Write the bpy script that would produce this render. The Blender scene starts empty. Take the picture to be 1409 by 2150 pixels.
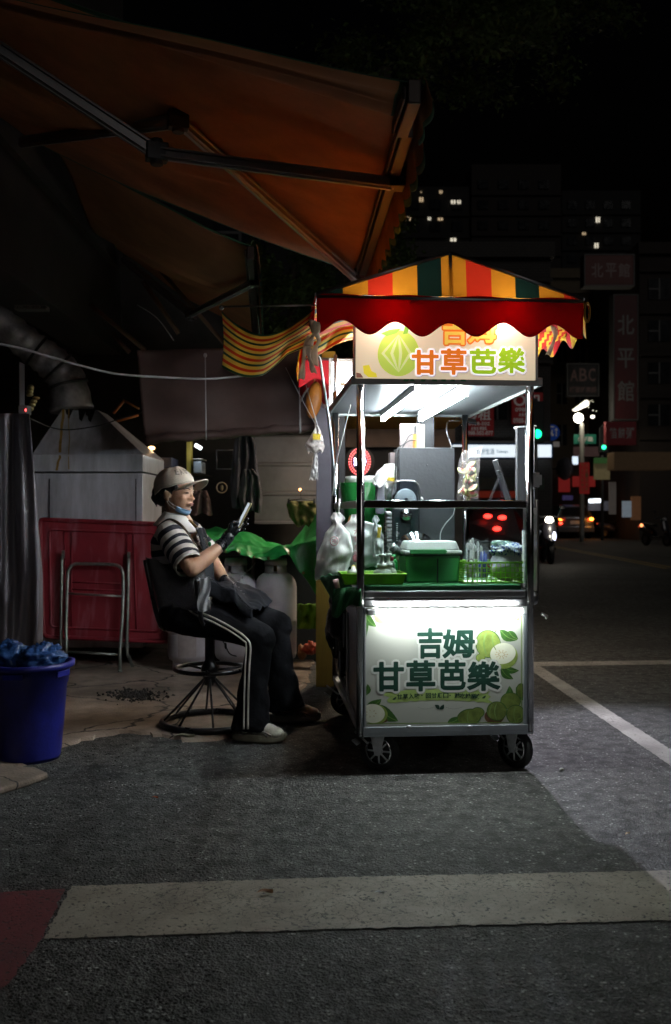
import bpy, bmesh, math, random
from mathutils import Vector, Matrix, noise
R = math.radians
rnd = random.Random(7)
S = bpy.context.scene
COL = S.collection
# ------------------------------------------------------------------ camera, world, exposure
CAMZ, F = 1.25, 2000.0
cam = bpy.data.cameras.new('camera'); camo = bpy.data.objects.new('camera', cam); COL.objects.link(camo)
camo.location = (0, 0, CAMZ); camo.rotation_euler = (R(90), 0, 0)
cam.sensor_fit = 'VERTICAL'; cam.sensor_height = 36; cam.lens = F / 2150 * 36
cam.clip_start = 0.05; cam.clip_end = 2000
cam.dof.use_dof = True; cam.dof.focus_distance = 4.3; cam.dof.aperture_fstop = 3.4
S.camera = camo
W = bpy.data.worlds.new('World'); S.world = W; W.use_nodes = True
nt = W.node_tree; bg = nt.nodes['Background']
sky = nt.nodes.new('ShaderNodeTexSky'); sky.sky_type = 'NISHITA'; sky.sun_disc = False
sky.sun_elevation = R(-4); sky.sun_rotation = R(200)
nt.links.new(sky.outputs[0], bg.inputs[0]); bg.inputs[1].default_value = 0.02
sun = bpy.data.lights.new('fill_sun', 'SUN'); sun.energy = 0.12; sun.angle = R(25); sun.color = (1, .95, .9)  # dim added fill, standing in for street light from behind the camera
so = bpy.data.objects.new('fill_sun', sun); COL.objects.link(so); so.rotation_euler = Vector((-.55, 1, -.6)).to_track_quat('-Z', 'Y').to_euler()
S.view_settings.view_transform = 'Standard'; S.view_settings.look = 'None'
S.view_settings.exposure = 0; S.view_settings.gamma = 1; S.view_settings.use_curve_mapping = False
S.cycles.max_bounces = 8; S.cycles.transparent_max_bounces = 24; S.cycles.sample_clamp_indirect = 4
S.cycles.caustics_reflective = False; S.cycles.caustics_refractive = False

# ------------------------------------------------------------------ pixel <-> place helpers (photo pixels at a known depth)
def P(px, py, Y): return Vector(((px - 704.5) / F * Y, Y, CAMZ - (py - 1075) / F * Y))
def G(px, py, z=0.0):
    Y = (CAMZ - z) * F / (py - 1075); return Vector(((px - 704.5) / F * Y, Y, z))

# ------------------------------------------------------------------ materials
def mat(name, col, rough=.6, metal=0., var=.18, scale=6., bump=.15, bscale=60., col2=None, trans=0., transl=0., alpha=1., emit=None, es=0., spec=None, detail=4., stretch=None, coat=0., ior=None, rvar=.12, extra=None):
    m = bpy.data.materials.new(name); m.use_nodes = True; n = m.node_tree.nodes; l = m.node_tree.links
    b = n['Principled BSDF']
    tc = n.new('ShaderNodeTexCoord'); mp = n.new('ShaderNodeMapping'); l.new(tc.outputs['Object'], mp.inputs[0])
    if stretch: mp.inputs['Scale'].default_value = stretch
    nz = n.new('ShaderNodeTexNoise'); nz.inputs['Scale'].default_value = scale; nz.inputs['Detail'].default_value = detail; nz.inputs['Roughness'].default_value = .65
    l.new(mp.outputs[0], nz.inputs[0])
    rp = n.new('ShaderNodeValToRGB'); l.new(nz.outputs['Fac'], rp.inputs[0])
    c2 = col2 or tuple(c * (1 - var) for c in col)
    rp.color_ramp.elements[0].position = .38; rp.color_ramp.elements[0].color = (*c2, 1)
    rp.color_ramp.elements[1].position = .62; rp.color_ramp.elements[1].color = (*col, 1)
    l.new(rp.outputs[0], b.inputs['Base Color'])
    mr = n.new('ShaderNodeMapRange'); l.new(nz.outputs['Fac'], mr.inputs[0])
    mr.inputs[3].default_value = max(.02, rough - rvar); mr.inputs[4].default_value = min(1, rough + rvar); l.new(mr.outputs[0], b.inputs['Roughness'])
    b.inputs['Metallic'].default_value = metal
    if bump:
        nb = n.new('ShaderNodeTexNoise'); nb.inputs['Scale'].default_value = bscale; nb.inputs['Detail'].default_value = 3; l.new(mp.outputs[0], nb.inputs[0])
        bp = n.new('ShaderNodeBump'); bp.inputs['Strength'].default_value = bump; bp.inputs['Distance'].default_value = .01
        l.new(nb.outputs['Fac'], bp.inputs['Height']); l.new(bp.outputs[0], b.inputs['Normal'])
    if trans: b.inputs['Transmission Weight'].default_value = trans
    if ior: b.inputs['IOR'].default_value = ior
    if coat: b.inputs['Coat Weight'].default_value = coat
    if alpha < 1: b.inputs['Alpha'].default_value = alpha
    if spec is not None: b.inputs['Specular IOR Level'].default_value = spec
    if emit: b.inputs['Emission Color'].default_value = (*emit, 1); b.inputs['Emission Strength'].default_value = es
    if transl:
        t = n.new('ShaderNodeBsdfTranslucent'); l.new(rp.outputs[0], t.inputs[0]); mx = n.new('ShaderNodeMixShader'); mx.inputs[0].default_value = transl
        l.new(b.outputs[0], mx.inputs[1]); l.new(t.outputs[0], mx.inputs[2]); l.new(mx.outputs[0], n['Material Output'].inputs[0])
    if extra: extra(m, n, l, b, rp, mp)
    return m
def lamp_mat(name, col, s):
    m = bpy.data.materials.new(name); m.use_nodes = True; n = m.node_tree.nodes
    b = n['Principled BSDF']; b.inputs['Base Color'].default_value = (.8, .8, .8, 1)
    b.inputs['Emission Color'].default_value = (*col, 1); b.inputs['Emission Strength'].default_value = s
    return m
def glass_mat(name, col=(.95, .97, .97), mixf=.12, rough=.03):
    m = bpy.data.materials.new(name); m.use_nodes = True; n = m.node_tree.nodes; l = m.node_tree.links; n.clear()
    o = n.new('ShaderNodeOutputMaterial'); t = n.new('ShaderNodeBsdfTransparent'); t.inputs[0].default_value = (*col, 1)
    g = n.new('ShaderNodeBsdfGlossy'); g.inputs['Roughness'].default_value = rough
    f = n.new('ShaderNodeFresnel'); ge = n.new('ShaderNodeNewGeometry'); im = n.new('ShaderNodeMapRange'); im.inputs[3].default_value = 1.5; im.inputs[4].default_value = 1 / 1.5; l.new(ge.outputs['Backfacing'], im.inputs[0]); l.new(im.outputs[0], f.inputs[0])
    nz = n.new('ShaderNodeTexNoise'); nz.inputs['Scale'].default_value = 7
    mt = n.new('ShaderNodeMath'); mt.operation = 'MULTIPLY_ADD'; l.new(nz.outputs['Fac'], mt.inputs[0]); mt.inputs[1].default_value = mixf * .6
    l.new(f.outputs[0], mt.inputs[2])
    x = n.new('ShaderNodeMixShader'); l.new(mt.outputs[0], x.inputs[0]); l.new(t.outputs[0], x.inputs[1]); l.new(g.outputs[0], x.inputs[2]); l.new(x.outputs[0], o.inputs[0])
    return m
def film_mat(name, col=(.9, .9, .92), op=.3):     # thin plastic film: part clear, part white scatter, creased
    m = bpy.data.materials.new(name); m.use_nodes = True; n = m.node_tree.nodes; l = m.node_tree.links
    b = n['Principled BSDF']; b.inputs['Base Color'].default_value = (*col, 1); b.inputs['Roughness'].default_value = .22
    t = n.new('ShaderNodeBsdfTransparent'); x = n.new('ShaderNodeMixShader')
    nz = n.new('ShaderNodeTexNoise'); nz.inputs['Scale'].default_value = 14; nz.inputs['Detail'].default_value = 5; nz.inputs['Distortion'].default_value = 1.5
    mr = n.new('ShaderNodeMapRange'); l.new(nz.outputs['Fac'], mr.inputs[0]); mr.inputs[3].default_value = op * .4; mr.inputs[4].default_value = min(1, op * 1.7)
    bp = n.new('ShaderNodeBump'); bp.inputs['Strength'].default_value = .5; bp.inputs['Distance'].default_value = .02; l.new(nz.outputs['Fac'], bp.inputs['Height']); l.new(bp.outputs[0], b.inputs['Normal'])
    l.new(mr.outputs[0], x.inputs[0]); l.new(t.outputs[0], x.inputs[1]); l.new(b.outputs[0], x.inputs[2]); l.new(x.outputs[0], n['Material Output'].inputs[0])
    return m

# ------------------------------------------------------------------ mesh builder
def rotm(rx=0, ry=0, rz=0): return Matrix.Rotation(R(rz), 3, 'Z') @ Matrix.Rotation(R(ry), 3, 'Y') @ Matrix.Rotation(R(rx), 3, 'X')
def spline(pts, n=6):
    pts = [Vector(p) for p in pts]; out = []
    if len(pts) < 3: return pts
    for i in range(len(pts) - 1):
        p0 = pts[max(i - 1, 0)]; p1 = pts[i]; p2 = pts[i + 1]; p3 = pts[min(i + 2, len(pts) - 1)]
        for k in range(n):
            t = k / n
            out.append(.5 * ((2 * p1) + (p2 - p0) * t + (2 * p0 - 5 * p1 + 4 * p2 - p3) * t * t + (3 * p1 - p0 - 3 * p2 + p3) * t ** 3))
    out.append(pts[-1]); return out
class MB:
    def __init__(s): s.v = []; s.f = []; s.m = []; s.s = []
    def add(s, vs, fs, m=0, sm=False):
        b = len(s.v); s.v += [tuple(v) for v in vs]
        for f in fs: s.f.append([b + i for i in f]); s.m.append(m); s.s.append(sm)
        return s
    def box(s, c, d, rot=None, m=0):
        c = Vector(c); q = []
        for i in range(8):
            p = Vector(((i & 1) - .5, (i >> 1 & 1) - .5, (i >> 2 & 1) - .5)); p = Vector((p.x * d[0], p.y * d[1], p.z * d[2]))
            q.append(c + (rot @ p if rot else p))
        return s.add(q, [(0, 2, 3, 1), (4, 5, 7, 6), (0, 1, 5, 4), (2, 6, 7, 3), (0, 4, 6, 2), (1, 3, 7, 5)], m)
    def bb(s, a, b, m=0): return s.box([(a[i] + b[i]) / 2 for i in range(3)], [abs(b[i] - a[i]) for i in range(3)], None, m)
    def tube(s, pts, r, n=8, m=0, closed=False, caps=True, flat=1.):
        pts = [Vector(p) for p in pts]; k = len(pts); rr = r if isinstance(r, (list, tuple)) else [r] * k
        up = None; rings = []
        for i in range(k):
            a = pts[(i - 1) % k] if (closed or i > 0) else pts[i]; b = pts[(i + 1) % k] if (closed or i < k - 1) else pts[i]
            t = (b - a); t = t.normalized() if t.length > 1e-9 else Vector((0, 0, 1))
            if up is None:
                up = Vector((0, 0, 1)) if abs(t.z) < .9 else Vector((0, 1, 0))
            x = up.cross(t); x = x.normalized() if x.length > 1e-6 else Vector((1, 0, 0)); up = t.cross(x).normalized()
            rings.append([pts[i] + (x * math.cos(2 * math.pi * j / n) + up * flat * math.sin(2 * math.pi * j / n)) * rr[i] for j in range(n)])
        vs = [p for q in rings for p in q]; fs = []
        for i in range(k if closed else k - 1):
            for j in range(n):
                a = i * n + j; b = i * n + (j + 1) % n; i2 = (i + 1) % k; fs.append((a, b, i2 * n + (j + 1) % n, i2 * n + j))
        s.add(vs, fs, m, True)
        if caps and not closed:
            b = len(s.v) - len(vs); s.f.append([b + j for j in range(n)][::-1]); s.m.append(m); s.s.append(False)
            s.f.append([b + (k - 1) * n + j for j in range(n)]); s.m.append(m); s.s.append(False)
        return s
    def cyl(s, a, b, r, r2=None, n=16, m=0): return s.tube([a, b], [r, r if r2 is None else r2], n, m)
    def lathe(s, prof, c=(0, 0, 0), n=24, m=0, rot=None, sx=1., sy=1., a0=0, a1=360):
        c = Vector(c); vs = []; full = abs(a1 - a0) >= 360; nn = n if full else n + 1
        for (r, z) in prof:
            for j in range(nn):
                a = R(a0 + (a1 - a0) * j / n); p = Vector((r * math.cos(a) * sx, r * math.sin(a) * sy, z)); vs.append(c + (rot @ p if rot else p))
        fs = []
        for i in range(len(prof) - 1):
            for j in range(n):
                k = (j + 1) % nn; fs.append((i * nn + j, i * nn + k, (i + 1) * nn + k, (i + 1) * nn + j))
        return s.add(vs, fs, m, True)
    def ell(s, c, r, n=16, k=10, m=0, rot=None):
        prof = [(math.sin(math.pi * i / k), -math.cos(math.pi * i / k)) for i in range(k + 1)]
        c = Vector(c); vs = []
        for (a, z) in prof:
            for j in range(n):
                t = 2 * math.pi * j / n; p = Vector((a * math.cos(t) * r[0], a * math.sin(t) * r[1], z * r[2])); vs.append(c + (rot @ p if rot else p))
        return s.add(vs, [(i * n + j, i * n + (j + 1) % n, (i + 1) * n + (j + 1) % n, (i + 1) * n + j) for i in range(k) for j in range(n)], m, True)
    def grid(s, fn, nu, nv, m=0, sm=True, mf=None):
        vs = [fn(i / nu, j / nv) for j in range(nv + 1) for i in range(nu + 1)]; b = len(s.v); s.v += [tuple(v) for v in vs]
        for j in range(nv):
            for i in range(nu):
                a = b + j * (nu + 1) + i; s.f.append([a, a + 1, a + nu + 2, a + nu + 1]); s.m.append(mf((i + .5) / nu, (j + .5) / nv) if mf else m); s.s.append(sm)
        return s
    def poly(s, pts, m=0, th=None):
        pts = [Vector(p) for p in pts]; n = len(pts)
        if th is None: return s.add(pts, [list(range(n))], m)
        th = Vector(th); return s.add(pts + [p + th for p in pts], [list(range(n))[::-1], [n + i for i in range(n)]] + [(i, (i + 1) % n, n + (i + 1) % n, n + i) for i in range(n)], m)
    def flatpoly(s, pts2, fn, m=0):         # triangulated concave polygon mapped by fn(x, y)
        from mathutils.geometry import tessellate_polygon
        tr = tessellate_polygon([[Vector((x, y, 0)) for x, y in pts2]])
        return s.add([fn(x, y) for x, y in pts2], [list(t) for t in tr], m)
def build(name, mb, mats, parent=None, label=None, cat=None, group=None, kind=None, bevel=0., sub=0, solid=0., remesh=0., smooth=0, weld=False, loc=None, rz=None):
    me = bpy.data.meshes.new(name); me.from_pydata(mb.v, [], mb.f)
    if not isinstance(mats, (list, tuple)): mats = [mats]
    for x in mats: me.materials.append(x)
    me.polygons.foreach_set('material_index', [min(i, len(mats) - 1) for i in mb.m]); me.polygons.foreach_set('use_smooth', mb.s)
    bm = bmesh.new(); bm.from_mesh(me)
    if weld: bmesh.ops.remove_doubles(bm, verts=bm.verts, dist=1e-4)
    bmesh.ops.recalc_face_normals(bm, faces=bm.faces); bm.to_mesh(me); bm.free(); me.update()
    o = bpy.data.objects.new(name, me); COL.objects.link(o)
    if loc is not None: o.location = loc
    if rz is not None: o.rotation_euler.z = rz
    if parent: o.parent = parent
    if remesh:
        x = o.modifiers.new('remesh', 'REMESH'); x.mode = 'VOXEL'; x.voxel_size = remesh; x.use_smooth_shade = True
        if smooth: y = o.modifiers.new('smooth', 'CORRECTIVE_SMOOTH' if False else 'SMOOTH'); y.iterations = smooth; y.factor = .5
    if solid: x = o.modifiers.new('solid', 'SOLIDIFY'); x.thickness = solid; x.offset = 0
    if bevel: x = o.modifiers.new('bevel', 'BEVEL'); x.width = bevel; x.segments = 2; x.limit_method = 'ANGLE'; x.angle_limit = R(40)
    if sub: x = o.modifiers.new('sub', 'SUBSURF'); x.levels = sub; x.render_levels = sub
    tag(o, label, cat, group, kind)
    return o
def tag(o, label=None, cat=None, group=None, kind=None):
    if label: o['label'] = label
    if cat: o['category'] = cat
    if group: o['group'] = group
    if kind: o['kind'] = kind
    return o
def thing(name, label, cat, loc=(0, 0, 0), rz=0, group=None):
    o = bpy.data.objects.new(name, None); COL.objects.link(o); o.location = loc; o.rotation_euler.z = rz; o.empty_display_size = .1
    return tag(o, label, cat, group)
def copy_tree(o, parent=None, **kw):
    c = o.copy(); COL.objects.link(c); c.parent = parent
    for ch in [x for x in bpy.data.objects if x.parent == o]: copy_tree(ch, c)
    for k, v in kw.items(): c[k] = v
    return c
_gc = {}
def glyph(ch, off=0.):
    if (ch, off) in _gc: return _gc[(ch, off)]
    c = bpy.data.curves.new('t', 'FONT'); c.body = ch; c.size = 1; c.offset = off; c.resolution_u = 3
    o = bpy.data.objects.new('t', c); COL.objects.link(o); dg = bpy.context.evaluated_depsgraph_get()
    me = bpy.data.meshes.new_from_object(o.evaluated_get(dg)); r = ([(v.co.x, v.co.y) for v in me.vertices], [list(p.vertices) for p in me.polygons])
    bpy.data.objects.remove(o); bpy.data.curves.remove(c); bpy.data.meshes.remove(me); _gc[(ch, off)] = r; return r
def put_text(mb, ch, box, fn, off=.02, m=0, grow=0., layer=0., slant=0.):   # box in the plane's units (x0,y0,x1,y1) y up; fn(x,y,layer)
    base = glyph(ch, 0.); xs = [a for a, b in base[0]]; ys = [b for a, b in base[0]]
    x0, x1, y0, y1 = min(xs), max(xs), min(ys), max(ys); vs, fs = glyph(ch, off)
    def mp(a, b, dx=0, dy=0, ly=0.):
        X = box[0] + (a - x0) / (x1 - x0) * (box[2] - box[0]) + dx; Y = box[1] + (b - y0) / (y1 - y0) * (box[3] - box[1]) + dy
        return fn(X + slant * (Y - box[1]), Y, layer + ly)
    if grow:
        for k in range(12):
            t = 2 * math.pi * k / 12; mb.add([mp(a, b, grow * math.cos(t), grow * math.sin(t), k * .00002) for a, b in vs], fs, m)
    else: mb.add([mp(a, b) for a, b in vs], fs, m)

# ------------------------------------------------------------------ shared materials
STEEL = mat('steel', (.55, .56, .58), .3, 1., .1, 3, .02, 200, stretch=(1, 1, .15))
STEEL_B = mat('brushed_steel', (.42, .43, .45), .38, 1., .2, 2.5, .05, 90, rvar=.1)
CHROME = mat('chrome', (.6, .6, .62), .14, 1., .08, 4, 0, rvar=.06)
GALV = mat('galvanised', (.82, .85, .88), .38, .1, .25, 14, .05)
DARK = mat('dark_plastic', (.02, .021, .024), .5, 0, .3, 10, .1)
BLACK_M = mat('black_paint', (.012, .012, .014), .35, 0, .3, 10, .05)
RUBBER = mat('rubber', (.016, .016, .018), .75, 0, .4, 20, .3)
WHITE_P = mat('white_plastic', (.75, .75, .74), .4, 0, .06, 6, .03)
GREY_P = mat('grey_board', (.035, .038, .044), .65, 0, .2, 5, .1)
CORD = mat('cord', (.4, .42, .43), .5, 0, .2, 8, 0)
DCORD = mat('dark_cord', (.03, .03, .032), .5, 0, .2, 8, 0)
# ================================================================== SETTING: ground
def asphalt(name, base, coarse=1.0, seam=False):
    m = bpy.data.materials.new(name); m.use_nodes = True; n = m.node_tree.nodes; l = m.node_tree.links; b = n['Principled BSDF']
    tc = n.new('ShaderNodeTexCoord'); o = tc.outputs['Object']
    def noi(sc, d=4, dist=0):
        x = n.new('ShaderNodeTexNoise'); x.inputs['Scale'].default_value = sc; x.inputs['Detail'].default_value = d; x.inputs['Distortion'].default_value = dist; l.new(o, x.inputs[0]); return x.outputs['Fac']
    def ramp(src, a, b_, ca, cb):
        r = n.new('ShaderNodeValToRGB'); l.new(src, r.inputs[0]); e = r.color_ramp.elements; e[0].position = a; e[1].position = b_; e[0].color = (*ca, 1) if isinstance(ca, tuple) else (ca, ca, ca, 1); e[1].color = (*cb, 1) if isinstance(cb, tuple) else (cb, cb, cb, 1); return r.outputs[0]
    def mix(f, a, b_, ty='MIX'):
        x = n.new('ShaderNodeMix'); x.data_type = 'RGBA'; x.blend_type = ty
        if isinstance(f, float): x.inputs[0].default_value = f
        else: l.new(f, x.inputs[0])
        for k, s_ in ((6, a), (7, b_)):
            if isinstance(s_, tuple): x.inputs[k].default_value = (*s_, 1)
            else: l.new(s_, x.inputs[k])
        return x.outputs[2]
    v = n.new('ShaderNodeTexVoronoi'); v.inputs['Scale'].default_value = 150 / coarse; l.new(o, v.inputs[0])
    v2 = n.new('ShaderNodeTexVoronoi'); v2.inputs['Scale'].default_value = 62 / coarse; l.new(o, v2.inputs[0])
    c = mix(ramp(noi(1.1, 6), .35, .65, 0., 1.), tuple(x * .6 for x in base), tuple(x * 1.3 for x in base))
    sep = n.new('ShaderNodeSeparateColor'); l.new(v.outputs['Color'], sep.inputs[0])
    c = mix(ramp(sep.outputs[0], .55, 1., 0., .8), c, tuple(x * 2.7 for x in base))
    sep2 = n.new('ShaderNodeSeparateColor'); l.new(v2.outputs['Color'], sep2.inputs[0])
    st = n.new('ShaderNodeMath'); st.operation = 'MULTIPLY'; l.new(ramp(sep2.outputs[1], .84, .9, 0., 1.), st.inputs[0]); l.new(ramp(v2.outputs['Distance'], .25, .4, 1., 0.), st.inputs[1])
    c = mix(st.outputs[0], c, tuple(x * 5.5 for x in base))
    c = mix(ramp(noi(14, 6), .36, .56, .85, 0.), c, tuple(x * .3 for x in base)); c = mix(ramp(noi(.55, 3, 1.), .56, .6, 0., .35), c, tuple(x * .5 for x in base))
    l.new(c, b.inputs['Base Color'])
    b.inputs['Roughness'].default_value = .72; b.inputs['Specular IOR Level'].default_value = .35
    h = n.new('ShaderNodeMath'); h.operation = 'ADD'; l.new(v.outputs['Distance'], h.inputs[0]); l.new(noi(60, 6), h.inputs[1])
    h2 = n.new('ShaderNodeMath'); h2.operation = 'SUBTRACT'; l.new(h.outputs[0], h2.inputs[0]); l.new(v2.outputs['Distance'], h2.inputs[1])
    bp = n.new('ShaderNodeBump'); bp.inputs['Strength'].default_value = 1.; bp.inputs['Distance'].default_value = .0062 * coarse; l.new(h2.outputs[0], bp.inputs['Height']); l.new(bp.outputs[0], b.inputs['Normal'])
    return m
ASPH = asphalt('asphalt', (.062, .064, .062))
mb = MB()
def gz(x, y): return 0.
mb.add([(-300, -40, 0), (300, -40, 0), (300, 900, 0), (-300, 900, 0)], [(0, 1, 2, 3)])
build('road', mb, ASPH, kind='structure')
mb = MB()
rr = random.Random(3)
for i in range(5200):       # loose grit and broken aggregate: denser on the worn left side
    px = 20 + 1400 * rr.random() ** 1.5; py = rr.uniform(1560, 2150)
    g = G(px, py)
    if -1.9 < g.x < .0 and g.y > 5.1 - .15 * g.x: continue
    s_ = rr.uniform(.0018, .0052) * (1.35 if px < 450 else .9)
    rt = rotm(0, 0, rr.uniform(0, 180))
    q = [rt @ Vector((math.cos(a) * s_ * rr.uniform(.7, 1.3), math.sin(a) * s_ * rr.uniform(.4, 1.), 0)) for a in (0, 1.2, 2.4, 3.7, 5.)]
    top = [Vector((p.x * .6, p.y * .6, s_ * .55)) for p in q]
    mb.add([g + p + Vector((0, 0, .0)) for p in q] + [g + p for p in top], [(5, 6, 7, 8, 9)] + [(k, (k + 1) % 5, 5 + (k + 1) % 5, 5 + k) for k in range(5)], 0 if rr.random() < .8 else 1)
build('gravel', mb, [mat('grit', (.06, .062, .06), .75, 0, .5, 60, 0), mat('pale_grit', (.15, .15, .14), .7, 0, .5, 60, 0)], kind='stuff', label='loose dark grit and crumbs of asphalt over the road surface', cat='gravel')

def crack_paint(name, col, under, wear=.42, cr=True):
    def ex(m, n, l, b, rp, mp):
        w = n.new('ShaderNodeTexNoise'); w.inputs['Scale'].default_value = 5; w.inputs['Detail'].default_value = 5; l.new(mp.outputs[0], w.inputs[0])
        ad = n.new('ShaderNodeMix'); ad.data_type = 'RGBA'; ad.blend_type = 'LINEAR_LIGHT'; ad.inputs[0].default_value = .24; l.new(mp.outputs[0], ad.inputs[6]); l.new(w.outputs['Color'], ad.inputs[7])
        def edge(sc, th):
            v = n.new('ShaderNodeTexVoronoi'); v.feature = 'DISTANCE_TO_EDGE'; v.inputs['Scale'].default_value = sc; l.new(ad.outputs[2], v.inputs[0])
            r = n.new('ShaderNodeValToRGB'); l.new(v.outputs['Distance'], r.inputs[0]); r.color_ramp.elements[0].color = (1, 1, 1, 1); r.color_ramp.elements[0].position = th * .35; r.color_ramp.elements[1].position = th; r.color_ramp.elements[1].color = (0, 0, 0, 1); return r.outputs[0]
        nm = n.new('ShaderNodeTexNoise'); nm.inputs['Scale'].default_value = 1.6; nm.inputs['Detail'].default_value = 3; l.new(mp.outputs[0], nm.inputs[0])
        mk = n.new('ShaderNodeValToRGB'); l.new(nm.outputs['Fac'], mk.inputs[0]); mk.color_ramp.elements[0].position = .42; mk.color_ramp.elements[1].position = .56
        m1 = n.new('ShaderNodeMath'); m1.operation = 'MULTIPLY'; l.new(edge(11, .022), m1.inputs[0]); l.new(mk.outputs[0], m1.inputs[1])
        m2 = n.new('ShaderNodeMath'); m2.operation = 'MULTIPLY'; l.new(edge(34, .03), m2.inputs[0]); m2.inputs[1].default_value = .35
        mx = n.new('ShaderNodeMath'); mx.operation = 'MAXIMUM'; l.new(m1.outputs[0], mx.inputs[0]); l.new(m2.outputs[0], mx.inputs[1])
        wr = n.new('ShaderNodeTexNoise'); wr.inputs['Scale'].default_value = 70; wr.inputs['Detail'].default_value = 5; l.new(mp.outputs[0], wr.inputs[0])
        wk = n.new('ShaderNodeValToRGB'); l.new(wr.outputs['Fac'], wk.inputs[0]); wk.color_ramp.elements[0].position = wear - .06; wk.color_ramp.elements[0].color = (1, 1, 1, 1); wk.color_ramp.elements[1].position = wear; wk.color_ramp.elements[1].color = (0, 0, 0, 1)
        m3 = n.new('ShaderNodeMath'); m3.operation = 'MAXIMUM'; l.new(mx.outputs[0], m3.inputs[0]); l.new(wk.outputs[0], m3.inputs[1])
        mc = n.new('ShaderNodeMix'); mc.data_type = 'RGBA'; l.new(m3.outputs[0], mc.inputs[0]); l.new(rp.outputs[0], mc.inputs[6]); mc.inputs[7].default_value = (*under, 1); l.new(mc.outputs[2], b.inputs['Base Color'])
        bp = n.new('ShaderNodeBump'); bp.inputs['Strength'].default_value = .6; bp.inputs['Distance'].default_value = -.004; l.new(m3.outputs[0], bp.inputs['Height']); l.new(bp.outputs[0], b.inputs['Normal'])
    return mat(name, col, .7, 0, .42, 3.5, 0, extra=ex, detail=9)
def jitter_line(a, b, amp, step=.06, seed=0):
    a = Vector(a); b = Vector(b); n = max(1, int((b - a).length / step)); d = (b - a).normalized(); p = Vector((-d.y, d.x, 0))
    return [a + (b - a) * k / n + p * (noise.noise(Vector((k * .9, seed, 0))) + .6 * noise.noise(Vector((k * 2.3, seed, 5)))) * amp for k in range(n)]
def sheet(name, corners, m, z, amp=.011, seed=1, step=.022):
    pts = []
    for i in range(len(corners)): pts += jitter_line(corners[i], corners[(i + 1) % len(corners)], amp, step, seed + i * 7)
    mb = MB(); mb.flatpoly([(p.x, p.y) for p in pts], lambda x, y: (x, y, z)); return build(name, mb, m, kind='structure')
PAINT = crack_paint('road_paint', (.35, .315, .255), (.05, .05, .047), wear=.405)
PAINT2 = crack_paint('line_paint', (.36, .35, .32), (.05, .05, .047), wear=.35)
sheet('crosswalk_stripe', [G(150, 1863), G(700, 1844), G(1600, 1826), G(1640, 1928), G(700, 1953), G(92, 1974)], PAINT, .004)
sheet('red_kerb_paint', [G(-260, 1890), G(60, 1872), G(137, 1868), G(86, 1976), G(20, 2066), G(-260, 2330)], crack_paint('red_paint', (.17, .022, .03), (.03, .022, .022), wear=.4), .004, seed=40)
sheet('parking_line', [G(1112, 1391), G(1500, 1386), G(1500, 1394.5), G(1134, 1399.5), G(1500, 1634), G(1500, 1672), G(1060, 1371)], PAINT2, .004, seed=60)
sheet('centre_line', [Vector((7.25, 21, 0)), Vector((7.75, 36, 0)), Vector((7.86, 36, 0)), Vector((7.36, 21, 0))], mat('yellow_paint', (.42, .27, .04), .7, 0, .4, 20, 0), .004, seed=80, step=.5)
sheet('centre_line', [Vector((7.48, 20, 0)), Vector((7.98, 36, 0)), Vector((8.09, 36, 0)), Vector((7.59, 20, 0))], bpy.data.materials['yellow_paint'], .004, seed=90, step=.5)
# worn concrete pavement on the left with a broken edge
def conc_ex(m, n, l, b, rp, mp):
    w = n.new('ShaderNodeTexNoise'); w.inputs['Scale'].default_value = 2.2; w.inputs['Detail'].default_value = 7; l.new(mp.outputs[0], w.inputs[0])
    ad = n.new('ShaderNodeMix'); ad.data_type = 'RGBA'; ad.blend_type = 'LINEAR_LIGHT'; ad.inputs[0].default_value = .3; l.new(mp.outputs[0], ad.inputs[6]); l.new(w.outputs['Color'], ad.inputs[7])
    v = n.new('ShaderNodeTexVoronoi'); v.feature = 'DISTANCE_TO_EDGE'; v.inputs['Scale'].default_value = 1.15; l.new(ad.outputs[2], v.inputs[0])
    r = n.new('ShaderNodeValToRGB'); l.new(v.outputs['Distance'], r.inputs[0]); r.color_ramp.elements[0].color = (1, 1, 1, 1); r.color_ramp.elements[0].position = .006; r.color_ramp.elements[1].position = .014; r.color_ramp.elements[1].color = (0, 0, 0, 1)
    st = n.new('ShaderNodeTexNoise'); st.inputs['Scale'].default_value = 1.1; st.inputs['Detail'].default_value = 8; l.new(mp.outputs[0], st.inputs[0])
    sr = n.new('ShaderNodeValToRGB'); l.new(st.outputs['Fac'], sr.inputs[0]); sr.color_ramp.elements[0].position = .36; sr.color_ramp.elements[0].color = (.35, .33, .31, 1); sr.color_ramp.elements[1].position = .55; sr.color_ramp.elements[1].color = (1, 1, 1, 1)
    m1 = n.new('ShaderNodeMix'); m1.data_type = 'RGBA'; m1.blend_type = 'MULTIPLY'; m1.inputs[0].default_value = .8; l.new(rp.outputs[0], m1.inputs[6]); l.new(sr.outputs[0], m1.inputs[7])
    m2 = n.new('ShaderNodeMix'); m2.data_type = 'RGBA'; l.new(r.outputs[0], m2.inputs[0]); l.new(m1.outputs[2], m2.inputs[6]); m2.inputs[7].default_value = (.02, .018, .016, 1); l.new(m2.outputs[2], b.inputs['Base Color'])
CONC = mat('worn_concrete', (.40, .32, .26), .8, 0, .35, 7, .5, 70, extra=conc_ex, detail=9)
edge = [G(-700, 1680), G(-100, 1650), G(50, 1606), G(135, 1566), G(200, 1547), G(270, 1537), G(340, 1545), G(400, 1556), G(455, 1553), G(520, 1532), G(565, 1500), G(600, 1470), G(640, 1440), G(650, 1400), G(670, 1360), G(700, 1290)]
pts = []
for i in range(len(edge) - 1): pts += jitter_line(edge[i], edge[i + 1], .035, .04, 200)
pts += [Vector((-.05, 14, 0)), Vector((-12, 14, 0)), Vector((-12, 4.2, 0))]
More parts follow.
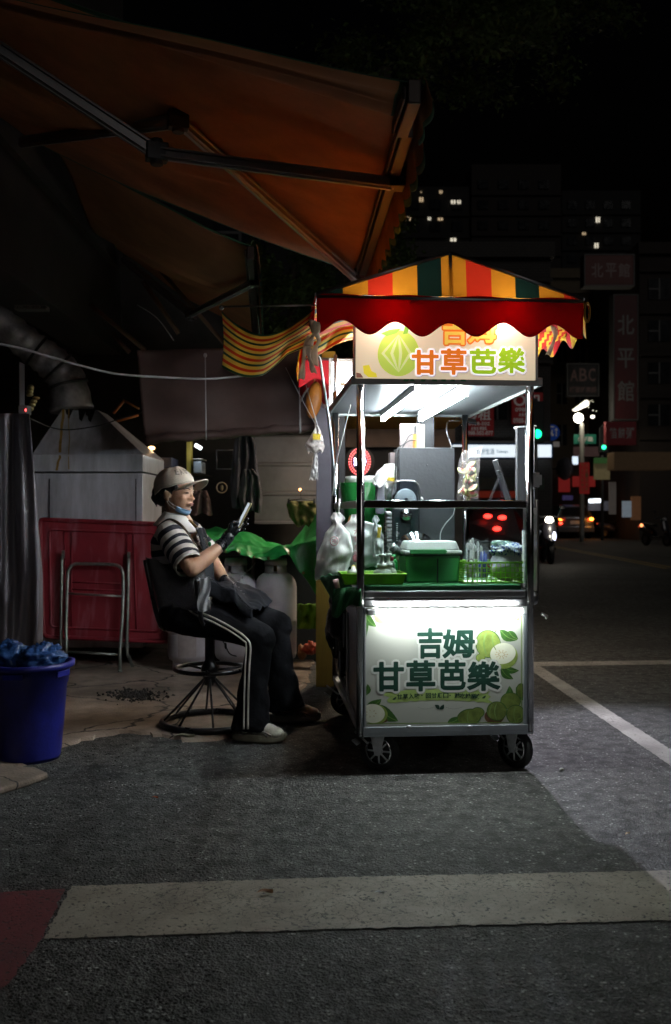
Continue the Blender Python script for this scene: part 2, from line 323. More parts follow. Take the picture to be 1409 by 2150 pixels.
mb = MB(); mb.flatpoly([(p.x, p.y) for p in pts], lambda x, y: (x, y, .012)); mb2 = [Vector((p.x, p.y, .012)) for p in pts]
for i in range(len(pts) - 4): mb.add([mb2[i], mb2[i + 1], mb2[i + 1] - Vector((-.01, .03, .0125)), mb2[i] - Vector((-.01, .03, .0125))], [(0, 1, 2, 3)])
build('pavement', mb, CONC, kind='structure')
mb = MB(); pt = [G(-60, 1600), G(40, 1622), G(75, 1624), G(101, 1636), G(60, 1652), G(-60, 1690)]
mb.poly([p + Vector((0, 0, .002)) for p in pt], th=(0, 0, .03)); build('concrete_slab', mb, CONC, label='broken grey lump of concrete on the asphalt beside the blue bin', cat='concrete lump', bevel=.01)
# crumbled hole in the pavement: heap of rubble chips
mb = MB(); rr = random.Random(11)
for i in range(420):
    t = rr.random(); c = G(rr.gauss(285, 24), rr.gauss(1466, 6) - (t * 4)); c.z = .012 + .002; s_ = rr.uniform(.003, .011); rt = rotm(rr.uniform(0, 90), rr.uniform(0, 90), rr.uniform(0, 90))
    mb.box(c, (s_ * 2, s_ * 1.4, s_), rt)
build('rubble', mb, mat('rubble', (.045, .04, .036), .85, 0, .5, 40, 0), kind='stuff', label='dark crumbled patch where the pavement has broken up', cat='rubble')
# litter
def leaf(px, py, s_, col, ang, label, cat='dead leaf', z=.004):
    c = G(px, py); mb = MB()
    def fn(u, v):
        w = math.sin(math.pi * u) ** .7 * .36; p = rotm(0, 0, ang) @ Vector(((u - .5) * s_, (v - .5) * w * s_, 0)); return c + p + Vector((0, 0, z + .006 + s_ * .22 * abs(v - .5) * 2 * u + .08 * s_ * math.sin(u * 5)))
    mb.grid(fn, 8, 4); build('leaf', mb, mat('leaf_' + str(px), col, .7, 0, .3, 60, .1), label=label, cat=cat)
leaf(556, 1880, .055, (.4, .22, .13), 12, 'curled brown dead leaf lying on the white crosswalk stripe')
leaf(796, 1881, .034, (.55, .58, .58), -5, 'flattened white scrap lying on the white crosswalk stripe', 'litter')
leaf(1318, 1756, .03, (.5, .38, .22), 40, 'small tan leaf on the brightly lit asphalt at the right')
leaf(325, 1679, .03, (.5, .12, .04), -10, 'small orange leaf on the dark asphalt in front of the stool')
leaf(385, 1552, .12, (.3, .3, .2), 3, 'flat pale strip of litter under the front rim of the stool', 'litter')
mb = MB(); mb.ell(G(1179, 1619) + Vector((0, 0, .008)), (.012, .009, .008), 8, 6); build('pebble', mb, mat('pebble', (.45, .45, .42), .7), label='single pale pebble on the asphalt right of the cart', cat='pebble')

# ================================================================== far buildings
def wall_mat(name, col, sc=2.5, tile=None):
    def ex(m, n, l, b, rp, mp):
        if not tile: return
        bk = n.new('ShaderNodeTexBrick'); bk.inputs['Scale'].default_value = tile; bk.inputs['Mortar Size'].default_value = .03
        sp = n.new('ShaderNodeSeparateXYZ'); cb = n.new('ShaderNodeCombineXYZ'); l.new(mp.outputs[0], sp.inputs[0]); ad = n.new('ShaderNodeMath'); ad.operation = 'ADD'; l.new(sp.outputs[0], ad.inputs[0]); l.new(sp.outputs[1], ad.inputs[1]); l.new(ad.outputs[0], cb.inputs[0]); l.new(sp.outputs[2], cb.inputs[1]); l.new(cb.outputs[0], bk.inputs[0])
        l.new(rp.outputs[0], bk.inputs[1]); bk.inputs[2].default_value = (*[c * .8 for c in col], 1); bk.inputs[3].default_value = (*[c * .4 for c in col], 1); l.new(bk.outputs[0], b.inputs['Base Color'])
    return mat(name, col, .8, 0, .35, sc, .2, 20, extra=ex)
LITW = lamp_mat('lit_window', (1, .72, .42), .5); LITW2 = lamp_mat('lit_window_cool', (1, .9, .7), .75); WDARK = mat('window_glass', (.02, .022, .026), .15, 0, .3, 2, 0); FRAME = mat('window_frame', (.12, .12, .12), .5, 0, .2, 5, 0)
def block(name, x0, x1, y0, y1, h, m, label, cat='building', nwx=5, nwz=4, z0=3.2, wf=.55, hf=.5, lit=(), skip=0):
    root = thing(name, label, cat, ((x0 + x1) / 2, (y0 + y1) / 2, 0)); ox, oy = (x0 + x1) / 2, (y0 + y1) / 2
    b = MB(); b.bb((x0 - ox, y0 - oy, 0), (x1 - ox, y1 - oy, h)); sx = (x1 - x0) / nwx; sz = (h - z0 - .6) / nwz
    for k in range(nwz + 1): b.bb((x0 - ox - .05, y0 - oy - .14, z0 + k * sz - .18), (x1 - ox + .05, y0 - oy - .002, z0 + k * sz - .05))
    b.bb((x0 - ox - .1, y0 - oy - .2, h + .002), (x1 - ox + .1, y1 - oy + .1, h + .5)); build('wall', b, m, root)
    for i in range(nwx):
        for k in range(nwz):
            cx = x0 - ox + (i + .5) * sx; cz = z0 + (k + .5) * sz; w = sx * wf; hh = sz * hf
            q = MB(); q.bb((cx - w / 2, y0 - oy - .04, cz - hh / 2), (cx + w / 2, y0 - oy - .003, cz + hh / 2)); L = (i, k) in lit
            q.bb((cx - .03, y0 - oy - .07, cz - hh / 2), (cx + .03, y0 - oy - .041, cz + hh / 2), 1); q.bb((cx - w / 2, y0 - oy - .07, cz - .03), (cx - .031, y0 - oy - .041, cz + .03), 1)
            build('window', q, [(LITW2 if (i + k) % 2 else LITW) if L else WDARK, FRAME], root)
    return root
def tower(name, px0, px1, ptop, Y, dep, m, label, lits):
    a = P(px0, ptop, Y); b = P(px1, ptop, Y); root = thing(name, label, 'tower block', (a.x, Y, 0)); q = MB()
    q.bb((0, 0, 0), (b.x - a.x, dep, a.z)); nf = int(a.z / 3.2)
    for k in range(1, nf): q.bb((-.02, -.35, k * 3.2 - .15), (b.x - a.x + .02, -.003, k * 3.2 + .15))
    build('wall', q, m, root)
    for (x, y, w, h, c) in lits:
        c0 = P(x - w / 2, y + h / 2, Y); c1 = P(x + w / 2, y - h / 2, Y); q = MB(); q.bb((c0.x - a.x, -.5, c0.z), (c1.x - a.x, -.36, c1.z)); q.bb(((c0.x + c1.x) / 2 - a.x - .06, -.56, c0.z), ((c0.x + c1.x) / 2 - a.x + .06, -.501, c1.z), 1); build('window', q, [LITW if c else LITW2, FRAME], root)
    nx = int((b.x - a.x) / 3.2)
    for k in range(max(1, nf - 11), nf):
        for i in range(min(nx, 8)):
            q = MB(); q.bb((1 + i * 3.2, -.2, k * 3.2 + .9), (2.6 + i * 3.2, -.003, k * 3.2 + 2.3)); build('window', q, WDARK, root)
DT = wall_mat('dark_concrete', (.014, .013, .013)); DT2 = wall_mat('brown_concrete', (.026, .018, .016)); 
tower('tower_block', 843, 985, 392, 140, 25, DT, 'black tower block with scattered lit windows left of the canopy peak', [(884, 421, 8, 9, 1), (925, 405, 6, 6, 1), (884, 405, 3, 3, 1), (951, 426, 9, 7, 0), (963, 426, 7, 7, 0), (858, 461, 8, 8, 1), (901, 461, 6, 6, 0), (924, 462, 10, 5, 1), (951, 506, 12, 8, 0), (894, 541, 6, 8, 0), (854, 522, 6, 3, 1)])
tower('tower_block', 990, 1178, 345, 150, 25, DT2, 'unlit brown tower block rising behind the right half of the canopy', [])
tower('tower_block', 1180, 1345, 400, 170, 25, DT, 'black tower block with three lit windows above the red shop signs', [(1254, 463, 8, 11, 0), (1225, 492, 7, 5, 1), (1251, 517, 8, 10, 0)])
# corner building behind the cart
TAN = wall_mat('tan_tile', (.15, .12, .08), 2, 6.); STONE = wall_mat('grey_stone', (.08, .075, .07), 2, 3.); BRN = wall_mat('brown_tile', (.045, .033, .027), 2, 5.)
bl = block('corner_building', 1.2, 7.0, 31, 40, 9.5, STONE, 'grey corner building with white lit shop fascia seen behind the cart', nwx=5, nwz=2, z0=3.6)
block('apartment_building', 10.45, 13.3, 50, 60, 13.5, TAN, 'tan tiled building behind the bright street lamp', nwx=3, nwz=4, z0=4.2)
block('apartment_building', 7.3, 10.2, 56, 66, 12, BRN, 'dark brown building between the blue disc sign and the tan one', nwx=3, nwz=3)
rs = block('shop_building', 13.4, 22, 42, 53, 12.6, BRN, 'dark shop building carrying the tall red vertical sign', nwx=5, nwz=4, z0=4.6)
# low dark buildings filling the gap behind the stall
block('shop_building', -9, 1.0, 20, 30, 9, DT, 'dark low building behind the stall and the trees', nwx=5, nwz=2)
def T(root, fn, specs, m, name='lettering'):
    q = MB()
    for (s_, x0, y0, x1, y1, off) in specs: put_text(q, s_, (x0, y0, x1, y1), fn, off)
    return build(name, q, m, root)
def sign(name, px0, py0, px1, py1, Y, m, label, texts=(), tm=None, th=.15, frame=None, cat='sign', group=None):
    a = P(px0, py1, Y); b = P(px1, py0, Y); root = thing(name, label, cat, (a.x, Y, a.z), group=group); q = MB(); w, h = b.x - a.x, b.z - a.z
    q.bb((0, 0, 0), (w, th, h)); build('panel', q, m, root, bevel=.01)
    if frame:
        q = MB(); f = .05
        for A, B in (((-f, -.02, -f), (w + f, th + .02, -.001)), ((-f, -.02, h + .001), (w + f, th + .02, h + f)), ((-f, -.02, 0), (-.001, th + .02, h)), ((w + .001, -.02, 0), (w + f, th + .02, h))): q.bb(A, B)
        build('frame', q, frame, root)
    if texts:
        q = MB()
        for (s_, x0, y0, x1, y1) in texts: put_text(q, s_, ((x0 - px0) / (px1 - px0) * w, (py1 - y1) / (py1 - py0) * h, (x1 - px0) / (px1 - px0) * w, (py1 - y0) / (py1 - py0) * h), lambda x, y, L: (x, -.006 - L, y), .015)
        build('lettering', q, tm, root)
    return root
REDS = mat('red_sign', (.3, .025, .025), .5, 0, .25, 2, 0); REDB = mat('bright_red_sign', (.5, .05, .05), .5, 0, .2, 2, 0, emit=(1, .07, .06), es=.09)
SW = mat('sign_white', (.6, .58, .55), .5, 0, .1, 3, 0); SWe = mat('sign_pale', (.6, .58, .55), .5, 0, .1, 3, 0, emit=(1, .9, .85), es=.05)
REDD = mat('dim_red_sign', (.35, .025, .03), .5, 0, .25, 2, 0, emit=(1, .05, .05), es=.018)
sign('rental_sign', 975, 852, 1037, 915, 30.8, REDD, 'red rental banner with phone number seen through the cart, left of the other', [('O', 978, 858, 1001, 882), ('租', 1004, 858, 1030, 882), ('0988-502', 984, 886, 1028, 893), ('出租', 990, 896, 1022, 903), ('0988-502-877', 977, 905, 1035, 913)], SWe, .1)
sign('rental_sign', 1075, 824, 1140, 890, 30.8, REDD, 'red rental banner with phone number behind the front right post', [('O', 1079, 829, 1103, 852), ('租', 1108, 829, 1135, 852), ('0988-502', 1082, 856, 1133, 864), ('出租', 1090, 867, 1125, 874), ('0988-502-877', 1078, 878, 1138, 888)], SWe, .1)
sign('lightbox_sign', 950, 934, 1158, 960, 30.2, lamp_mat('lightbox_face', (.82, .93, 1), 1.0), 'long white lit shop fascia with faint blue writing behind the cart', [('新好生活', 1000, 942, 1038, 954), ('Taiwan', 1042, 945, 1066, 951)], mat('pale_blue', (.1, .3, .5), .5, 0, .1, 3, 0), .4, mat('blue_trim', (.03, .12, .35), .5))
sign('shop_band', 950, 1003, 1143, 1028, 30.5, mat('green_band', (.05, .1, .075), .5), 'dull green shop band under the white lit fascia', cat='shop band')
sign('shop_band', 950, 1031, 1128, 1045, 30.4, mat('red_band', (.3, .03, .02), .5, emit=(1, .1, .04), es=.05), 'dim red shop band seen between shelf bar and tablet stand', cat='shop band')
sign('signboard', 1192, 765, 1256, 830, 44, mat('dull_board', (.02, .02, .02), .5), 'dark framed board lettered ABC high on the building front', [('A', 1198, 776, 1213, 800), ('B', 1217, 774, 1232, 800), ('C', 1236, 774, 1250, 800), ('補習班美語', 1196, 812, 1252, 824)], mat('dull_letter', (.08, .04, .04), .5, emit=(.8, .5, .4), es=.015), .2, FRAME)
sign('vertical_sign', 1290, 620, 1338, 880, 40, mat('dark_red_board', (.05, .006, .008), .5, emit=(1, .05, .05), es=.001), 'tall dark red vertical sign with three large characters', [('北', 1297, 662, 1331, 702), ('平', 1297, 732, 1331, 772), ('館', 1297, 800, 1331, 842)], mat('dim_white_letter', (.075, .07, .066), .5, emit=(1, .9, .85), es=.006), .6, mat('sign_frame_grey', (.07, .07, .07), .5))
sign('horizontal_sign', 1229, 536, 1330, 598, 38, mat('dark_red_board2', (.032, .009, .009), .5, emit=(1, .2, .15), es=.004), 'dark red hanging signboard above the tall vertical sign', [('北', 1242, 553, 1266, 582), ('平', 1272, 553, 1294, 582), ('館', 1299, 553, 1322, 582)], mat('dimmer_letter', (.06, .05, .046), .5, emit=(1, .7, .65), es=.01), .6, FRAME)
sign('hanging_sign', 1272, 885, 1336, 934, 39, mat('dark_red_board3', (.16, .015, .02), .5, emit=(1, .05, .08), es=.006), 'small dark red sign with a row of white characters below the tall one', [('餡', 1280, 898, 1294, 920), ('餅', 1298, 898, 1312, 920), ('粥', 1315, 898, 1331, 920)], mat('dim_white_letter2', (.15, .14, .13), .5, emit=(1, .9, .85), es=.015), .3)
sign('red_banner', 1217, 971, 1238, 1037, 38, mat('banner_red', (.45, .03, .03), .6, emit=(1, .06, .05), es=.06), 'narrow red banner with two columns of characters on the lamp pole', [(c, 1220 + 9 * (k % 2), 974 + 10 * (k // 2), 1226 + 9 * (k % 2), 981 + 10 * (k // 2)) for k, c in enumerate('歡大迎家光一臨起本來社喔')], mat('gold_letter', (.6, .35, .15), .5), .06, cat='banner')
sign('fascia_sign', 1248, 962, 1281, 1007, 41, mat('cream_board', (.3, .26, .14), .5, emit=(1, .8, .4), es=.03), 'cream shop board with green top band by the red banner')
sign('fascia_sign', 1248, 961, 1281, 973, 40.8, mat('green_board', (.06, .16, .05), .5, emit=(.3, 1, .3), es=.02), 'green strip topping the cream shop board')
sign('red_shop_sign', 1174, 1000, 1197, 1033, 48, REDB, 'square red lit panel under the dark round sign', cat='sign')
sign('red_shop_sign', 1203, 1000, 1250, 1022, 48.5, REDB, 'wide red lit panel partly behind the red banner', cat='sign')
sign('pink_shop_sign', 1205, 938, 1258, 958, 47, mat('pink_board', (.4, .25, .25), .5, emit=(1, .6, .6), es=.015), 'pale pink board behind the green street sign')
sign('street_sign', 1205, 912, 1252, 932, 40.4, mat('street_green', (.01, .12, .08), .4, emit=(.1, .8, .5), es=.02), 'green street name plate on the lamp pole', [('北平路', 1212, 917, 1245, 927)], SW, .05)
sign('shop_window', 1203, 958, 1214, 975, 48.2, lamp_mat('cool_window', (.75, .87, 1), 1.1), 'small cool lit window left of the red banner', cat='window')
sign('number_plate_board', 1182, 1040, 1203, 1050, 46, mat('purple_board', (.05, .04, .12), .5, emit=(.4, .3, 1), es=.04), 'small dark violet board above the car roof')
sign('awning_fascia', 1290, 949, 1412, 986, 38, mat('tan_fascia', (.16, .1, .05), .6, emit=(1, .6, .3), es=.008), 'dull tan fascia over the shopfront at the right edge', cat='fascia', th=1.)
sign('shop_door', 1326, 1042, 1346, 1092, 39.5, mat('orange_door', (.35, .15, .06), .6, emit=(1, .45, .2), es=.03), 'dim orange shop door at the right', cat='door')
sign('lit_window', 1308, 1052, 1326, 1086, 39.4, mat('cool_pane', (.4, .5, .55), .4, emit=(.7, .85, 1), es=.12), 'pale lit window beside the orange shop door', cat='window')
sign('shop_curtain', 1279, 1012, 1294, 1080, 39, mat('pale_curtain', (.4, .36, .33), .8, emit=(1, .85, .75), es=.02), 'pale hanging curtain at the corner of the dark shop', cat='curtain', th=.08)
sign('shop_counter', 1236, 1052, 1280, 1072, 44, mat('stock_shelf', (.2, .18, .18), .6, 0, .8, 40, 0, emit=(.8, .8, 1), es=.03), 'faintly glowing shelf of goods under a strip lamp beyond the car', cat='shop counter')  # lamp light on the goods set as a faint emission
mb = MB(); a, b = P(1237, 1052, 43.5), P(1262, 1051, 43.5); mb.cyl(a, b, .09, n=8); build('strip_lamp', mb, lamp_mat('strip_lamp', (.85, .93, 1), 3), label='short white strip lamp over the shelf of goods', cat='lamp')
# round blue sign with white symbols on a pole
def disc_sign():
    c = P(1158, 908, 33); r = 17 / F * 33; root = thing('road_sign', 'round blue road sign with white scooter and arrow over a small plate', 'road sign', (c.x, c.y, 0))
    rt = rotm(90, 0, 0); q = MB(); q.lathe([(0, .03), (r, .03), (r, -.02), (0, -.02)], (0, 0, c.z), 32, rot=rt); build('disc', q, mat('sign_blue', (.01, .06, .32), .4, emit=(.05, .2, 1), es=.045), root)
    q = MB(); f = lambda x, y: (x * r, -.036, c.z + y * r); q.flatpoly([(-.6, .62), (.3, .62), (.3, .78), (-.6, .78)], f); q.flatpoly([(.5, -.5), (.62, -.5), (.62, .25), (.78, .25), (.56, .62), (.34, .25), (.5, .25)], f)
    for cx in (-.45, .1): q.flatpoly([(cx + .17 * math.cos(t / 10 * 2 * math.pi), -.3 + .17 * math.sin(t / 10 * 2 * math.pi)) for t in range(10)], f)
    q.flatpoly([(-.5, -.2), (-.1, -.2), (.0, .3), (.12, .3), (.1, -.12), (-.2, -.02), (-.5, 0)], f); build('symbol', q, SWe, root)
    q = MB(); q.bb((-.27, -.03, c.z - r - .22), (.27, .01, c.z - r - .04)); build('plate', q, SWe, root)
    q = MB(); q.cyl((0, .06, 0), (0, .06, c.z + r), .045, n=10); build('pole', q, mat('pole_grey', (.12, .12, .12), .5), root)
disc_sign()
def oval_sign():
    c = P(1186, 984, 46); root = thing('projecting_sign', 'dark oval projecting sign above the square red panel', 'sign', c); q = MB(); q.lathe([(0, .12), (.5, .12), (.56, 0), (.5, -.12), (0, -.12)], (0, 0, 0), 28, rot=rotm(0, 90, 25), sy=1.); build('disc', q, mat('oval_grey', (.1, .1, .13), .4), root)
    q = MB(); q.cyl((.1, .3, .1), (.1, 4, .1), .05, n=8); build('bracket', q, FRAME, root)
oval_sign()
# traffic signals
def signal(px, py, Y, col, s_, label, cat='traffic light', r=.11, vert=True):
    c = P(px, py, Y); root = thing('traffic_signal', label, cat, (c.x, Y, 0)); q = MB(); q.bb((-.2, 0, c.z - .25), (.2, .2, c.z + .9 if vert else c.z + .25)); build('housing', q, DARK, root, bevel=.03)
    q = MB(); q.ell((0, -.01, c.z), (r * 1.1, .05, r * 1.1), 14, 8); build('lens', q, lamp_mat('lens_' + str(px), col, s_), root)
    q = MB(); q.cyl((0, .26, 0), (0, .26, c.z + 1), .07, n=10); build('pole', q, FRAME, root)
signal(1128, 911, 26, (.0, 1, .35), 3, 'traffic light showing green beside the black panel of the cart')
signal(1268, 939, 42, (.0, 1, .4), 3, 'small distant green light left of the dark red hanging sign', r=.09)
signal(1148, 1047, 45, (.1, 1, .8), 2.5, 'distant pedestrian signal glowing blue green above the scooter', r=.16)
signal(1149, 1037, 44, (1, .16, .02), 3, 'distant orange red signal lamp just above the blue green one', r=.17)
# street lamp
c = P(1222, 878, 40); root = thing('street_lamp', 'street lamp with glaring white head and glowing leaf blobs beside it', 'street lamp', (c.x, c.y, 0)); q = MB(); q.tube(spline([(0, 0, 0), (0, 0, 3), (0, 0, c.z - .2)]), [.1] * 12 + [.07], 10); build('pole', q, mat('pole_pale', (.3, .3, .28), .5), root)
q = MB(); q.ell((-.16, -.05, c.z), (.2, .14, .2), 16, 10); build('globe', q, lamp_mat('lamp_globe', (1, .93, .75), 14), root)
q = MB(); [q.ell((-.3 + .09 * k, -.1, c.z + .34 + .055 * k), (.13, .08, .05 + .018 * k), 12, 8) for k in range(6)]; build('reflector', q, lamp_mat('lamp_panel', (1, .93, .74), 1.6), root)
q = MB(); [q.ell((.2 + .06 * rr.random() * k, -.12, c.z + .25 + .5 * rr.random()), (.03, .02, .02), 6, 4) for k in range(9)]; build('glow_leaves', q, lamp_mat('glow_leaf', (.9, .95, .5), .25), root)  # leaf blobs given emission to look caught in the lamplight
q = MB(); q.ell((.42, -.1, c.z + .05), (.09, .06, .07), 10, 8); build('small_globe', q, lamp_mat('lamp_small', (1, .95, .8), 2.5), root)
def point(name, loc, e, col=(1, .95, .85), r=.1):
    L = bpy.data.lights.new(name, 'POINT'); L.energy = e; L.color = col; L.shadow_soft_size = r; o = bpy.data.objects.new(name, L); COL.objects.link(o); o.location = loc; return o
point('street_lamp_light', (c.x - .2, c.y - .8, c.z + .1), 70, (1, .9, .7), .25)
# ================================================================== vehicles
TYRE = mat('tyre', (.015, .015, .016), .8, 0, .3, 20, .2); RIM = mat('rim', (.3, .31, .33), .35, .8, .2, 10, 0)
def wheel(name, root, c, r, w, axis, rimm=RIM):
    rt = rotm(0, 90, 0) if axis == 'x' else rotm(90, 0, 0)
    q = MB(); q.lathe([(r * .62, -w / 2), (r * .9, -w / 2), (r, -w * .3), (r, w * .3), (r * .9, w / 2), (r * .62, w / 2), (r * .62, -w / 2)], c, 28, rot=rt); t = build(name, q, TYRE, root)
    q = MB(); q.lathe([(0, w * .35), (r * .15, w * .4), (r * .5, w * .2), (r * .62, w * .42), (r * .62, -w * .42), (r * .5, -w * .2), (r * .15, -w * .4), (0, -w * .35)], c, 20, rot=rt); build('rim', q, rimm, t); return t
def suv():
    c = G(1209, 1131); root = thing('parked_car', 'silver grey SUV seen from behind with glowing amber and red tail lights', 'car', c); PT = mat('car_paint', (.16, .16, .17), .3, .6, .1, 2, 0, coat=.6)
    def sec(y, w, zb, zm, zt, wt): return [(-w, y, zb), (-w, y, zm), (-wt, y, zt), (wt, y, zt), (w, y, zm), (w, y, zb)]
    st = [sec(0, .84, .38, .98, 1.0, .8), sec(.08, .88, .34, 1.02, 1.06, .78), sec(.35, .9, .3, 1.0, 1.5, .62), sec(.8, .91, .3, 1.0, 1.6, .62), sec(2.3, .91, .3, .98, 1.58, .62), sec(3.1, .9, .3, .98, 1.05, .72), sec(4.2, .86, .3, .85, .9, .7), sec(4.4, .78, .35, .75, .78, .62)]
    q = MB(); vs = [p for s_ in st for p in s_]; fs = [(i * 6 + j, i * 6 + (j + 1) % 6, (i + 1) * 6 + (j + 1) % 6, (i + 1) * 6 + j) for i in range(7) for j in range(6)] + [tuple(range(6)), tuple(42 + j for j in range(6))[::-1]]
    q.add(vs, fs); build('body', q, PT, root, bevel=.04)
    q = MB(); q.poly([(-.66, .1, 1.07), (.66, .1, 1.07), (.54, .325, 1.46), (-.54, .325, 1.46)], th=(0, -.02, -.0)); build('rear_window', q, WDARK, root)
    q = MB(); q.bb((-.86, -.09, .3), (.86, .0, .58)); build('bumper', q, PT, root, bevel=.03)
    q = MB(); q.bb((-.26, -.03, .68), (.26, -.001, .84)); pl = build('number_plate', q, SW, root)
    for s_ in (-1, 1):
        q = MB(); q.bb((s_ * .62 - .12, -.05, .8), (s_ * .62 + .2 * s_ - .0 if s_ > 0 else s_ * .62 + .12, .0, .98)); tl = build('tail_light', q, mat('tail_red', (.3, .01, .01), .3, emit=(1, .05, .02), es=.25), root, bevel=.02)
        q = MB(); q.ell((s_ * .72, -.07, .92), (.1, .03, .07), 12, 8); build('turn_lamp', q, lamp_mat('amber_lamp', (1, .28, .03), 9), tl)
        wheel('wheel', root, (s_ * .78, .8, .33), .33, .2, 'x'); wheel('wheel', root, (s_ * .78, 3.5, .33), .33, .2, 'x')
    q = MB(); q.ell((-.72, -.075, .72), (.08, .03, .06), 12, 8); build('brake_lamp', q, lamp_mat('brake_red', (1, .04, .02), 7), root)
    point('tail_glow', c + Vector((.7, -.4, .9)), 6, (1, .35, .05), .1)
suv()
def scooter(name, loc, rz, label, paint, lit=0, group=None):      # faces -Y when rz = 0
    root = thing(name, label, 'scooter', loc, R(rz), group)
    wheel('wheel', root, (0, -.62, .24), .24, .11, 'x'); wheel('wheel', root, (0, .58, .24), .24, .12, 'x')
    q = MB(); q.tube(spline([(0, -.62, .52), (0, -.5, .62), (0, -.42, .9), (0, -.36, 1.0)]), [.05, .07, .09, .12, .14, .15, .16, .17, .17, .17, .16, .15, .15, .14, .13, .12, .12, .1, .1][:19], 12, flat=.5); build('front_shield', q, paint, root, sub=1)
    q = MB(); q.ell((0, -.6, .5), (.09, .22, .09), 12, 8); build('front_fender', q, paint, root)
    q = MB(); q.tube([(-.07, -.62, .24), (-.07, -.5, .6)], .022); q.tube([(.07, -.62, .24), (.07, -.5, .6)], .022); build('fork', q, FRAME, root)
    q = MB(); q.bb((-.17, -.35, .3), (.17, .15, .36)); build('footboard', q, DARK, root, bevel=.02)
    q = MB(); q.tube(spline([(0, .1, .4), (0, .35, .52), (0, .75, .62), (0, .9, .7)]), [.12, .13, .14, .15, .16, .17, .17, .17, .16, .15, .15, .14, .13, .12, .11, .1, .09, .08, .06][:19], 12); build('rear_body', q, paint, root)
    q = MB(); q.tube(spline([(0, .05, .74), (0, .3, .78), (0, .75, .84)]), [.1, .12, .13, .14, .14, .14, .14, .14, .13, .12, .11, .1, .07], 12, flat=.4); build('seat', q, RUBBER, root)
    q = MB(); q.tube(spline([(-.34, -.25, 1.0), (-.15, -.35, 1.05), (.15, -.35, 1.05), (.34, -.25, 1.0)]), .02); build('handlebar', q, DARK, root)
    for s_ in (-1, 1):
        q = MB(); q.tube([(s_ * .2, -.33, 1.04), (s_ * .3, -.3, 1.24)], .008, 6); q.ell((s_ * .32, -.3, 1.27), (.06, .015, .045), 10, 6); build('mirror', q, DARK, root)
    q = MB(); q.ell((0, -.46, .98), (.09, .06, .07), 14, 10); build('headlight', q, lamp_mat('headlight', (1, .9, .72), 22) if lit else mat('lens_clear', (.4, .4, .42), .2), root)
    if lit:
        q = MB(); q.ell((.08, -.66, .62), (.04, .03, .1), 12, 8); build('fender_glint', q, lamp_mat('fender_glint', (.75, .8, 1), 3.5), root)  # shine of the reflective fender, put in as a glowing blob
    q = MB(); q.bb((-.06, .93, .66), (.06, .96, .73)); build('tail_light', q, mat('scooter_tail', (.5, .05, .02), .4, emit=(1, .1, .03), es=.5), root)
    return root
DK = mat('scooter_black', (.03, .03, .04), .3, 0, .2, 4, 0, coat=.5); BL = mat('scooter_blue', (.2, .22, .42), .3, .3, .2, 4, 0, coat=.5)
c = G(1147, 1181); sc0 = scooter('scooter', c, -4, 'dark scooter riding towards the camera with glaring headlight', DK, 1); sc0.scale = (1.08,) * 3
point('headlight_glow', c + Vector((0, -.9, 1.05)), 10, (1, .9, .75), .06)
c = G(1296, 1130); scooter('scooter', c, 62, 'blue grey scooter parked side on near the shops', BL, 0)
c = G(1325, 1128); scooter('scooter', c, 80, 'pale edged scooter parked behind the blue grey one', mat('scooter_silver', (.65, .65, .65), .35, .3), 0)
c = G(1378, 1146); scooter('scooter', c, 20, 'black scooter cut off by the right edge with tiny orange light', DK, 0)
c = P(1347, 1103, 35); mb = MB(); mb.ell(c, (.06, .04, .06), 10, 6); q = mb
build('reflector', q, lamp_mat('tiny_orange', (1, .3, .1), 3), bpy.data.objects['scooter.003']).matrix_parent_inverse = Matrix.LocRotScale(G(1378, 1146), Matrix.Rotation(R(20), 3, 'Z'), None).inverted()
# cars waiting far off, seen through the glass of the cart: only their tail lights read
def far_car(px, Y, label, lps, s_):
    c = Vector(((px - 704.5) / F * Y, Y, 0)); root = thing('waiting_car', label, 'car', c); q = MB()
    q.add([(-.85, 0, .3), (.85, 0, .3), (.85, 0, .95), (.6, .5, 1.45), (-.6, .5, 1.45), (-.85, 0, .95), (-.85, 4, .3), (.85, 4, .3), (.85, 4, .9), (.6, 2.8, 1.45), (-.6, 2.8, 1.45), (-.85, 4, .9)], [(0, 1, 2, 3, 4, 5), (6, 11, 10, 9, 8, 7), (0, 6, 7, 1), (1, 7, 8, 2), (2, 8, 9, 3), (3, 9, 10, 4), (4, 10, 11, 5), (5, 11, 6, 0)]); build('body', q, mat('car_dark', (.05, .05, .055), .35, .3), root, bevel=.05)
    for x, z in lps: q = MB(); q.ell((x, -.05, z), (.13, .05, .07), 12, 8); build('tail_light', q, lamp_mat('far_tail', (1, .03, .02), s_), root)
    for s2 in (-1, 1): wheel('wheel', root, (s2 * .75, .7, .3), .3, .18, 'x'); wheel('wheel', root, (s2 * .75, 3.2, .3), .3, .18, 'x')
far_car(1043, 29, 'dark car whose red tail lights show through the cart glass', [(-.28, 1.12), (.16, 1.08), (.0, .74)], 8)

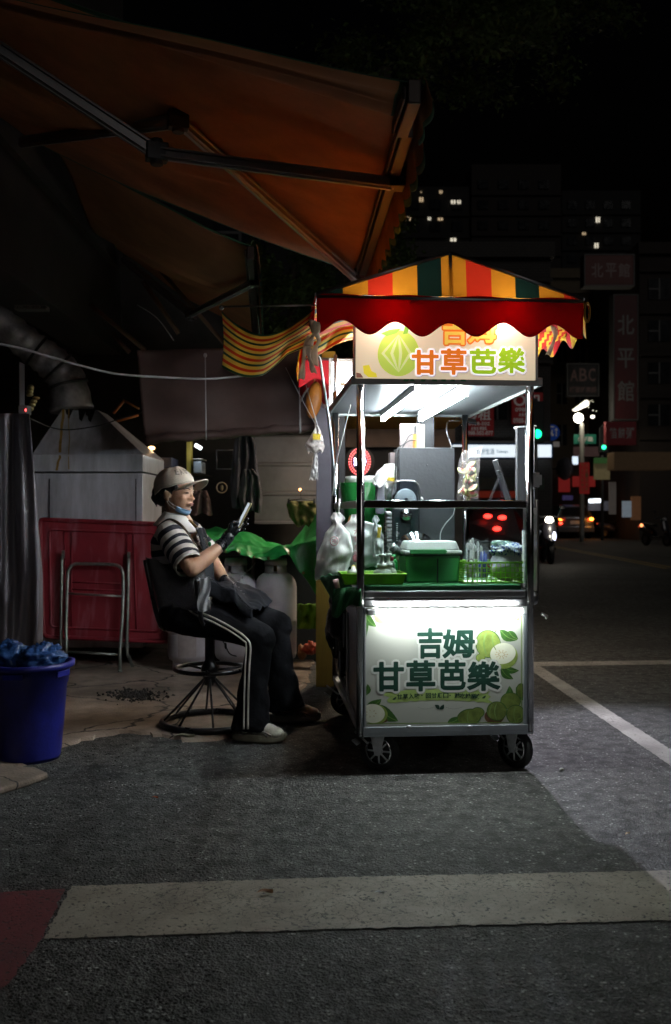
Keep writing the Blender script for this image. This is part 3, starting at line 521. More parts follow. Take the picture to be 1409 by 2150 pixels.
# ================================================================== trees
def tree(label, base, trunk, clumps, n, seed, leafm, barkm):
    root = thing('tree', label, 'tree', base); rr = random.Random(seed); b = Vector(base); q = MB()
    for pts, r0, r1 in trunk:
        sp = spline([Vector(p) - b for p in pts], 5); q.tube(sp, [r0 + (r1 - r0) * i / (len(sp) - 1) for i in range(len(sp))], 9)
    build('trunk', q, barkm, root); q = MB(); tot = sum(c[3] ** 2 for c in clumps)
    for (x, y, z, r) in clumps:
        sub = [(rr.gauss(0, .45), rr.gauss(0, .45), rr.gauss(0, .35)) for _ in range(14)]
        for k in range(int(n * r * r / tot)):
            s_ = rr.choice(sub); d = Vector((s_[0] + rr.gauss(0, .16), s_[1] + rr.gauss(0, .16), s_[2] + rr.gauss(0, .12))) * r
            p = Vector((x, y, z)) + d - b; L = rr.uniform(.05, .1); rt = rotm(rr.uniform(-60, 30), rr.uniform(-50, 50), rr.uniform(0, 360))
            q.add([p, p + rt @ Vector((L * .25, L * .45, 0)), p + rt @ Vector((0, L, -.1 * L)), p + rt @ Vector((-L * .25, L * .45, 0))], [(0, 1, 2, 3)], rr.randint(0, 1))
    build('crown', q, [leafm, mat('leaf_light', (.12, .18, .05), .5, 0, .4, 3, 0, transl=.3)], root)
LEAFM = mat('leaf_dark', (.07, .12, .03), .5, 0, .4, 3, 0, transl=.3); BARK = mat('bark', (.06, .045, .03), .9, 0, .5, 8, .8)
tree('leafy tree rising behind the stall and over the cart canopy', (.75, 11.5, 0), [([(.75, 11.5, 0), (.6, 11.4, 2), (.45, 11.2, 4), (.55, 10.6, 6.2)], .2, .07), ([(.5, 11.3, 3.2), (.3, 11.2, 4.5), (.4, 11, 5.5)], .1, .03), ([(.5, 10.9, 5.3), (1.1, 10.3, 6.3), (1.6, 9.9, 6.7)], .08, .03)],
     [(1.05, 9.2, 5.95, .75), (1.6, 9.4, 6.1, .75), (.9, 10.5, 6.9, 1.), (2.1, 10, 7.0, .9), (.62, 11.2, 3.95, .5), (.62, 11.2, 4.5, .4), (.45, 11.5, 3.6, .45)], 15000, 5, LEAFM, BARK)
tree('dark leafy tree showing between the two orange awnings', (-.7, 11.8, 0), [([(-.7, 11.8, 0), (-.65, 11.8, 2), (-.5, 11.7, 4.3)], .14, .04)],
     [(-.75, 11.6, 4.1, .6), (-.3, 11.8, 4.0, .6), (-.2, 11.7, 3.4, .5), (-.7, 11.8, 3.4, .45), (-.45, 11.6, 4.7, .6), (.1, 11.9, 3.2, .4)], 10000, 9, LEAFM, BARK)

# ================================================================== awnings
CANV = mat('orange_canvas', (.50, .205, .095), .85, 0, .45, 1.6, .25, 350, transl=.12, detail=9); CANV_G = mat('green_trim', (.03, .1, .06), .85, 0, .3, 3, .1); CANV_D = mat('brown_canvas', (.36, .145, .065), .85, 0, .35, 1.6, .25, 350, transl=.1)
ALU = mat('aluminium', (.42, .42, .44), .4, .9, .15, 3, .03); ALU_D = mat('dark_bracket', (.05, .05, .055), .5, .4)
def awning(label, NF, FF, NW, FW, m, sag, barx=(0., 1.), arms=(), val=.22, folds=None, trim_u=None):
    NF, FF, NW, FW = map(Vector, (NF, FF, NW, FW)); root = thing('awning', label, 'awning', NW); o = NW
    def fn(u, v):   # u: wall -> front, v: near -> far
        p = (NW * (1 - u) + NF * u) * (1 - v) + (FW * (1 - u) + FF * u) * v - o
        z = -sag * math.sin(math.pi * v) * (1 - u * .55) * 1.2 - .04 * math.sin(math.pi * u)
        z += .018 * math.sin(7 * v + 5 * u) * math.sin(math.pi * v) + .02 * noise.noise(Vector((u * 3, v * 3, sag * 50)))
        z -= .035 * math.exp(-((v - .42 - .12 * u + .05 * math.sin(u * 4)) / .022) ** 2) * math.sin(math.pi * u) + .03 * math.exp(-((v - .72 + .18 * u) / .02) ** 2) * math.sin(math.pi * min(1, u * 1.3))
        if folds: z += folds * math.sin(v * math.pi * 3 + u * 1.2) * (1 - u) 
        return p + Vector((0, 0, z))
    q = MB(); q.grid(fn, 50, 70, mf=(lambda u, v: 1 if (v < .015 or v > .985 or (trim_u and u > trim_u)) else 0)); build('canvas', q, [m, CANV_G], root, solid=.003)
    # front bar and scalloped valance
    a, b = NF - o, FF - o; d = (b - a); L = d.length; dn = d.normalized(); ang = math.degrees(math.atan2(dn.y, dn.x))
    q = MB(); q.box((a + b) / 2 + Vector((0, 0, -.03)), (L, .05, .09), rotm(0, 0, ang)); q.box((a + b) / 2 + Vector((-.035, 0, -.035)), (L, .012, .05), rotm(0, 0, ang)); build('front_bar', q, mat('bar_bronze', (.05, .04, .036), .45, .6, .2, 5, .05), root, bevel=.006)
    q = MB(); n = int(L / .02)
    def vf(u, v):
        s_ = u * L; dep = val * (.82 + .18 * abs(math.sin(s_ / .2 * math.pi))); return a + dn * s_ + Vector((.04 + .03 * v + .008 * math.sin(s_ * 30), 0, .015 - dep * v))
    q.grid(vf, n, 6, mf=lambda u, v: 1 if v > .9 else 0); build('valance', q, [m, CANV_G], root, solid=.002)
    for (s0, e0, f0) in arms:
        s0, e0, f0 = Vector(s0) - o, Vector(e0) - o, Vector(f0) - o; ar = thing_part('folding_arm', root)
        for A, B, w in ((s0, e0, .062), (e0, f0, .052)):
            dd = B - A; yaw = math.degrees(math.atan2(dd.y, dd.x)); pit = math.degrees(math.atan2(dd.z, math.hypot(dd.x, dd.y))); rt = rotm(0, -pit, yaw); q = MB()
            q.box((A + B) / 2, (dd.length, .03, w), rt); q.box((A + B) / 2 + rt @ Vector((0, -.018, w * .32)), (dd.length * .98, .012, .012), rt); q.box((A + B) / 2 + rt @ Vector((0, -.018, -w * .32)), (dd.length * .98, .012, .012), rt); q.box((A + B) / 2 + rt @ Vector((0, 0, -w * .55)), (dd.length * .98, .022, .008), rt)
            build('arm_profile', q, ALU, ar, bevel=.003)
        q = MB(); q.box(e0, (.1, .06, .085), rotm(0, 0, 20)); q.cyl(e0 - Vector((0, 0, .06)), e0 + Vector((0, 0, .06)), .03, n=14); build('elbow', q, ALU_D, ar, bevel=.006)
        q = MB(); q.box(f0 + Vector((.01, 0, .02)), (.09, .07, .09), rotm(0, 0, ang)); build('shoulder', q, ALU_D, ar, bevel=.006)
    return root
def thing_part(name, parent):
    o = bpy.data.objects.new(name, None); COL.objects.link(o); o.parent = parent; o.empty_display_size = .05; return o
awning('large orange canvas awning on two folding metal arms above the seated woman', (.29, 3.85, 2.86), (.165, 6.3, 2.82), (-2.3, 4.0, 3.85), (-2.12, 6.6, 3.82), CANV, .05,
       arms=[((-2.2, 4.13, 3.75), (-.82, 4.37, 2.9), (.27, 4.35, 2.75)), ((-2.05, 6.2, 3.66), (-.76, 4.6, 3.14), (.14, 6.15, 2.75))])
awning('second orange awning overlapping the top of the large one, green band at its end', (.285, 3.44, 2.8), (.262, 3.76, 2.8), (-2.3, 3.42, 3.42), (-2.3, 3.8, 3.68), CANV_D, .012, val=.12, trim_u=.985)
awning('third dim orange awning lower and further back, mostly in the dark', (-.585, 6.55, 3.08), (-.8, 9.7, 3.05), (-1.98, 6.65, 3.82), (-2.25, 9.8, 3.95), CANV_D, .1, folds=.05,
       arms=[((-2.1, 9.4, 3.75), (-1.35, 8.9, 3.1), (-.62, 7.2, 2.98))])
# upper wall the awnings hang on
mb = MB(); mb.bb((-2.75, 2.5, 2.95), (-2.32, 10.4, 7)); mb.bb((-2.36, 3.2, 3.8), (-2.26, 10, 3.95)); build('upper_wall', mb, mat('dark_wall', (.035, .03, .028), .9, 0, .4, 3, .3), label='dark overhanging shop wall that carries the awnings', cat='wall')

# ================================================================== the stall on the left
mb = MB(); mb.bb((-8, 10.3, 0), (-1.05, 10.45, 4)); mb.bb((-1.049, 10.3, 0), (-.1, 10.45, 2.75)); build('back_wall', mb, mat('sooty_wall', (.03, .026, .024), .9, 0, .5, 2, .3), label='sooty dark rear wall of the covered stall', cat='wall')
def corr(u, v): p = P(535, 1100, 9.6); q_ = P(672, 915, 9.6); x = p.x + (q_.x - p.x) * u; z = p.z + (q_.z - p.z) * v; k = (v * 3) % 1; return Vector((x, 9.6 - .02 * k - (.03 if k < .08 else 0), z))
mb = MB(); mb.grid(corr, 4, 60, sm=False); build('metal_shutter', mb, mat('grey_sheet', (.16, .155, .165), .45, .5, .25, 3, .1), label='grey ribbed metal sheet wall behind the hanging clothes', cat='shutter', solid=.01)
# brown hanging tarp with rolled bottom
TB = mat('brown_tarp', (.085, .05, .044), .6, 0, .3, 2.5, .3, 260, detail=7)
def tf(u, v):
    a = P(287, 735, 7.2) * (1 - u) + P(642, 728, 7.05) * u; b = P(303, 930, 7.2) * (1 - u) + P(663, 904, 7.05) * u; p = a * (1 - v) + b * v
    y = .02 * math.sin(u * 13 + v * 2) * v + .035 * noise.noise(Vector((u * 4, v * 3, 3))) - .05 * max(0, noise.noise(Vector((u * 2.5 + v * 1.5, 4, 3)))) 
    return p + Vector((0, y, 0))
mb = MB(); mb.grid(tf, 60, 24); root = thing('hanging_tarp', 'dark brown roll up tarp hanging across the stall behind the woman', 'tarp', tf(0, 0)); o0 = tf(0, 0)
mb.v = [tuple(Vector(v) - o0) for v in mb.v]; build('sheet', mb, TB, root, solid=.004)
mb = MB(); mb.tube([tf(k / 30, .965) - o0 + Vector((0, -.012, -.005 * math.sin(k))) for k in range(31)], [.034 + .006 * math.sin(k * 1.7) for k in range(31)], 10); build('rolled_hem', mb, TB, root)
mb = MB()
for px in (431, 628): mb.tube([P(px, 745, 7.0) - o0, P(px + 2, 924 - (px > 600) * 14, 7.0) - o0], .004, 6)
mb.ell(P(431, 746, 6.98) - o0, (.014, .01, .018), 8, 6); build('pull_cord', mb, CORD, root)
# extractor hood
HX = lambda px, Y=7.9: (px - 704.5) / F * Y
def hz(py, Y=7.9): return CAMZ - (py - 1075) / F * Y
HOODM = mat('hood_steel', (.74, .74, .82), .36, .15, .5, 2.2, .15, 30, stretch=(1.6, 1, .3), detail=9, rvar=.14)
root = thing('extractor_hood', 'stained steel cooking hood with skirt and steel cabinet under it', 'extractor hood', (HX(185), 7.9, 0)); ox = HX(185)
x0, x1 = HX(68) - ox, HX(301) - ox; zt, zs, zb = hz(853), hz(954), hz(990); mb = MB(); d = .95
t0, t1 = HX(108) - ox, HX(186) - ox
mb.add([(x0, 0, zs), (x1, 0, zs), (x1, d, zs), (x0, d, zs), (t0, .3, zt), (t1, .3, zt), (t1, .65, zt), (t0, .65, zt)], [(0, 1, 5, 4), (1, 2, 6, 5), (2, 3, 7, 6), (3, 0, 4, 7), (4, 5, 6, 7)]); build('canopy', mb, HOODM, root)
mb = MB(); mb.bb((x0, -.012, zb), (x1, d, zs - .003)); build('skirt', mb, HOODM, root, bevel=.004)
mb = MB(); mb.bb((x0 + .01, .03, .12), (x1 - .012, d - .05, zb - .012)); build('cabinet', mb, HOODM, root, bevel=.004)
mb = MB(); mb.bb((x0 + .13, .022, .2), (x0 + .137, .032, zb - .06)); mb.bb((x1 - .07, .022, .2), (x1 - .064, .032, zb - .06)); build('seam', mb, ALU_D, root)
GR = mat('grease', (.42, .25, .06), .35, 0, .4, 9, .2)
def drip(px, w, y0, y1):
    mb = MB(); n = 24
    def fn(u, v):
        py = y0 + (y1 - y0) * v; yy = 7.9 + (.3 * max(0, (954 - py) / (954 - 853)) if py < 954 else -.0135); wob = 2.2 * noise.noise(Vector((v * 3, px, 0))); x = HX(px - (7 * v if px < 140 else 0) + wob, yy) + (u - .5) * w * (1 + .4 * noise.noise(Vector((v * 7, px, 4)))); return Vector((x - ox, yy - 7.9 - .004, hz(py, yy)))
    mb.grid(fn, 3, n); build('grease_stain', mb, GR, root)
drip(133, .022, 858, 950); drip(126, .02, 956, 988); drip(145, .007, 858, 985)
mb = MB(); rr = random.Random(4)
for k in range(9):
    x = t0 + (t1 - t0) * (.05 + .85 * rr.random()); L = rr.uniform(.04, .13); w = rr.uniform(.015, .04); s_ = .3 / (zt - zs)
    mb.add([(x - w, .294, zt + .01), (x + w, .294, zt + .01), (x + w * .4, .294 - L * s_ , zt - L), (x - w * .3, .294 - L * s_ * .8, zt - L * .8)], [(0, 1, 2, 3)])
build('soot_patch', mb, mat('soot', (.015, .013, .012), .9), root)
# duct
sp = spline([P(151, 862, 8.3), P(140, 800, 8.3), P(110, 762, 8.25), P(70, 732, 8.2), P(20, 690, 8.1), P(-60, 620, 8.0)], 7); n = len(sp); root = thing('flue_duct', 'sooty wrapped metal duct bending up from the hood', 'duct', sp[0])
mb = MB(); mb.tube([p - sp[0] for p in sp], [.175 * (1 + .05 * math.sin(i * 1.9) + (.06 if i < 4 else 0)) - (.0016 * i) for i in range(n)], 22); build('pipe', mb, mat('duct_metal', (.42, .40, .40), .5, .5, .7, 3.5, .8, 12, detail=9), root)
mb = MB()
for i in (1, 6, 12, 20): a = sp[i] - sp[0]; t = (sp[i + 1] - sp[i - 1]).normalized() * .012; mb.tube([a - t, a + t], .186 - .0016 * i, 22)
build('clamp_band', mb, mat('band_dark', (.04, .04, .04), .6, .5), root)
# odds and ends at the far left
mb = MB(); mb.bb(P(40, 760, 6.4) , P(52, 880, 6.5)); build('shelf_post', mb, ALU, label='thin metal post at the left edge above the plastic curtain', cat='post')
mb = MB(); a = P(30, 640, 7.5); b = P(104, 655, 7.6); mb.bb(a, b); mb2 = MB()
for k, ch in enumerate('小吃炒飯'): put_text(mb2, ch, (-.08 + k * .07 + a.x + .08, b.z + .008, -.08 + k * .07 + .055 + a.x + .08, a.z - .008), lambda x, y, L: (x, a.y - .006, y), .01)
root = thing('menu_board', 'dim pale strip of lettering under the awning at the far left', 'sign', a); mb.v = [tuple(Vector(v) - a) for v in mb.v]; mb2.v = [tuple(Vector(v) - a) for v in mb2.v]; build('panel', mb, mat('grey_strip', (.12, .12, .11), .6), root); build('lettering', mb2, mat('strip_letters', (.02, .02, .02), .6), root)
mb = MB(); mb.bb(P(44, 590, 7.5), P(98, 628, 7.9)); build('wall_box', mb, mat('brown_box', (.16, .09, .05), .7), label='dull brown box on the upper wall at the far left', cat='box', bevel=.01)
mb = MB(); mb.bb(P(38, 850, 6.2), P(66, 872, 6.3)); root = build('switch_box', mb, mat('switch_grey', (.12, .13, .13), .5), label='small switch box with a red pilot light at the left edge', cat='switch box', bevel=.004)
mb = MB(); mb.ell(P(54, 861, 6.19), (.007, .005, .01), 8, 6); build('pilot_light', mb, lamp_mat('pilot', (1, .05, .05), 3), root)
mb = MB(); rr = random.Random(8)
for k in range(7): c = P(66 + rr.uniform(-5, 10), 815 + k * 7, 7.4); mb.ell(c, (.03, .02, rr.uniform(.01, .03)), 8, 6)
build('utensils', mb, mat('brass_things', (.4, .33, .15), .3, .8), label='jumble of brassy utensils catching light beside the duct', cat='utensils', kind=None)
# plastic curtain at the left edge
CURT = mat('plastic_curtain', (.32, .31, .35), .32, 0, .2, 2.5, .3, 18, transl=.25, stretch=(1, 1, .3))
def cf(u, v):
    xa = -60 + (88 - 60 * 0 + 0) * 0; px = -120 + u * (120 + 62 + 28 * min(1, v * 1.5)); py = 868 + v * 520; Y = 6.15 + .05 * math.sin(u * 17 + 2 * math.sin(v * 3)) + .03 * math.sin(u * 41 + v * 5) + (.06 * noise.noise(Vector((u * 9, v * 7, 1))) if v > .7 else 0)
    py += (6 * math.sin(u * 30)) * v; return P(px, py, Y)
mb = MB(); mb.grid(cf, 70, 40); build('plastic_curtain', mb, CURT, label='translucent grey plastic curtain hanging at the left edge', cat='curtain', solid=.002)
# red folding table leaning on the cabinet
REDT = mat('red_table', (.27, .022, .035), .5, 0, .3, 1.8, .15, 20, col2=(.19, .014, .022), detail=9)
def streak_ex(m, n, l, b, rp, mp):
    nz = n.new('ShaderNodeTexNoise'); nz.inputs['Scale'].default_value = 5; nz.inputs['Detail'].default_value = 9; m2 = n.new('ShaderNodeMapping'); m2.inputs['Scale'].default_value = (3, 1, .5); l.new(mp.outputs[0], m2.inputs[0]); l.new(m2.outputs[0], nz.inputs[0])
    r = n.new('ShaderNodeValToRGB'); l.new(nz.outputs['Fac'], r.inputs[0]); r.color_ramp.elements[0].position = .52; r.color_ramp.elements[0].color = (0, 0, 0, 1); r.color_ramp.elements[1].position = .75; r.color_ramp.elements[1].color = (.5, .5, .5, 1)
    x = n.new('ShaderNodeMix'); x.data_type = 'RGBA'; l.new(r.outputs[0], x.inputs[0]); l.new(rp.outputs[0], x.inputs[6]); x.inputs[7].default_value = (.45, .22, .26, 1); l.new(x.outputs[2], b.inputs['Base Color'])
REDT = mat('red_table', (.27, .02, .034), .5, 0, .3, 1.8, .15, 20, col2=(.2, .014, .024), detail=9, extra=streak_ex)
YT = 7.62
tr = thing('folding_table', 'worn red folding table with metal legs leaning upright against the steel cabinet', 'folding table', (HX(215, YT), YT, 0)); ox = HX(215, YT)
def tp(px, py, dy=0): # leaning plane
    t = (py - 1085) / 265; Y = YT + .12 - .2 * t; return Vector((HX(px, Y) - ox, Y - YT + dy, hz(py, Y)))
def rrect(cs, r, n=5):
    out = []
    for i in range(4):
        a, b, c = Vector(cs[i - 1]), Vector(cs[i]), Vector(cs[(i + 1) % 4]); u = (a - b).normalized() * r; w = (c - b).normalized() * r
        for k in range(n + 1): t = k / n; out.append(b + u * (1 - t) ** 2 + w * t ** 2)
    return out
mb = MB(); cs = [tp(80, 1086), tp(346, 1096), tp(336 + 22, 1352), tp(88, 1341)]; mb.poly(rrect(cs, .045), th=(0, .035, 0)); build('tabletop', mb, REDT, tr, bevel=.006)
mb = MB()      # raised rim and moulded ribs of the underside
o_ = rrect([c + Vector((0, -.012, 0)) for c in cs], .05); ctr = sum((Vector(c) for c in cs), Vector()) / 4; mb.tube([ctr + (p - ctr) * .965 for p in o_], .017, 8, closed=True)
inn = rrect([tp(104, 1112, -.008), tp(325, 1120, -.008), tp(334, 1326, -.008), tp(108, 1316, -.008)], .03); mb.tube(inn, .009, 6, closed=True)
for a, b in (((136, 1112), (137, 1316)), ((150, 1112), (151, 1316)), ((266, 1116), (272, 1320)), ((280, 1116), (287, 1322)), ((152, 1222), (266, 1226)), ((152, 1237), (266, 1240))): mb.tube([tp(*a, -.004), tp(*b, -.004)], .0075, 6)
build('rim', mb, REDT, tr)
LEGM = mat('leg_tube', (.32, .34, .31), .4, .7, .4, 12, .1)
mb = MB(); mb.tube(spline([tp(134, 1168, -.05), tp(133, 1260, -.05), tp(132, 1362, -.06), tp(133, 1385, -.12), P(126, 1406, YT - .25) - Vector((ox, YT, 0))], 5), .0135, 10); mb.tube(spline([tp(273, 1172, -.05), tp(271, 1270, -.05), tp(268, 1362, -.02), tp(270, 1378, .0), P(279, 1402, YT + .02) - Vector((ox, YT, 0))], 5), .0135, 10)
mb.box(tp(136, 1163, -.045), (.02, .02, .06)); mb.box(tp(273, 1166, -.045), (.02, .02, .06)); build('leg', mb, LEGM, tr)
mb = MB(); u = [tp(147, 1365, -.1), tp(146, 1300, -.09), tp(148, 1215, -.08), tp(150, 1196, -.08), tp(160, 1184, -.08), tp(180, 1183, -.08), tp(235, 1184, -.08), tp(255, 1188, -.08), tp(262, 1200, -.08), tp(264, 1225, -.08), tp(262, 1300, -.09), tp(258, 1365, -.1)]
lf = P(133, 1400, YT - .18) - Vector((ox, YT, 0)); rf = P(252, 1412, YT - .25) - Vector((ox, YT, 0)); mb.tube([lf] + spline(u, 4) + [rf], .0135, 10)
mb.tube([tp(148, 1244, -.085), tp(262, 1250, -.085)], .009, 8); mb.tube([tp(147, 1364, -.1), tp(258, 1371, -.1)], .011, 8); mb.cyl(rf + Vector((0, 0, .02)), rf, .018, n=10); build('leg_frame', mb, LEGM, tr)
# blue bin with blue bags
BLUE = mat('blue_plastic', (.016, .02, .24), .42, 0, .4, 5, .1, transl=.05); bx, by = HX(62, 4.85), 4.85
br = thing('rubbish_bin', 'tall blue plastic bin with a blue bag spilling over its rim', 'bin', (bx, by, 0)); H = .49
mb = MB(); mb.lathe([(0, .02), (.135, .02), (.15, 0), (.155, .02), (.172, .2), (.186, .38), (.192, .384), (.2, .46), (.222, .465), (.224, .492), (.2, .492), (.196, .47), (.18, .38), (.14, .03), (0, .03)], n=48); build('tub', mb, BLUE, br)
for a in (-95, -20, 60): mb = MB(); mb.box((.203 * math.cos(R(a)), .203 * math.sin(R(a)), .44), (.012, .1, .03), rotm(0, 0, a)); build('grip', mb, BLUE, br, bevel=.004)
def bag(c, r, seed, fq=5, amp=.3, nu=40, nv=24, flat=.0):
    def fn(u, v):
        th = 2 * math.pi * u; ph = math.pi * v; d = Vector((math.sin(ph) * math.cos(th), math.sin(ph) * math.sin(th), math.cos(ph)))
        k = 1 + amp * noise.noise(d * fq * .5 + Vector((seed, 0, 0))) + amp * .5 * abs(noise.noise(d * fq * 1.3 + Vector((0, seed, 0)))) * 2 - amp * .3; return Vector(c) + Vector((d.x * r[0] * k, d.y * r[1] * k, d.z * r[2] * k))
    return fn
mb = MB(); mb.grid(bag((.06, -.02, .5), (.12, .13, .08), 3, 4, .35), 60, 36); mb.grid(bag((-.1, .03, .505), (.1, .11, .085), 9, 4, .35), 50, 30); build('bin_bag', mb, mat('blue_bag', (.035, .10, .30), .2, 0, .3, 6, 1., 18, transl=.2), br)
# gas cylinders
GAS = mat('gas_grey', (.60, .57, .62), .38, .0, .2, 4, .12, 30, detail=8)
g0 = thing('gas_cylinder', 'rightmost grey gas cylinder, warm light on its right side, beside the woman knees', 'gas cylinder', (HX(579, 7.55), 7.55, 0), group='gas cylinders under the green tarp')
mb = MB(); mb.lathe([(.0, .055), (.11, .055), (.125, .08), (.155, .1), (.165, .13), (.166, .14), (.166, .385), (.1675, .39), (.1675, .396), (.166, .4), (.166, .66), (.163, .665), (.163, .68), (.155, .705), (.135, .74), (.1, .765), (.05, .778), (0, .78)], n=44); build('tank', mb, GAS, g0)
mb = MB(); mb.lathe([(.122, .0), (.128, .0), (.128, .075), (.122, .075), (.122, 0)], n=36); build('foot_ring', mb, GAS, g0)
mb = MB()
for a0, a1, z0, z1 in ((0, 360, .83, .885), (10, 80, .755, .83), (100, 170, .755, .83), (190, 260, .755, .83), (280, 350, .755, .83)): mb.lathe([(.088, z0), (.092, z0), (.085, z1), (.081, z1), (.088, z0)], n=30, a0=a0, a1=a1)
build('collar', mb, GAS, g0)
mb = MB(); mb.cyl((0, 0, .775), (0, 0, .85), .016, n=10); mb.cyl((0, -.05, .83), (0, .03, .83), .012, n=8); mb.lathe([(.0, .862), (.028, .862), (.028, .85), (0, .85)], n=12); build('valve', mb, mat('brass_valve', (.35, .25, .08), .4, .9), g0)
for px, lab, rot in ((494, 'middle grey gas cylinder, chained, just behind the gloved hand', 60), (397, 'leftmost grey gas cylinder with a pale label, showing under the stool seat', 130)):
    c = copy_tree(g0, None, label=lab); c.location = (HX(px, 7.5), 7.5 if px < 450 else 7.55, 0); c.rotation_euler.z = R(rot)
mb = MB(); lc = Vector((HX(407, 7.33), 7.5, 0))
mb.grid(lambda u, v: Vector((.1672 * math.cos(R(-112 + 50 * u)) + HX(397, 7.5), 7.5 + .1672 * math.sin(R(-112 + 50 * u)), .13 + .2 * v)), 10, 2); lb = build('gas_label', mb, mat('label_pale', (.45, .4, .4), .5, 0, .2, 12, 0)); par = bpy.data.objects['gas_cylinder.002']; lb.parent = par; lb.matrix_parent_inverse = Matrix.LocRotScale(Vector(par.location), Matrix.Rotation(R(130), 3, 'Z'), None).inverted()
mb = MB(); pts = spline([P(476, 1216, 7.36), P(490, 1220, 7.33), P(505, 1216, 7.36), P(520, 1200, 7.45), P(537, 1182, 7.5)], 5)
for i in range(len(pts) - 1): mb.tube([pts[i] + Vector((0, 0, .006 * (i % 2))), (pts[i] + pts[i + 1]) / 2 + Vector((0, -.006, 0)), pts[i + 1]], .0045, 6)
build('chain', mb, STEEL_B, label='thin steel chain looped round the middle gas cylinder collar', cat='chain')
mb = MB(); c = P(509, 1220, 7.3); mb.box(c, (.03, .015, .034)); mb.tube([c + Vector((-.01, 0, .015)), c + Vector((-.01, 0, .04)), c + Vector((.01, 0, .04)), c + Vector((.01, 0, .015))], .003, 6); build('padlock', mb, GALV, label='small padlock hanging on the chain', cat='padlock', bevel=.003)
# green tarp over crates and cylinders
GT = mat('green_tarp', (.03, .40, .09), .36, 0, .3, 3.5, .35, 35, detail=7, transl=.18)
def gtf(u, v):      # u left->right, v back->front edge->hanging
    px = 415 + u * 250; yb = 1082 + 10 * math.sin(u * 7); 
    if v < .62:
        t = v / .62; Y = 9.0 - 1.65 * t; z = .98 + .1 * math.sin(u * 5 + 1) * (1 - t) + .07 * noise.noise(Vector((u * 4, t * 2.4, 2))) + .045 * abs(noise.noise(Vector((u * 5 + t * 2, t * 3 - u * 2, 7)))) - .03 * abs(noise.noise(Vector((u * 9 - t * 4, t * 4 + u * 3, 17)))) + .025 - .05 * t
        if u > .72: z += .32 * ((u - .72) / .28) ** 1.3 * (1 - t * .8)
        X = HX(px, 7.35 + .25 * (1 - t)); return Vector((X * (1 + .12 * (1 - t)), Y, z))
    t = (v - .62) / .38; e = gtf(u, .6199); hang = .05 + .022 * math.sin(u * 8 + 2) + .03 * noise.noise(Vector((u * 9, 0, 0)))
    if u > .72: hang += .46 * ((u - .72) / .28) ** 1.1
    Y = e.y - .07 * math.sin(t * 1.5) - .012 * math.sin(u * 17 + 1) * t - .02 * noise.noise(Vector((u * 9, t * 2, 0))) * t; return Vector((e.x + .05 * t * (u > .6), Y, e.z - hang * t))
mb = MB(); mb.grid(gtf, 130, 80); build('green_tarp', mb, GT, label='crumpled green tarp thrown over the gas cylinders and crates', cat='tarp', solid=.003)
mb = MB(); rr = random.Random(2)
for k in range(7): p = gtf(.12 + k * .12, .97); mb.lathe([(.004, .002), (.011, .002), (.011, -.002), (.004, -.002)], p + Vector((0, -.006, .008)), 12, rot=rotm(90, 0, 0))
build('eyelet', mb, mat('eyelet', (.35, .2, .1), .4, .7), bpy.data.objects['green_tarp'])
mb = MB(); mb.bb((-1.25, 7.85, .0), (-.75, 8.5, .86)); build('crate', mb, mat('crate_dark', (.03, .035, .03), .8), label='dark crate standing under the left part of the green tarp', cat='crate', bevel=.01)
mb = MB(); mb.bb((-.68, 8.0, 0), (-.12, 8.6, .88)); build('crate', mb, bpy.data.materials['crate_dark'], label='dark crate under the right part of the green tarp', cat='crate', bevel=.01)
def lime(u, v): p = P(625 + 42 * u, 1268 + 52 * v, 7.35); return p + Vector((0, .05 * noise.noise(Vector((u * 4, v * 4, 0))) + .02 * math.sin(u * 14 + v * 3), 0))
mb = MB(); mb.grid(lime, 20, 16); build('lime_cloth', mb, mat('lime_cloth', (.19, .4, .03), .8, 0, .25, 8, .6, 60), label='bright lime green cloth hanging low beside the yellow post', cat='cloth', solid=.01)
mb = MB(); mb.grid(bag(P(652, 1362, 7.6), (.06, .05, .05), 5, 5, .5), 24, 14); mb.grid(bag(P(634, 1370, 7.65), (.035, .04, .06), 6, 5, .4), 20, 12, 1); build('orange_bag', mb, [mat('orange_bag', (.5, .07, .03), .4, 0, .3, 20, .3), mat('tan_bag', (.35, .15, .05), .5)], label='crumpled orange and tan bag on the ground left of the yellow post', cat='bag')
# hanging clothes and small things in the dark
def garment(name, cs, Y, m, label, folds=.03, fq=18, nx=24, ny=30):
    def fn(u, v):
        n_ = len(cs) - 1; t = v * n_; i = min(n_ - 1, int(t)); t -= i; l0 = cs[i][0] * (1 - t) + cs[i + 1][0] * t; r0 = cs[i][1] * (1 - t) + cs[i + 1][1] * t; y0 = cs[i][2] * (1 - t) + cs[i + 1][2] * t
        return P(l0 + (r0 - l0) * u, y0 + 3 * math.sin(u * 9) * v, Y + folds * math.sin(u * fq + 2 * v) * (.3 + v) + .03 * noise.noise(Vector((u * 5, v * 5, Y))))
    mb = MB(); mb.grid(fn, nx, ny); return build(name, mb, m, label=label, cat=cat_of(name), solid=.006)
def cat_of(n): return {'hanging_jacket': 'jacket', 'hanging_towel': 'towel'}.get(n, n.replace('_', ' '))
NAVY = mat('navy_cloth', (.03, .03, .045), .85, 0, .3, 6, .3); 
garment('hanging_jacket', [(506, 524, 898), (492, 536, 930), (486, 541, 985), (484, 548, 1030), (488, 540, 1066)], 8.9, NAVY, 'dark jacket hanging behind the phone, left of the two')
garment('hanging_jacket', [(512, 530, 985), (508, 545, 1000), (500, 551, 1045), (510, 548, 1075)], 8.8, mat('dark_grey_cloth', (.045, .045, .055), .85, 0, .3, 6, .3), 'charcoal jacket hanging lower, overlapping the dark one')
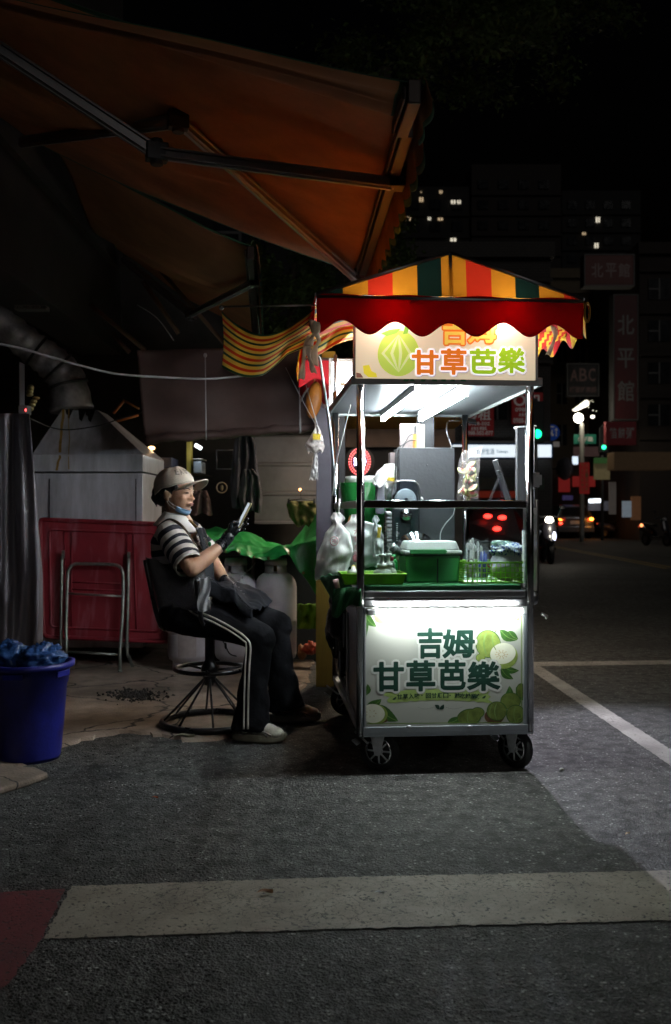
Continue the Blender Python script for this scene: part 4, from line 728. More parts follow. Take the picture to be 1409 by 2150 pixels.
root = garment('hanging_towel', [(604, 660, 1052), (602, 664, 1062), (608, 664, 1085), (622, 655, 1104)], 8.6, mat('olive_towel', (.09, .085, .022), .9, 0, .3, 30, .6), 'olive towel clipped on a hanger above the green tarp', .012)
mb = MB(); a, b, cc = P(606, 1051, 8.58), P(660, 1051, 8.58), P(631, 1032, 8.58); mb.tube([a, (a + b) / 2 + Vector((0, 0, .015)), b], .005, 6); mb.tube(spline([(a + b) / 2 + Vector((0, 0, .015)), cc, cc + Vector((.015, 0, .02)), cc + Vector((0, 0, .04))], 4), .003, 6)
for q_ in (a, b): mb.box(q_ + Vector((0, 0, -.005)), (.018, .02, .045))
build('clothes_hanger', mb, DARK, label='dark wire clothes hanger holding the olive towel', cat='hanger')
mb = MB(); mb.ell(P(630, 1028, 9.4), (.014, .01, .014), 10, 6); build('pilot_lamp', mb, lamp_mat('amber_point', (1, .4, .12), 5), label='tiny amber point of light above the towel hanger', cat='lamp')
mb = MB(); mb.tube([P(410, 934, 9.3), P(423, 942, 9.3)], .018, 10); build('fluorescent_lamp', mb, lamp_mat('small_tube', (.9, .97, 1), 4), label='short lit fluorescent tube glimpsed above the cap', cat='lamp'); point('small_tube_light', P(418, 948, 9.1), 1.2, (.9, .97, 1), .05)
mb = MB(); mb.ell(P(318, 941, 9), (.035, .02, .02), 10, 6); build('warm_bulb', mb, lamp_mat('warm_bulb', (1, .6, .25), 5), label='small warm bulb glimpsed between hood and tarp', cat='lamp'); point('warm_bulb_light', P(318, 950, 8.8), .8, (1, .6, .3), .03)
mb = MB(); mb.bb(P(406, 968, 9.2), P(432, 996, 9.5)); build('storage_box', mb, mat('bluegrey_box', (.16, .2, .25), .5), label='blue grey storage box with pale lid above the cap brim', cat='box', bevel=.01); mb = MB(); mb.bb(P(404, 963, 9.18), P(434, 967.5, 9.5)); build('lid', mb, WHITE_P, bpy.data.objects['storage_box'], bevel=.006)
mb = MB(); mb.bb(P(392, 925, 9.25), P(405, 1000, 9.4)); build('wall_bracket', mb, mat('yellow_side', (.3, .24, .04), .6), label='yellow painted shelf side under the hanging tarp', cat='bracket')
mb = MB(); mb.bb(P(380, 996.5, 9.15), P(446, 1000, 9.6)); build('wall_shelf', mb, mat('dark_shelf', (.06, .04, .03), .7), label='dark shelf board carrying the blue grey box', cat='shelf')
mb = MB(); mb.bb(P(338, 960, 9.0), P(375, 1030, 9.4)); build('locker', mb, mat('navy_box', (.035, .04, .07), .5), label='dark blue cabinet behind the crown of the cap', cat='cabinet', bevel=.01)
garment('cloth_bundle', [(408, 434, 1030), (404, 442, 1050), (402, 446, 1080)], 8.9, mat('mauve_cloth', (.16, .1, .1), .9, 0, .3, 5, .4), 'dull mauve cloth bundle behind her face', .06, 12)
mb = MB(); mb.lathe([(.05, 0), (.056, .01), (.05, .02), (.044, .01), (.05, 0)], P(466, 1024, 9.2), 20, rot=rotm(90, 0, 0)); mb.ell(P(466, 1024, 9.2), (.016, .01, .03), 8, 6); build('wall_fan', mb, mat('fan_tan', (.2, .17, .12), .6), label='small round tan thing on the dark wall left of the jacket', cat='fan')
mb = MB(); a, b = P(455, 945, 9.4), P(490, 985, 9.4); w = .006
for A, B in (((a.x, a.z), (b.x, a.z)), ((b.x, a.z), (b.x, b.z)), ((b.x, b.z), (a.x, b.z)), ((a.x, b.z), (a.x, a.z))): mb.tube([(A[0], 9.4, A[1]), (B[0], 9.4, B[1])], w, 6)
build('picture_frame', mb, ALU_D, label='empty thin dark frame on the wall left of the jackets', cat='frame')
OR = mat('orange_slat', (.4, .13, .03), .6, 0, .3, 8, .1)
for i, (a, b, c_) in enumerate((((238, 868), (262, 840), 8.8), ((262, 842), (292, 858), 8.6), ((246, 884), (290, 872), 8.9))):
    mb = MB(); mb.tube([P(*a, c_), P(*b, c_)], .03, 6, flat=.4); build('wood_slat', mb, OR, label=['upright orange brown slat right of the hood', 'pale sloping slat above the others right of the hood', 'lowest orange brown slat right of the hood'][i], cat='slat')
# small crossing struts in the dark roof
for i, (a, b) in enumerate((((190, 640), (305, 735)), ((300, 590), (375, 700)), ((235, 700), (272, 740)), ((330, 560), (470, 720)))):
    mb = MB(); mb.tube([P(*a, 8.6 + i * .2), P(*b, 8.9 + i * .1)], .022, 6); build('roof_strut', mb, mat('rust_strut', (.1, .05, .03), .7), label=['rusty strut left of the tarp, lowest', 'rusty strut above the tarp corner', 'short rusty strut close to the duct', 'long dark strut reaching behind the tarp'][i], cat='strut')
# cables
mb = MB(); mb.tube(spline([P(-40, 715, 5.9), P(50, 733, 6.), P(150, 762, 6.2), P(240, 784, 6.5), P(340, 792, 6.8), P(440, 795, 6.9), P(520, 788, 7.)], 8), .008, 8); build('cable', mb, CORD, label='sagging white cable crossing in front of the brown tarp', cat='cable')
mb = MB(); mb.tube(spline([P(62, 878, 7.6), P(110, 898, 7.8), P(150, 902, 7.85), P(210, 893, 7.8), P(250, 880, 7.4), P(300, 865, 7.3)], 8), .005, 6); build('cable', mb, DCORD, label='thin dark cable drooping across the steel hood', cat='cable')
mb = MB(); mb.tube(spline([P(541, 590, 8), P(543, 680, 8), P(552, 760, 8)], 6), .007, 6); build('cable', mb, mat('green_cord', (.08, .12, .09), .7), label='pale green cord hanging between awning and striped cloth', cat='cable')
mb = MB(); mb.tube(spline([P(288, 640, 7.4), P(330, 668, 7.4), P(365, 715, 7.4)], 6), .004, 6); build('cable', mb, CORD, label='thin grey wire in the dark above the brown tarp', cat='cable')

# ================================================================== rear stall (yellow roof, posts)
YEL = mat('yellow_paint_board', (.62, .33, .02), .5, 0, .12, 3, .03)
sr = thing('market_stall', 'yellow roofed stall with grey posts standing behind the cart', 'stall', (.4, 7, 0))
mb = MB(); mb.bb((-.62, .05, 2.2), (.95, 3.9, 2.26)); build('ceiling', mb, YEL, sr)
mb = MB(); mb.bb((-.64, 3.92, 2.05), (.97, 4.0, 2.3)); mb.bb((-.6, 3.7, 1.98), (.9, 3.76, 2.1)); build('rear_beam', mb, mat('stall_brown', (.2, .13, .1), .6), sr)
mb = MB(); mb.bb((-.54, -.13, 1.07 - .3), (-.43, -.03, 2.2)); build('post', mb, mat('violet_grey', (.11, .105, .135), .5, 0, .2, 4, .1), sr, bevel=.004)
mb = MB(); mb.bb((-.425, -.1, .75), (-.33, .0, 2.19)); build('post', mb, mat('black_post', (.02, .022, .026), .5), sr, bevel=.004)
mb = MB(); mb.bb((-.54, -.2, 0), (-.41, -.07, .76)); mb.bb((-.41 + .002, -.22, .02), (-.34, -.05, .73)); build('leg', mb, mat('yellow_wood', (.36, .25, .04), .6, 0, .3, 5, .3, stretch=(1, 1, .2)), sr, bevel=.004)
mb = MB(); mb.bb((-.5, -.06, 1.9), (-.40, -.045, 2.42)); build('yellow_edge', mb, YEL, sr)
mb = MB(); mb.bb((-.6, 3.95, 0), (1.1, 4.05, 2.0)); build('rear_panel', mb, mat('stall_dark', (.03, .03, .034), .7), sr)
c = P(793, 888, 8.6) - Vector((.4, 7, 0)); mb = MB(); mb.lathe([(0, 2.17), (.21, 2.17), (.23, 2.199), (0, 2.199)], (c.x, c.y, 0), 32); build('ceiling_lamp', mb, lamp_mat('round_lamp', (1, .80, .58), 80), sr)
mb = MB()  # red scalloped flap with white hem
def rv(u, v): px = 630 + 67 * u; yb = 858 - 40 * abs(math.sin((u * 1.15 + .12) * math.pi)) ** 1.3; return P(px, 757 + (yb - 757) * v, 6.75 - .05 * math.sin(u * 9) * v) - Vector((.4, 7, 0))
mb.grid(rv, 30, 12, mf=lambda u, v: 1 if v > .93 else 0); build('red_flap', mb, [mat('flap_red', (.5, .02, .02), .7, 0, .2, 4, .1, transl=.3), SW], sr, solid=.003)
mb = MB(); c = P(659, 828, 6.6); mb.ell((0, 0, -.07), (.055, .045, .13), 20, 14, rot=rotm(0, 8, 0)); mb.tube([(0, 0, .05), (.01, 0, .12)], .004, 6); build('hanging_gourd', mb, mat('orange_gourd', (.42, .15, .015), .55, 0, .4, 9, .3, 40), label='long orange gourd shape hanging under the red flap', cat='ornament', loc=c + Vector((0, 0, .03)))
# LED ring sign
c = P(755, 970, 9.5); root = thing('led_sign', 'round LED sign, red dotted ring round a violet white glow', 'LED sign', c); mb = MB(); mb.lathe([(0, .04), (.15, .04), (.15, -.0), (0, -.0)], (0, 0, 0), 28, rot=rotm(90, 0, 0)); build('housing', mb, DARK, root)
mb = MB(); [mb.ell((r_ * math.cos(2 * math.pi * k / 30), -.05, r_ * 1.25 * math.sin(2 * math.pi * k / 30)), (.006, .004, .006), 6, 4) for k in range(30) for r_ in (.105, .085)]; build('red_ring', mb, lamp_mat('led_red', (1, .02, .05), 5), root)
mb = MB(); put_text(mb, '滷味', (-.055, -.035, .06, .035), lambda x, y, L: (x, -.046, y), .03); build('glow_letters', mb, lamp_mat('led_white', (.6, .5, 1), 25), root)
# ================================================================== THE FOOD CART
TH = math.atan2(.084, .9965); OX, OY = .119, 4.53; CS, SN = math.cos(TH), math.sin(TH); WW, DD = .821, 1.42
def CU(px, v): k = (px - 704.5) / F; return (k * (OY + CS * v) - OX + SN * v) / (CS - SN * k)
def CZ(py, u, v): return CAMZ - (py - 1075) / F * (OY + SN * u + CS * v)
def LC(px, py, v): u = CU(px, v); return Vector((u, v, CZ(py, u, v)))
def CW(u, v, z): return Vector((OX + CS * u - SN * v, OY + SN * u + CS * v, z))
def on_cart(name, label, cat, px, py, v, group=None): p = LC(px, py, v); return thing(name, label, cat, CW(*p), TH, group), p
cart = thing('food_cart', 'stainless steel guava cart on wheels with striped canopy and lit signs', 'food cart', (OX, OY, 0), TH)
z_c = .872
q = MB()
for (u, v, z0, z1) in ((0, 0, .183, 1.862), (WW, 0, .19, 1.862), (.0, DD, .2, 2.0), (WW - .0, DD, .2, 1.862)):
    p = MB(); p.cyl((u, v, z0), (u, v, z1), .0195, n=20); build('post', p, CHROME, cart)
p = MB(); p.box((0, -.0, 1.877), (.05, .05, .028)); p.box((WW, 0, 1.877), (.05, .05, .028)); build('post_cap', p, STEEL_B, cart, bevel=.004)
# counter with rolled edges and sloping front lip
q = MB(); q.bb((-.06, .03, .795), (WW + .06, DD + .02, .862)); build('counter', q, STEEL_B, cart, bevel=.022)
q = MB(); q.bb((.02, -.012, .838), (WW - .02, .029, .874)); q.add([(.02, -.014, .836), (WW - .02, -.014, .836), (WW - .02, .004, .79), (.02, .004, .79), (.02, .02, .836), (WW - .02, .02, .836), (WW - .02, .02, .79), (.02, .02, .79)], [(0, 1, 2, 3), (4, 5, 1, 0), (3, 2, 6, 7), (4, 7, 6, 5)]); build('counter_lip', q, STEEL_B, cart, bevel=.006)
GM = mat('green_mat', (.02, .17, .05), .65, 0, .25, 12, .4, 120)
q = MB(); q.bb((.03, .034, .866), (WW - .03, DD - .05, .898)); build('counter_mat', q, GM, cart, bevel=.008)
# body
PANEL = mat('body_panel', (.34, .34, .36), .42, .6, .12, 2, .05, 30)
q = MB(); q.bb((.0, .024, .215), (WW - .0, .62, .79)); build('cabinet', q, PANEL, cart, bevel=.004)
q = MB()
for a, b in (((-.012, .03, .72), (-.002, .6, .78)), ((-.012, .03, .215), (-.002, .6, .26)), ((-.012, .03, .265), (-.002, .07, .715)), ((-.012, .56, .265), (-.002, .6, .715))): q.bb(a, b)
build('side_frame', q, STEEL_B, cart, bevel=.003)
q = MB()
for (a, b) in (((0, 0, .198), (WW, 0, .198)), ((0, 0, .215), (0, DD, .215)), ((WW, 0, .215), (WW, DD, .215)), ((0, DD, .215), (WW, DD, .215))): q.box((Vector(a) + Vector(b)) / 2, (abs(b[0] - a[0]) + .03, abs(b[1] - a[1]) + .03, .035))
build('base_rail', q, mat('base_alu', (.45, .5, .55), .35, .8, .1, 4, 0), cart, bevel=.004)
q = MB(); q.bb((.02, .63, .24), (WW - .02, DD - .03, .25)); q.bb((.03, .64, .26), (WW - .03, DD - .06, .55)); build('lower_shelf', q, DARK, cart)
# printed front panel
v0 = -.006
def sp(px, py, L=0.): u = CU(px, v0); return Vector((u, v0 - L * .35, CZ(py, u, v0)))
a, b = sp(766, 1526), sp(1104, 1272)
PRINT_W = mat('print_white', (.47, .49, .45), .3, 0, .06, 1.5, .12, 5, coat=.35)
q = MB(); q.bb((a.x, v0, a.z), (b.x, .02, b.z)); panel = build('sign_panel', q, PRINT_W, cart)
q = MB(); fr = .012
q.bb((a.x - .008, v0 - .012, a.z - .03), (b.x + .008, .0, a.z - .001)); q.bb((b.x - .012, v0 - .01, a.z), (b.x + .006, v0 - .0006, b.z)); q.bb((a.x - .006, v0 - .01, a.z), (a.x + .004, v0 - .0006, b.z)); build('panel_frame', q, bpy.data.materials['base_alu'], cart, bevel=.002)
q = MB()
for px in (858, 985): q.ell(sp(px, 1525, .034), (.014, .006, .008), 12, 6)
build('rivet', q, STEEL, cart)
PR = dict(ink=mat('print_ink', (.012, .05, .035), .35, 0, .2, 4, 0, coat=.3), out=mat('print_outline', (.66, .69, .66), .3, 0, .05, 3, 0, coat=.3), grn=mat('print_green', (.2, .33, .06), .35, 0, .3, 9, 0, coat=.3), brush=mat('print_brush', (.42, .58, .18), .35, 0, .25, 12, 0, coat=.3),
          leaf=mat('print_leaf', (.055, .16, .03), .35, 0, .45, 14, 0, coat=.3), leafl=mat('print_leaf_light', (.25, .42, .12), .35, 0, .3, 14, 0, coat=.3), guava=mat('print_guava', (.33, .45, .1), .35, 0, .45, 16, 0, detail=8, coat=.3), guavd=mat('print_guava_deep', (.2, .28, .06), .35, 0, .5, 16, 0, detail=8, coat=.3), flesh=mat('print_flesh', (.78, .8, .66), .35, 0, .08, 12, 0, coat=.3), seed=mat('print_seed', (.62, .52, .3), .4), bask=mat('print_basket', (.16, .08, .04), .4, 0, .5, 40, 0), shade=mat('print_shadow', (.35, .37, .33), .35, 0, .1, 5, 0), grey=mat('print_vein', (.6, .62, .57), .35, 0, .1, 5, 0))
_ly = [0.]
def art(name, items, mname, layer):
    if name in ('guava_print', 'guava_rim_print', 'guava_flesh_print', 'leaf_print', 'basket_print'):
        for i, f in enumerate(items): q = MB(); f(q, layer + .00002 * i); build(name, q, PR[mname], panel)
        return
    q = MB(); [f(q, layer + .00002 * i) for i, f in enumerate(items)]; return build(name, q, PR[mname], panel)
def ellp(cx, cy, rx, ry, rot=0, n=30, wob=0, clip=None):
    def f(q, L):
        pts = []
        for k in range(n):
            t = 2 * math.pi * k / n; w_ = 1 + wob * math.sin(3 * t + cx) + wob * .6 * math.cos(5 * t); x = rx * w_ * math.cos(t); y = ry * w_ * math.sin(t); X = cx + x * math.cos(R(rot)) - y * math.sin(R(rot)); Y = cy + x * math.sin(R(rot)) + y * math.cos(R(rot)); pts.append((min(max(X, 769), 1098), min(max(Y, 1291), 1519)))
        q.flatpoly(pts, lambda x, y: sp(x, y, L))
    return f
def leafp(x0, y0, x1, y1, w, rib=False, n=12):
    def f(q, L):
        dx, dy = x1 - x0, y1 - y0; ln = math.hypot(dx, dy); nx, ny = -dy / ln, dx / ln; a_, b_ = [], []
        for k in range(n + 1):
            t = k / n; h = (w * (.05 if k < n else 0)) if rib else w * math.sin(math.pi * t) ** .8 * (1.15 - .4 * t) * (1 + .04 * (k % 2)); bx, by = x0 + dx * t + nx * .12 * ln * math.sin(math.pi * t), y0 + dy * t + ny * .12 * ln * math.sin(math.pi * t); a_.append((bx + nx * h, by + ny * h)); b_.append((bx - nx * h, by - ny * h))
        q.flatpoly([(min(max(x, 769), 1098), min(max(y, 1291), 1519)) for x, y in a_ + b_[1:-1][::-1]], lambda x, y: sp(x, y, L))
    return f
LV = [(768, 1288, 790, 1316, 9), (772, 1300, 768, 1340, 8), (1068, 1325, 1088, 1342, 9), (1050, 1322, 1086, 1344, 10), (1058, 1400, 1090, 1408, 7), (1052, 1402, 1078, 1426, 8), (770, 1482, 801, 1468, 9), (768, 1460, 772, 1436, 6), (797, 1480, 836, 1514, 13), (1062, 1475, 1070, 1440, 9), (1058, 1470, 1086, 1468, 4), (940, 1517, 966, 1505, 9), (1098, 1470, 1084, 1442, 12)]
art('leaf_print', [leafp(*l_) for l_ in LV], 'leaf', .0006); art('leaf_vein_print', [leafp(*l_, True) for l_ in LV], 'leafl', .0012)
art('leaf_print', [leafp(785, 1290, 810, 1308, 6), leafp(1078, 1302, 1084, 1292, 3), leafp(1084, 1303, 1090, 1296, 2.5)], 'leafl', .0006)
# whole and cut guavas
art('guava_print', [ellp(1025, 1352, 25, 28, -8, wob=.015), ellp(1009, 1381, 9, 8)], 'guava', .0016)
art('guava_rim_print', [ellp(1058, 1377, 29, 27, 0), ellp(788, 1500, 26, 21, 0)], 'guava', .0019)
art('guava_flesh_print', [ellp(1056, 1372, 27, 22, -12), ellp(783, 1498, 25, 20, 5)], 'flesh', .0022)
rs_ = random.Random(4); art('seed_print', [ellp(1053 + 12 * math.cos(t) * k_, 1374 + 8 * math.sin(t) * k_, 2, 1.1, math.degrees(t), 8) for t in [i * .62 for i in range(10)] for k_ in (1.0, .55)] + [ellp(779 + 10 * math.cos(t), 1498 + 7 * math.sin(t), 1.8, 1, math.degrees(t), 8) for t in [i * .9 for i in range(7)]], 'seed', .0025)
art('basket_print', [ellp(1038, 1504, 21, 16), ellp(800, 1512, 14, 6)], 'bask', .0015)
art('guava_rim_print', [ellp(985, 1506, 26, 18, -10), ellp(1003, 1496, 14.5, 11.5), ellp(1072, 1472, 21.5, 18.5), ellp(1094, 1450, 10.5, 15.5)], 'leaf', .0017); art('guava_rim_print', [ellp(1043, 1493, 21.5, 20.5), ellp(1083, 1500, 20.5, 20.5)], 'leaf', .0020); art('guava_rim_print', [ellp(1025, 1352, 26.5, 29.5, -8), ellp(1009, 1381, 10, 9)], 'leaf', .0015)
art('guava_print', [ellp(985, 1506, 24, 16, -10), ellp(1003, 1496, 13, 10), ellp(1072, 1472, 20, 17), ellp(1094, 1450, 9, 14)], 'guavd', .0018); art('guava_print', [ellp(1043, 1493, 20, 19, 0, wob=.02), ellp(1083, 1500, 19, 19, 0, wob=.02)], 'guavd', .0021)
art('vein_print', [leafp(1022, 1326, 1022, 1376, 30, True), leafp(1012, 1328, 1006, 1370, 20, True), leafp(1036, 1328, 1042, 1366, 20, True), leafp(1043, 1476, 1043, 1512, 20, True), leafp(1034, 1478, 1030, 1508, 16, True), leafp(985, 1492, 984, 1519, 16, True), leafp(1083, 1482, 1083, 1517, 16, True)], 'leafl', .0024)
art('stem_print', [leafp(1039, 1328, 1041, 1317, 14, True), leafp(1041, 1324, 1052, 1322, 8, True)], 'bask', .0024)
# lettering: pale die-cut border, soft grey edge, dark green ink
big = [('吉', 878, 1320, 928, 1381), ('姆', 931, 1322, 995, 1380), ('甘', 786, 1391, 846, 1450), ('草', 855, 1388, 912, 1450), ('芭', 922, 1387, 976, 1447), ('樂', 983, 1390, 1048, 1449)]
def P2(px, py): w = sp(px, py); return (w.x, w.z)
def txt(items, mname, name, off, grow, layer, dy=0.):
    q = MB()
    for (c_, x0, y0, x1, y1) in items: p0, p1 = P2(x0, y1), P2(x1, y0); put_text(q, c_, (p0[0] + dy, p0[1] - dy, p1[0] + dy, p1[1] - dy), lambda x, y, L: Vector((x, v0 - L * .35, y)), off, 0, grow, layer)
    return build(name, q, PR[mname], panel)
txt(big, 'shade', 'letter_edge', .01, .0152, .0024, .0012); txt(big, 'out', 'letter_border', .01, .0145, .0030); txt(big, 'ink', 'lettering', .01, .0036, .0038)
def brush(q, L):
    top = [(808 + i * 9.6, 1452 - 5 * math.sin(math.pi * i / 23) + 1.2 * math.sin(i * 2.1)) for i in range(24)]; bot = [(1032 - i * 9.4 + (4 if i == 0 else 0), 1476 - 6 * math.sin(math.pi * i / 23) + 1.2 * math.sin(i * 2.7)) for i in range(24)]
    q.flatpoly(top + [(1024, 1458), (1031, 1463), (1024, 1468)] + bot + [(812, 1470), (818, 1464), (806, 1460)], lambda x, y: sp(x, y, L))
art('brush_print', [brush], 'brush', .0012)
small = []
x = 834
for w_ in ('甘草入味', '回甘順口', '越吃越涮嘴'):
    for c_ in w_:
        yy = 1463.5 - 3.5 * math.sin(math.pi * (x - 820) / 205); n_ = 12.2 if len(w_) == 4 else 11.2; small.append((c_, x, yy - 5.2, x + 10.2, yy + 5.2)); x += n_
    x += 11.5
txt(small, 'ink', 'slogan', .03, 0, .0040)
art('dot_print', [ellp(886, 1460, 1.4, 1.4, n=10), ellp(945, 1460, 1.4, 1.4, n=10), leafp(824, 1469, 832, 1463, 2.2), leafp(1012, 1466, 1020, 1460, 2.2), leafp(922, 1489, 913, 1480, 4), leafp(923, 1489, 932, 1479, 4), leafp(875, 1484, 912, 1484, 3, True), leafp(934, 1484, 974, 1483, 3, True)], 'ink', .0018)
q = MB()
def ln(x0, y0, x1, y1, w=.9): dx, dy = x1 - x0, y1 - y0; l_ = math.hypot(dx, dy); nx, ny = -dy / l_ * w, dx / l_ * w; q.flatpoly([(x0 + nx, y0 + ny), (x1 + nx, y1 + ny), (x1 - nx, y1 - ny), (x0 - nx, y0 - ny)], lambda x, y: sp(x, y, .0028))
ln(1094.5, 1292, 1094.5, 1507); ln(1094.5, 1507, 1088, 1510); ln(1088, 1510, 1085, 1516.5); ln(1085, 1516.5, 770, 1519.5); build('border_print', q, PR['grn'], panel)
# tube lamp under the counter lip
a, b = sp(792, 1285), sp(1088, 1280); zt = (a.z + b.z) / 2
q = MB(); q.cyl((a.x, -.052, zt), (b.x, -.052, zt), .0125, n=16); fl = build('front_tube', q, lamp_mat('tube_front', (.93, 1, .96), 85), cart)
q = MB(); q.bb((a.x - .005, -.062, zt + .0135), (b.x + .005, -.030, zt + .024)); build('tube_housing', q, WHITE_P, cart, bevel=.004)
q = MB(); q.bb((a.x - .05, -.058, zt - .012), (a.x - .006, -.0, zt + .012)); q.bb((b.x + .006, -.058, zt - .012), (b.x + .03, .0, zt + .022)); build('tube_clip', q, GALV, cart, bevel=.003)
# shelf bars and glass
zb0, zb1 = 1.268, 1.306
q = MB(); q.bb((.019, -.014, zb0), (WW - .019, .014, zb1)); build('front_bar', q, CHROME, cart, bevel=.005)
q = MB(); q.bb((-.013, .02, zb0), (.013, DD - .02, zb1)); q.bb((WW - .013, .02, zb0), (WW + .013, DD - .02, zb1)); build('side_bar', q, STEEL, cart, bevel=.004)
q = MB(); q.bb((.016, .018, zb1 - .012), (WW - .016, .42, zb1 - .004)); build('glass_shelf', q, glass_mat('shelf_glass', (.9, .95, .93), .05), cart)
q = MB(); q.bb((.02, .0, .876), (WW - .02, .005, zb0 - .001)); build('front_pane', q, glass_mat('pane_glass', (.86, .9, .9), .13), cart)
# ceiling, rim and tubes
CEIL = mat('ceiling_sheet', (.15, .165, .175), .3, .0, .06, 1.2, .02, 6, rvar=.04, spec=.08)
q = MB(); q.bb((-.035, .012, 1.868), (WW + .035, DD + .04, 1.874)); build('ceiling', q, CEIL, cart)
q = MB(); q.bb((-.05, -.052, 1.852), (WW + .05, -.032, 1.892)); q.bb((-.05, -.03, 1.852), (-.037, DD + .04, 1.892)); q.bb((WW + .037, -.03, 1.852), (WW + .05, DD + .04, 1.892)); q.bb((-.05, DD + .042, 1.852), (WW + .05, DD + .055, 1.892)); build('ceiling_rim', q, mat('rim_alu', (.4, .42, .42), .35, .8, .1, 4, 0), cart, bevel=.003)
TUBE = lamp_mat('tube_ceiling', (.9, .98, 1), 140)
for px0, py0, px1, py1 in ((875, 828, 805, 880), (975, 828, 884, 880)):
    Y0 = .598 / (1075 - py0) * 2000 if 0 else None
    def LZ(px, py, z): # local point at height z
        Y = (z - CAMZ) * F / (1075 - py); X = (px - 704.5) / F * Y; dx, dy = X - OX, Y - OY; return Vector((dx * CS + dy * SN, -dx * SN + dy * CS, z))
    A, B = LZ(px0, py0, 1.818), LZ(px1, py1, 1.818); q = MB(); q.cyl(A, B, .0125, n=16); build('ceiling_tube', q, TUBE, cart)
    d_ = (B - A).normalized(); yaw = math.degrees(math.atan2(d_.y, d_.x)); q = MB(); q.box((A + B) / 2 + Vector((0, 0, .032)), ((B - A).length + .05, .028, .034), rotm(0, 0, yaw)); q.box(A - d_ * .012, (.022, .03, .03), rotm(0, 0, yaw)); q.box(B + d_ * .012, (.022, .03, .03), rotm(0, 0, yaw)); build('tube_fitting', q, WHITE_P, cart, bevel=.002)
q = MB(); q.cyl((.03, -.018, 1.902), (WW - .03, -.018, 1.902), .0125, n=14); build('fascia_fill_tube', q, lamp_mat('fascia_fill', (.95, .99, 1), 300), cart)  # unseen tube added behind the sign to light the fronts of the goods
# fascia light boxes
def ribs(name, col, es):
    def ex(m, n, l, b, rp, mp):
        w = n.new('ShaderNodeTexWave'); w.bands_direction = 'Z'; w.inputs['Scale'].default_value = 42; w.inputs['Distortion'].default_value = 0; l.new(mp.outputs[0], w.inputs[0])
        mr = n.new('ShaderNodeMapRange'); l.new(w.outputs['Fac'], mr.inputs[0]); mr.inputs[3].default_value = es * .8; mr.inputs[4].default_value = es
        l.new(mr.outputs[0], b.inputs['Emission Strength']); l.new(rp.outputs[0], b.inputs['Emission Color'])
    return mat(name, col, .5, 0, .05, 2, 0, extra=ex)
LBF = ribs('lightbox_cream', (.86, .74, .52), .62)
sv = -.056
def sb(px, py, L=0.): u = CU(px, sv); return Vector((u, sv - L, CZ(py, u, sv)))
a, b = sb(747, 794), sb(1124, 645)
q = MB(); q.bb((a.x, sv, a.z), (b.x, sv + .022, b.z)); box = build('fascia_sign', q, LBF, cart)
q = MB(); q.bb((b.x + .001, sv - .004, a.z), (b.x + .012, sv + .03, b.z)); q.bb((a.x - .01, sv - .004, a.z), (a.x - .001, sv + .03, b.z)); build('fascia_trim', q, bpy.data.materials['rim_alu'], cart)
def ink(name, col, es=.5): return mat(name, col, .4, 0, .08, 6, 0, emit=col, es=es)
INK = dict(o=ink('ink_orange', (.85, .21, .02), .6), g=ink('ink_green', (.36, .6, .02), .6), w=ink('ink_white', (.9, .9, .95), .95), v=ink('ink_violet', (.35, .25, .5), .3), y=ink('ink_yellow', (.95, .62, .1), .6), gu=ink('ink_guava', (.5, .66, .1), .6), gl=ink('ink_pale_guava', (.7, .8, .35), .6), lf=ink('ink_leaf', (.2, .45, .05), .5), yl=ink('ink_swoosh', (.85, .72, .05), .6), rd=ink('ink_rust', (.3, .14, .1), .4))
def txb(items, m, name, off, grow, layer, dx=0., tilt=0.):
    q = MB()
    for (c_, x0, y0, x1, y1) in items: p0, p1 = sb(x0, y1), sb(x1, y0); put_text(q, c_, (p0.x + dx, p0.z - dx, p1.x + dx, p1.z - dx), lambda x, y, L: Vector((x, sv - L, y)), off, 0, grow, layer)
    return build(name, q, INK[m], box)
def arb(items, m, name, layer):
    q = MB()
    for i, pts in enumerate(items): q.flatpoly(pts, lambda x, y: sb(x, y, layer + i * .00003))
    return build(name, q, INK[m], box)
def el(cx, cy, rx, ry, n=36, wob=.0): return [(cx + rx * (1 + wob * math.sin(3 * 2 * math.pi * k / n)) * math.cos(2 * math.pi * k / n), cy + ry * math.sin(2 * math.pi * k / n)) for k in range(n)]
row = [('甘', 866, 737, 919, 785), ('草', 927, 734, 978, 785), ('芭', 988, 734, 1040, 783), ('樂', 1047, 732, 1101, 782)]
txb(row, 'v', 'letter_edge', .01, .0115, .0012, .0018); txb(row, 'w', 'letter_border', .01, .011, .0019); txb(row[:2], 'o', 'lettering', .01, .0034, .0027); txb(row[2:], 'g', 'lettering', .01, .0034, .0027)
up = [('吉', 928, 664, 980, 722), ('姆', 984, 660, 1040, 719)]
txb(up, 'o', 'letter_border', .01, .0095, .0012); txb(up, 'y', 'lettering', .01, .002, .0021)
arb([el(837, 742, 44, 48, wob=.02)], 'gu', 'guava_print', .0004); arb([[(837 + a_ * .45 * (1 - abs(t)) * 1.6 + w_ * (1 - t * t), 742 + 40 * t) for t, w_ in ([(k / 8 - 1, -3.2) for k in range(17)] + [(1 - k / 8, 3.2) for k in range(1, 16)])] for a_ in (-46, -20, 6, 34)], 'gl', 'guava_print', .0006)
arb([[(800, 700), (818, 692), (842, 690), (832, 700), (812, 706)], [(846, 702), (850, 686), (860, 682), (856, 700)]], 'lf', 'leaf_print', .0005)
arb([[(762, 768), (775, 766), (780, 779), (790, 784), (792, 792), (774, 792), (764, 784)]], 'yl', 'swoosh_print', .0005); arb([[(748, 782), (757, 784), (763, 793), (748, 793)]], 'rd', 'rust_print', .0005)
q = MB(); rr = random.Random(6)
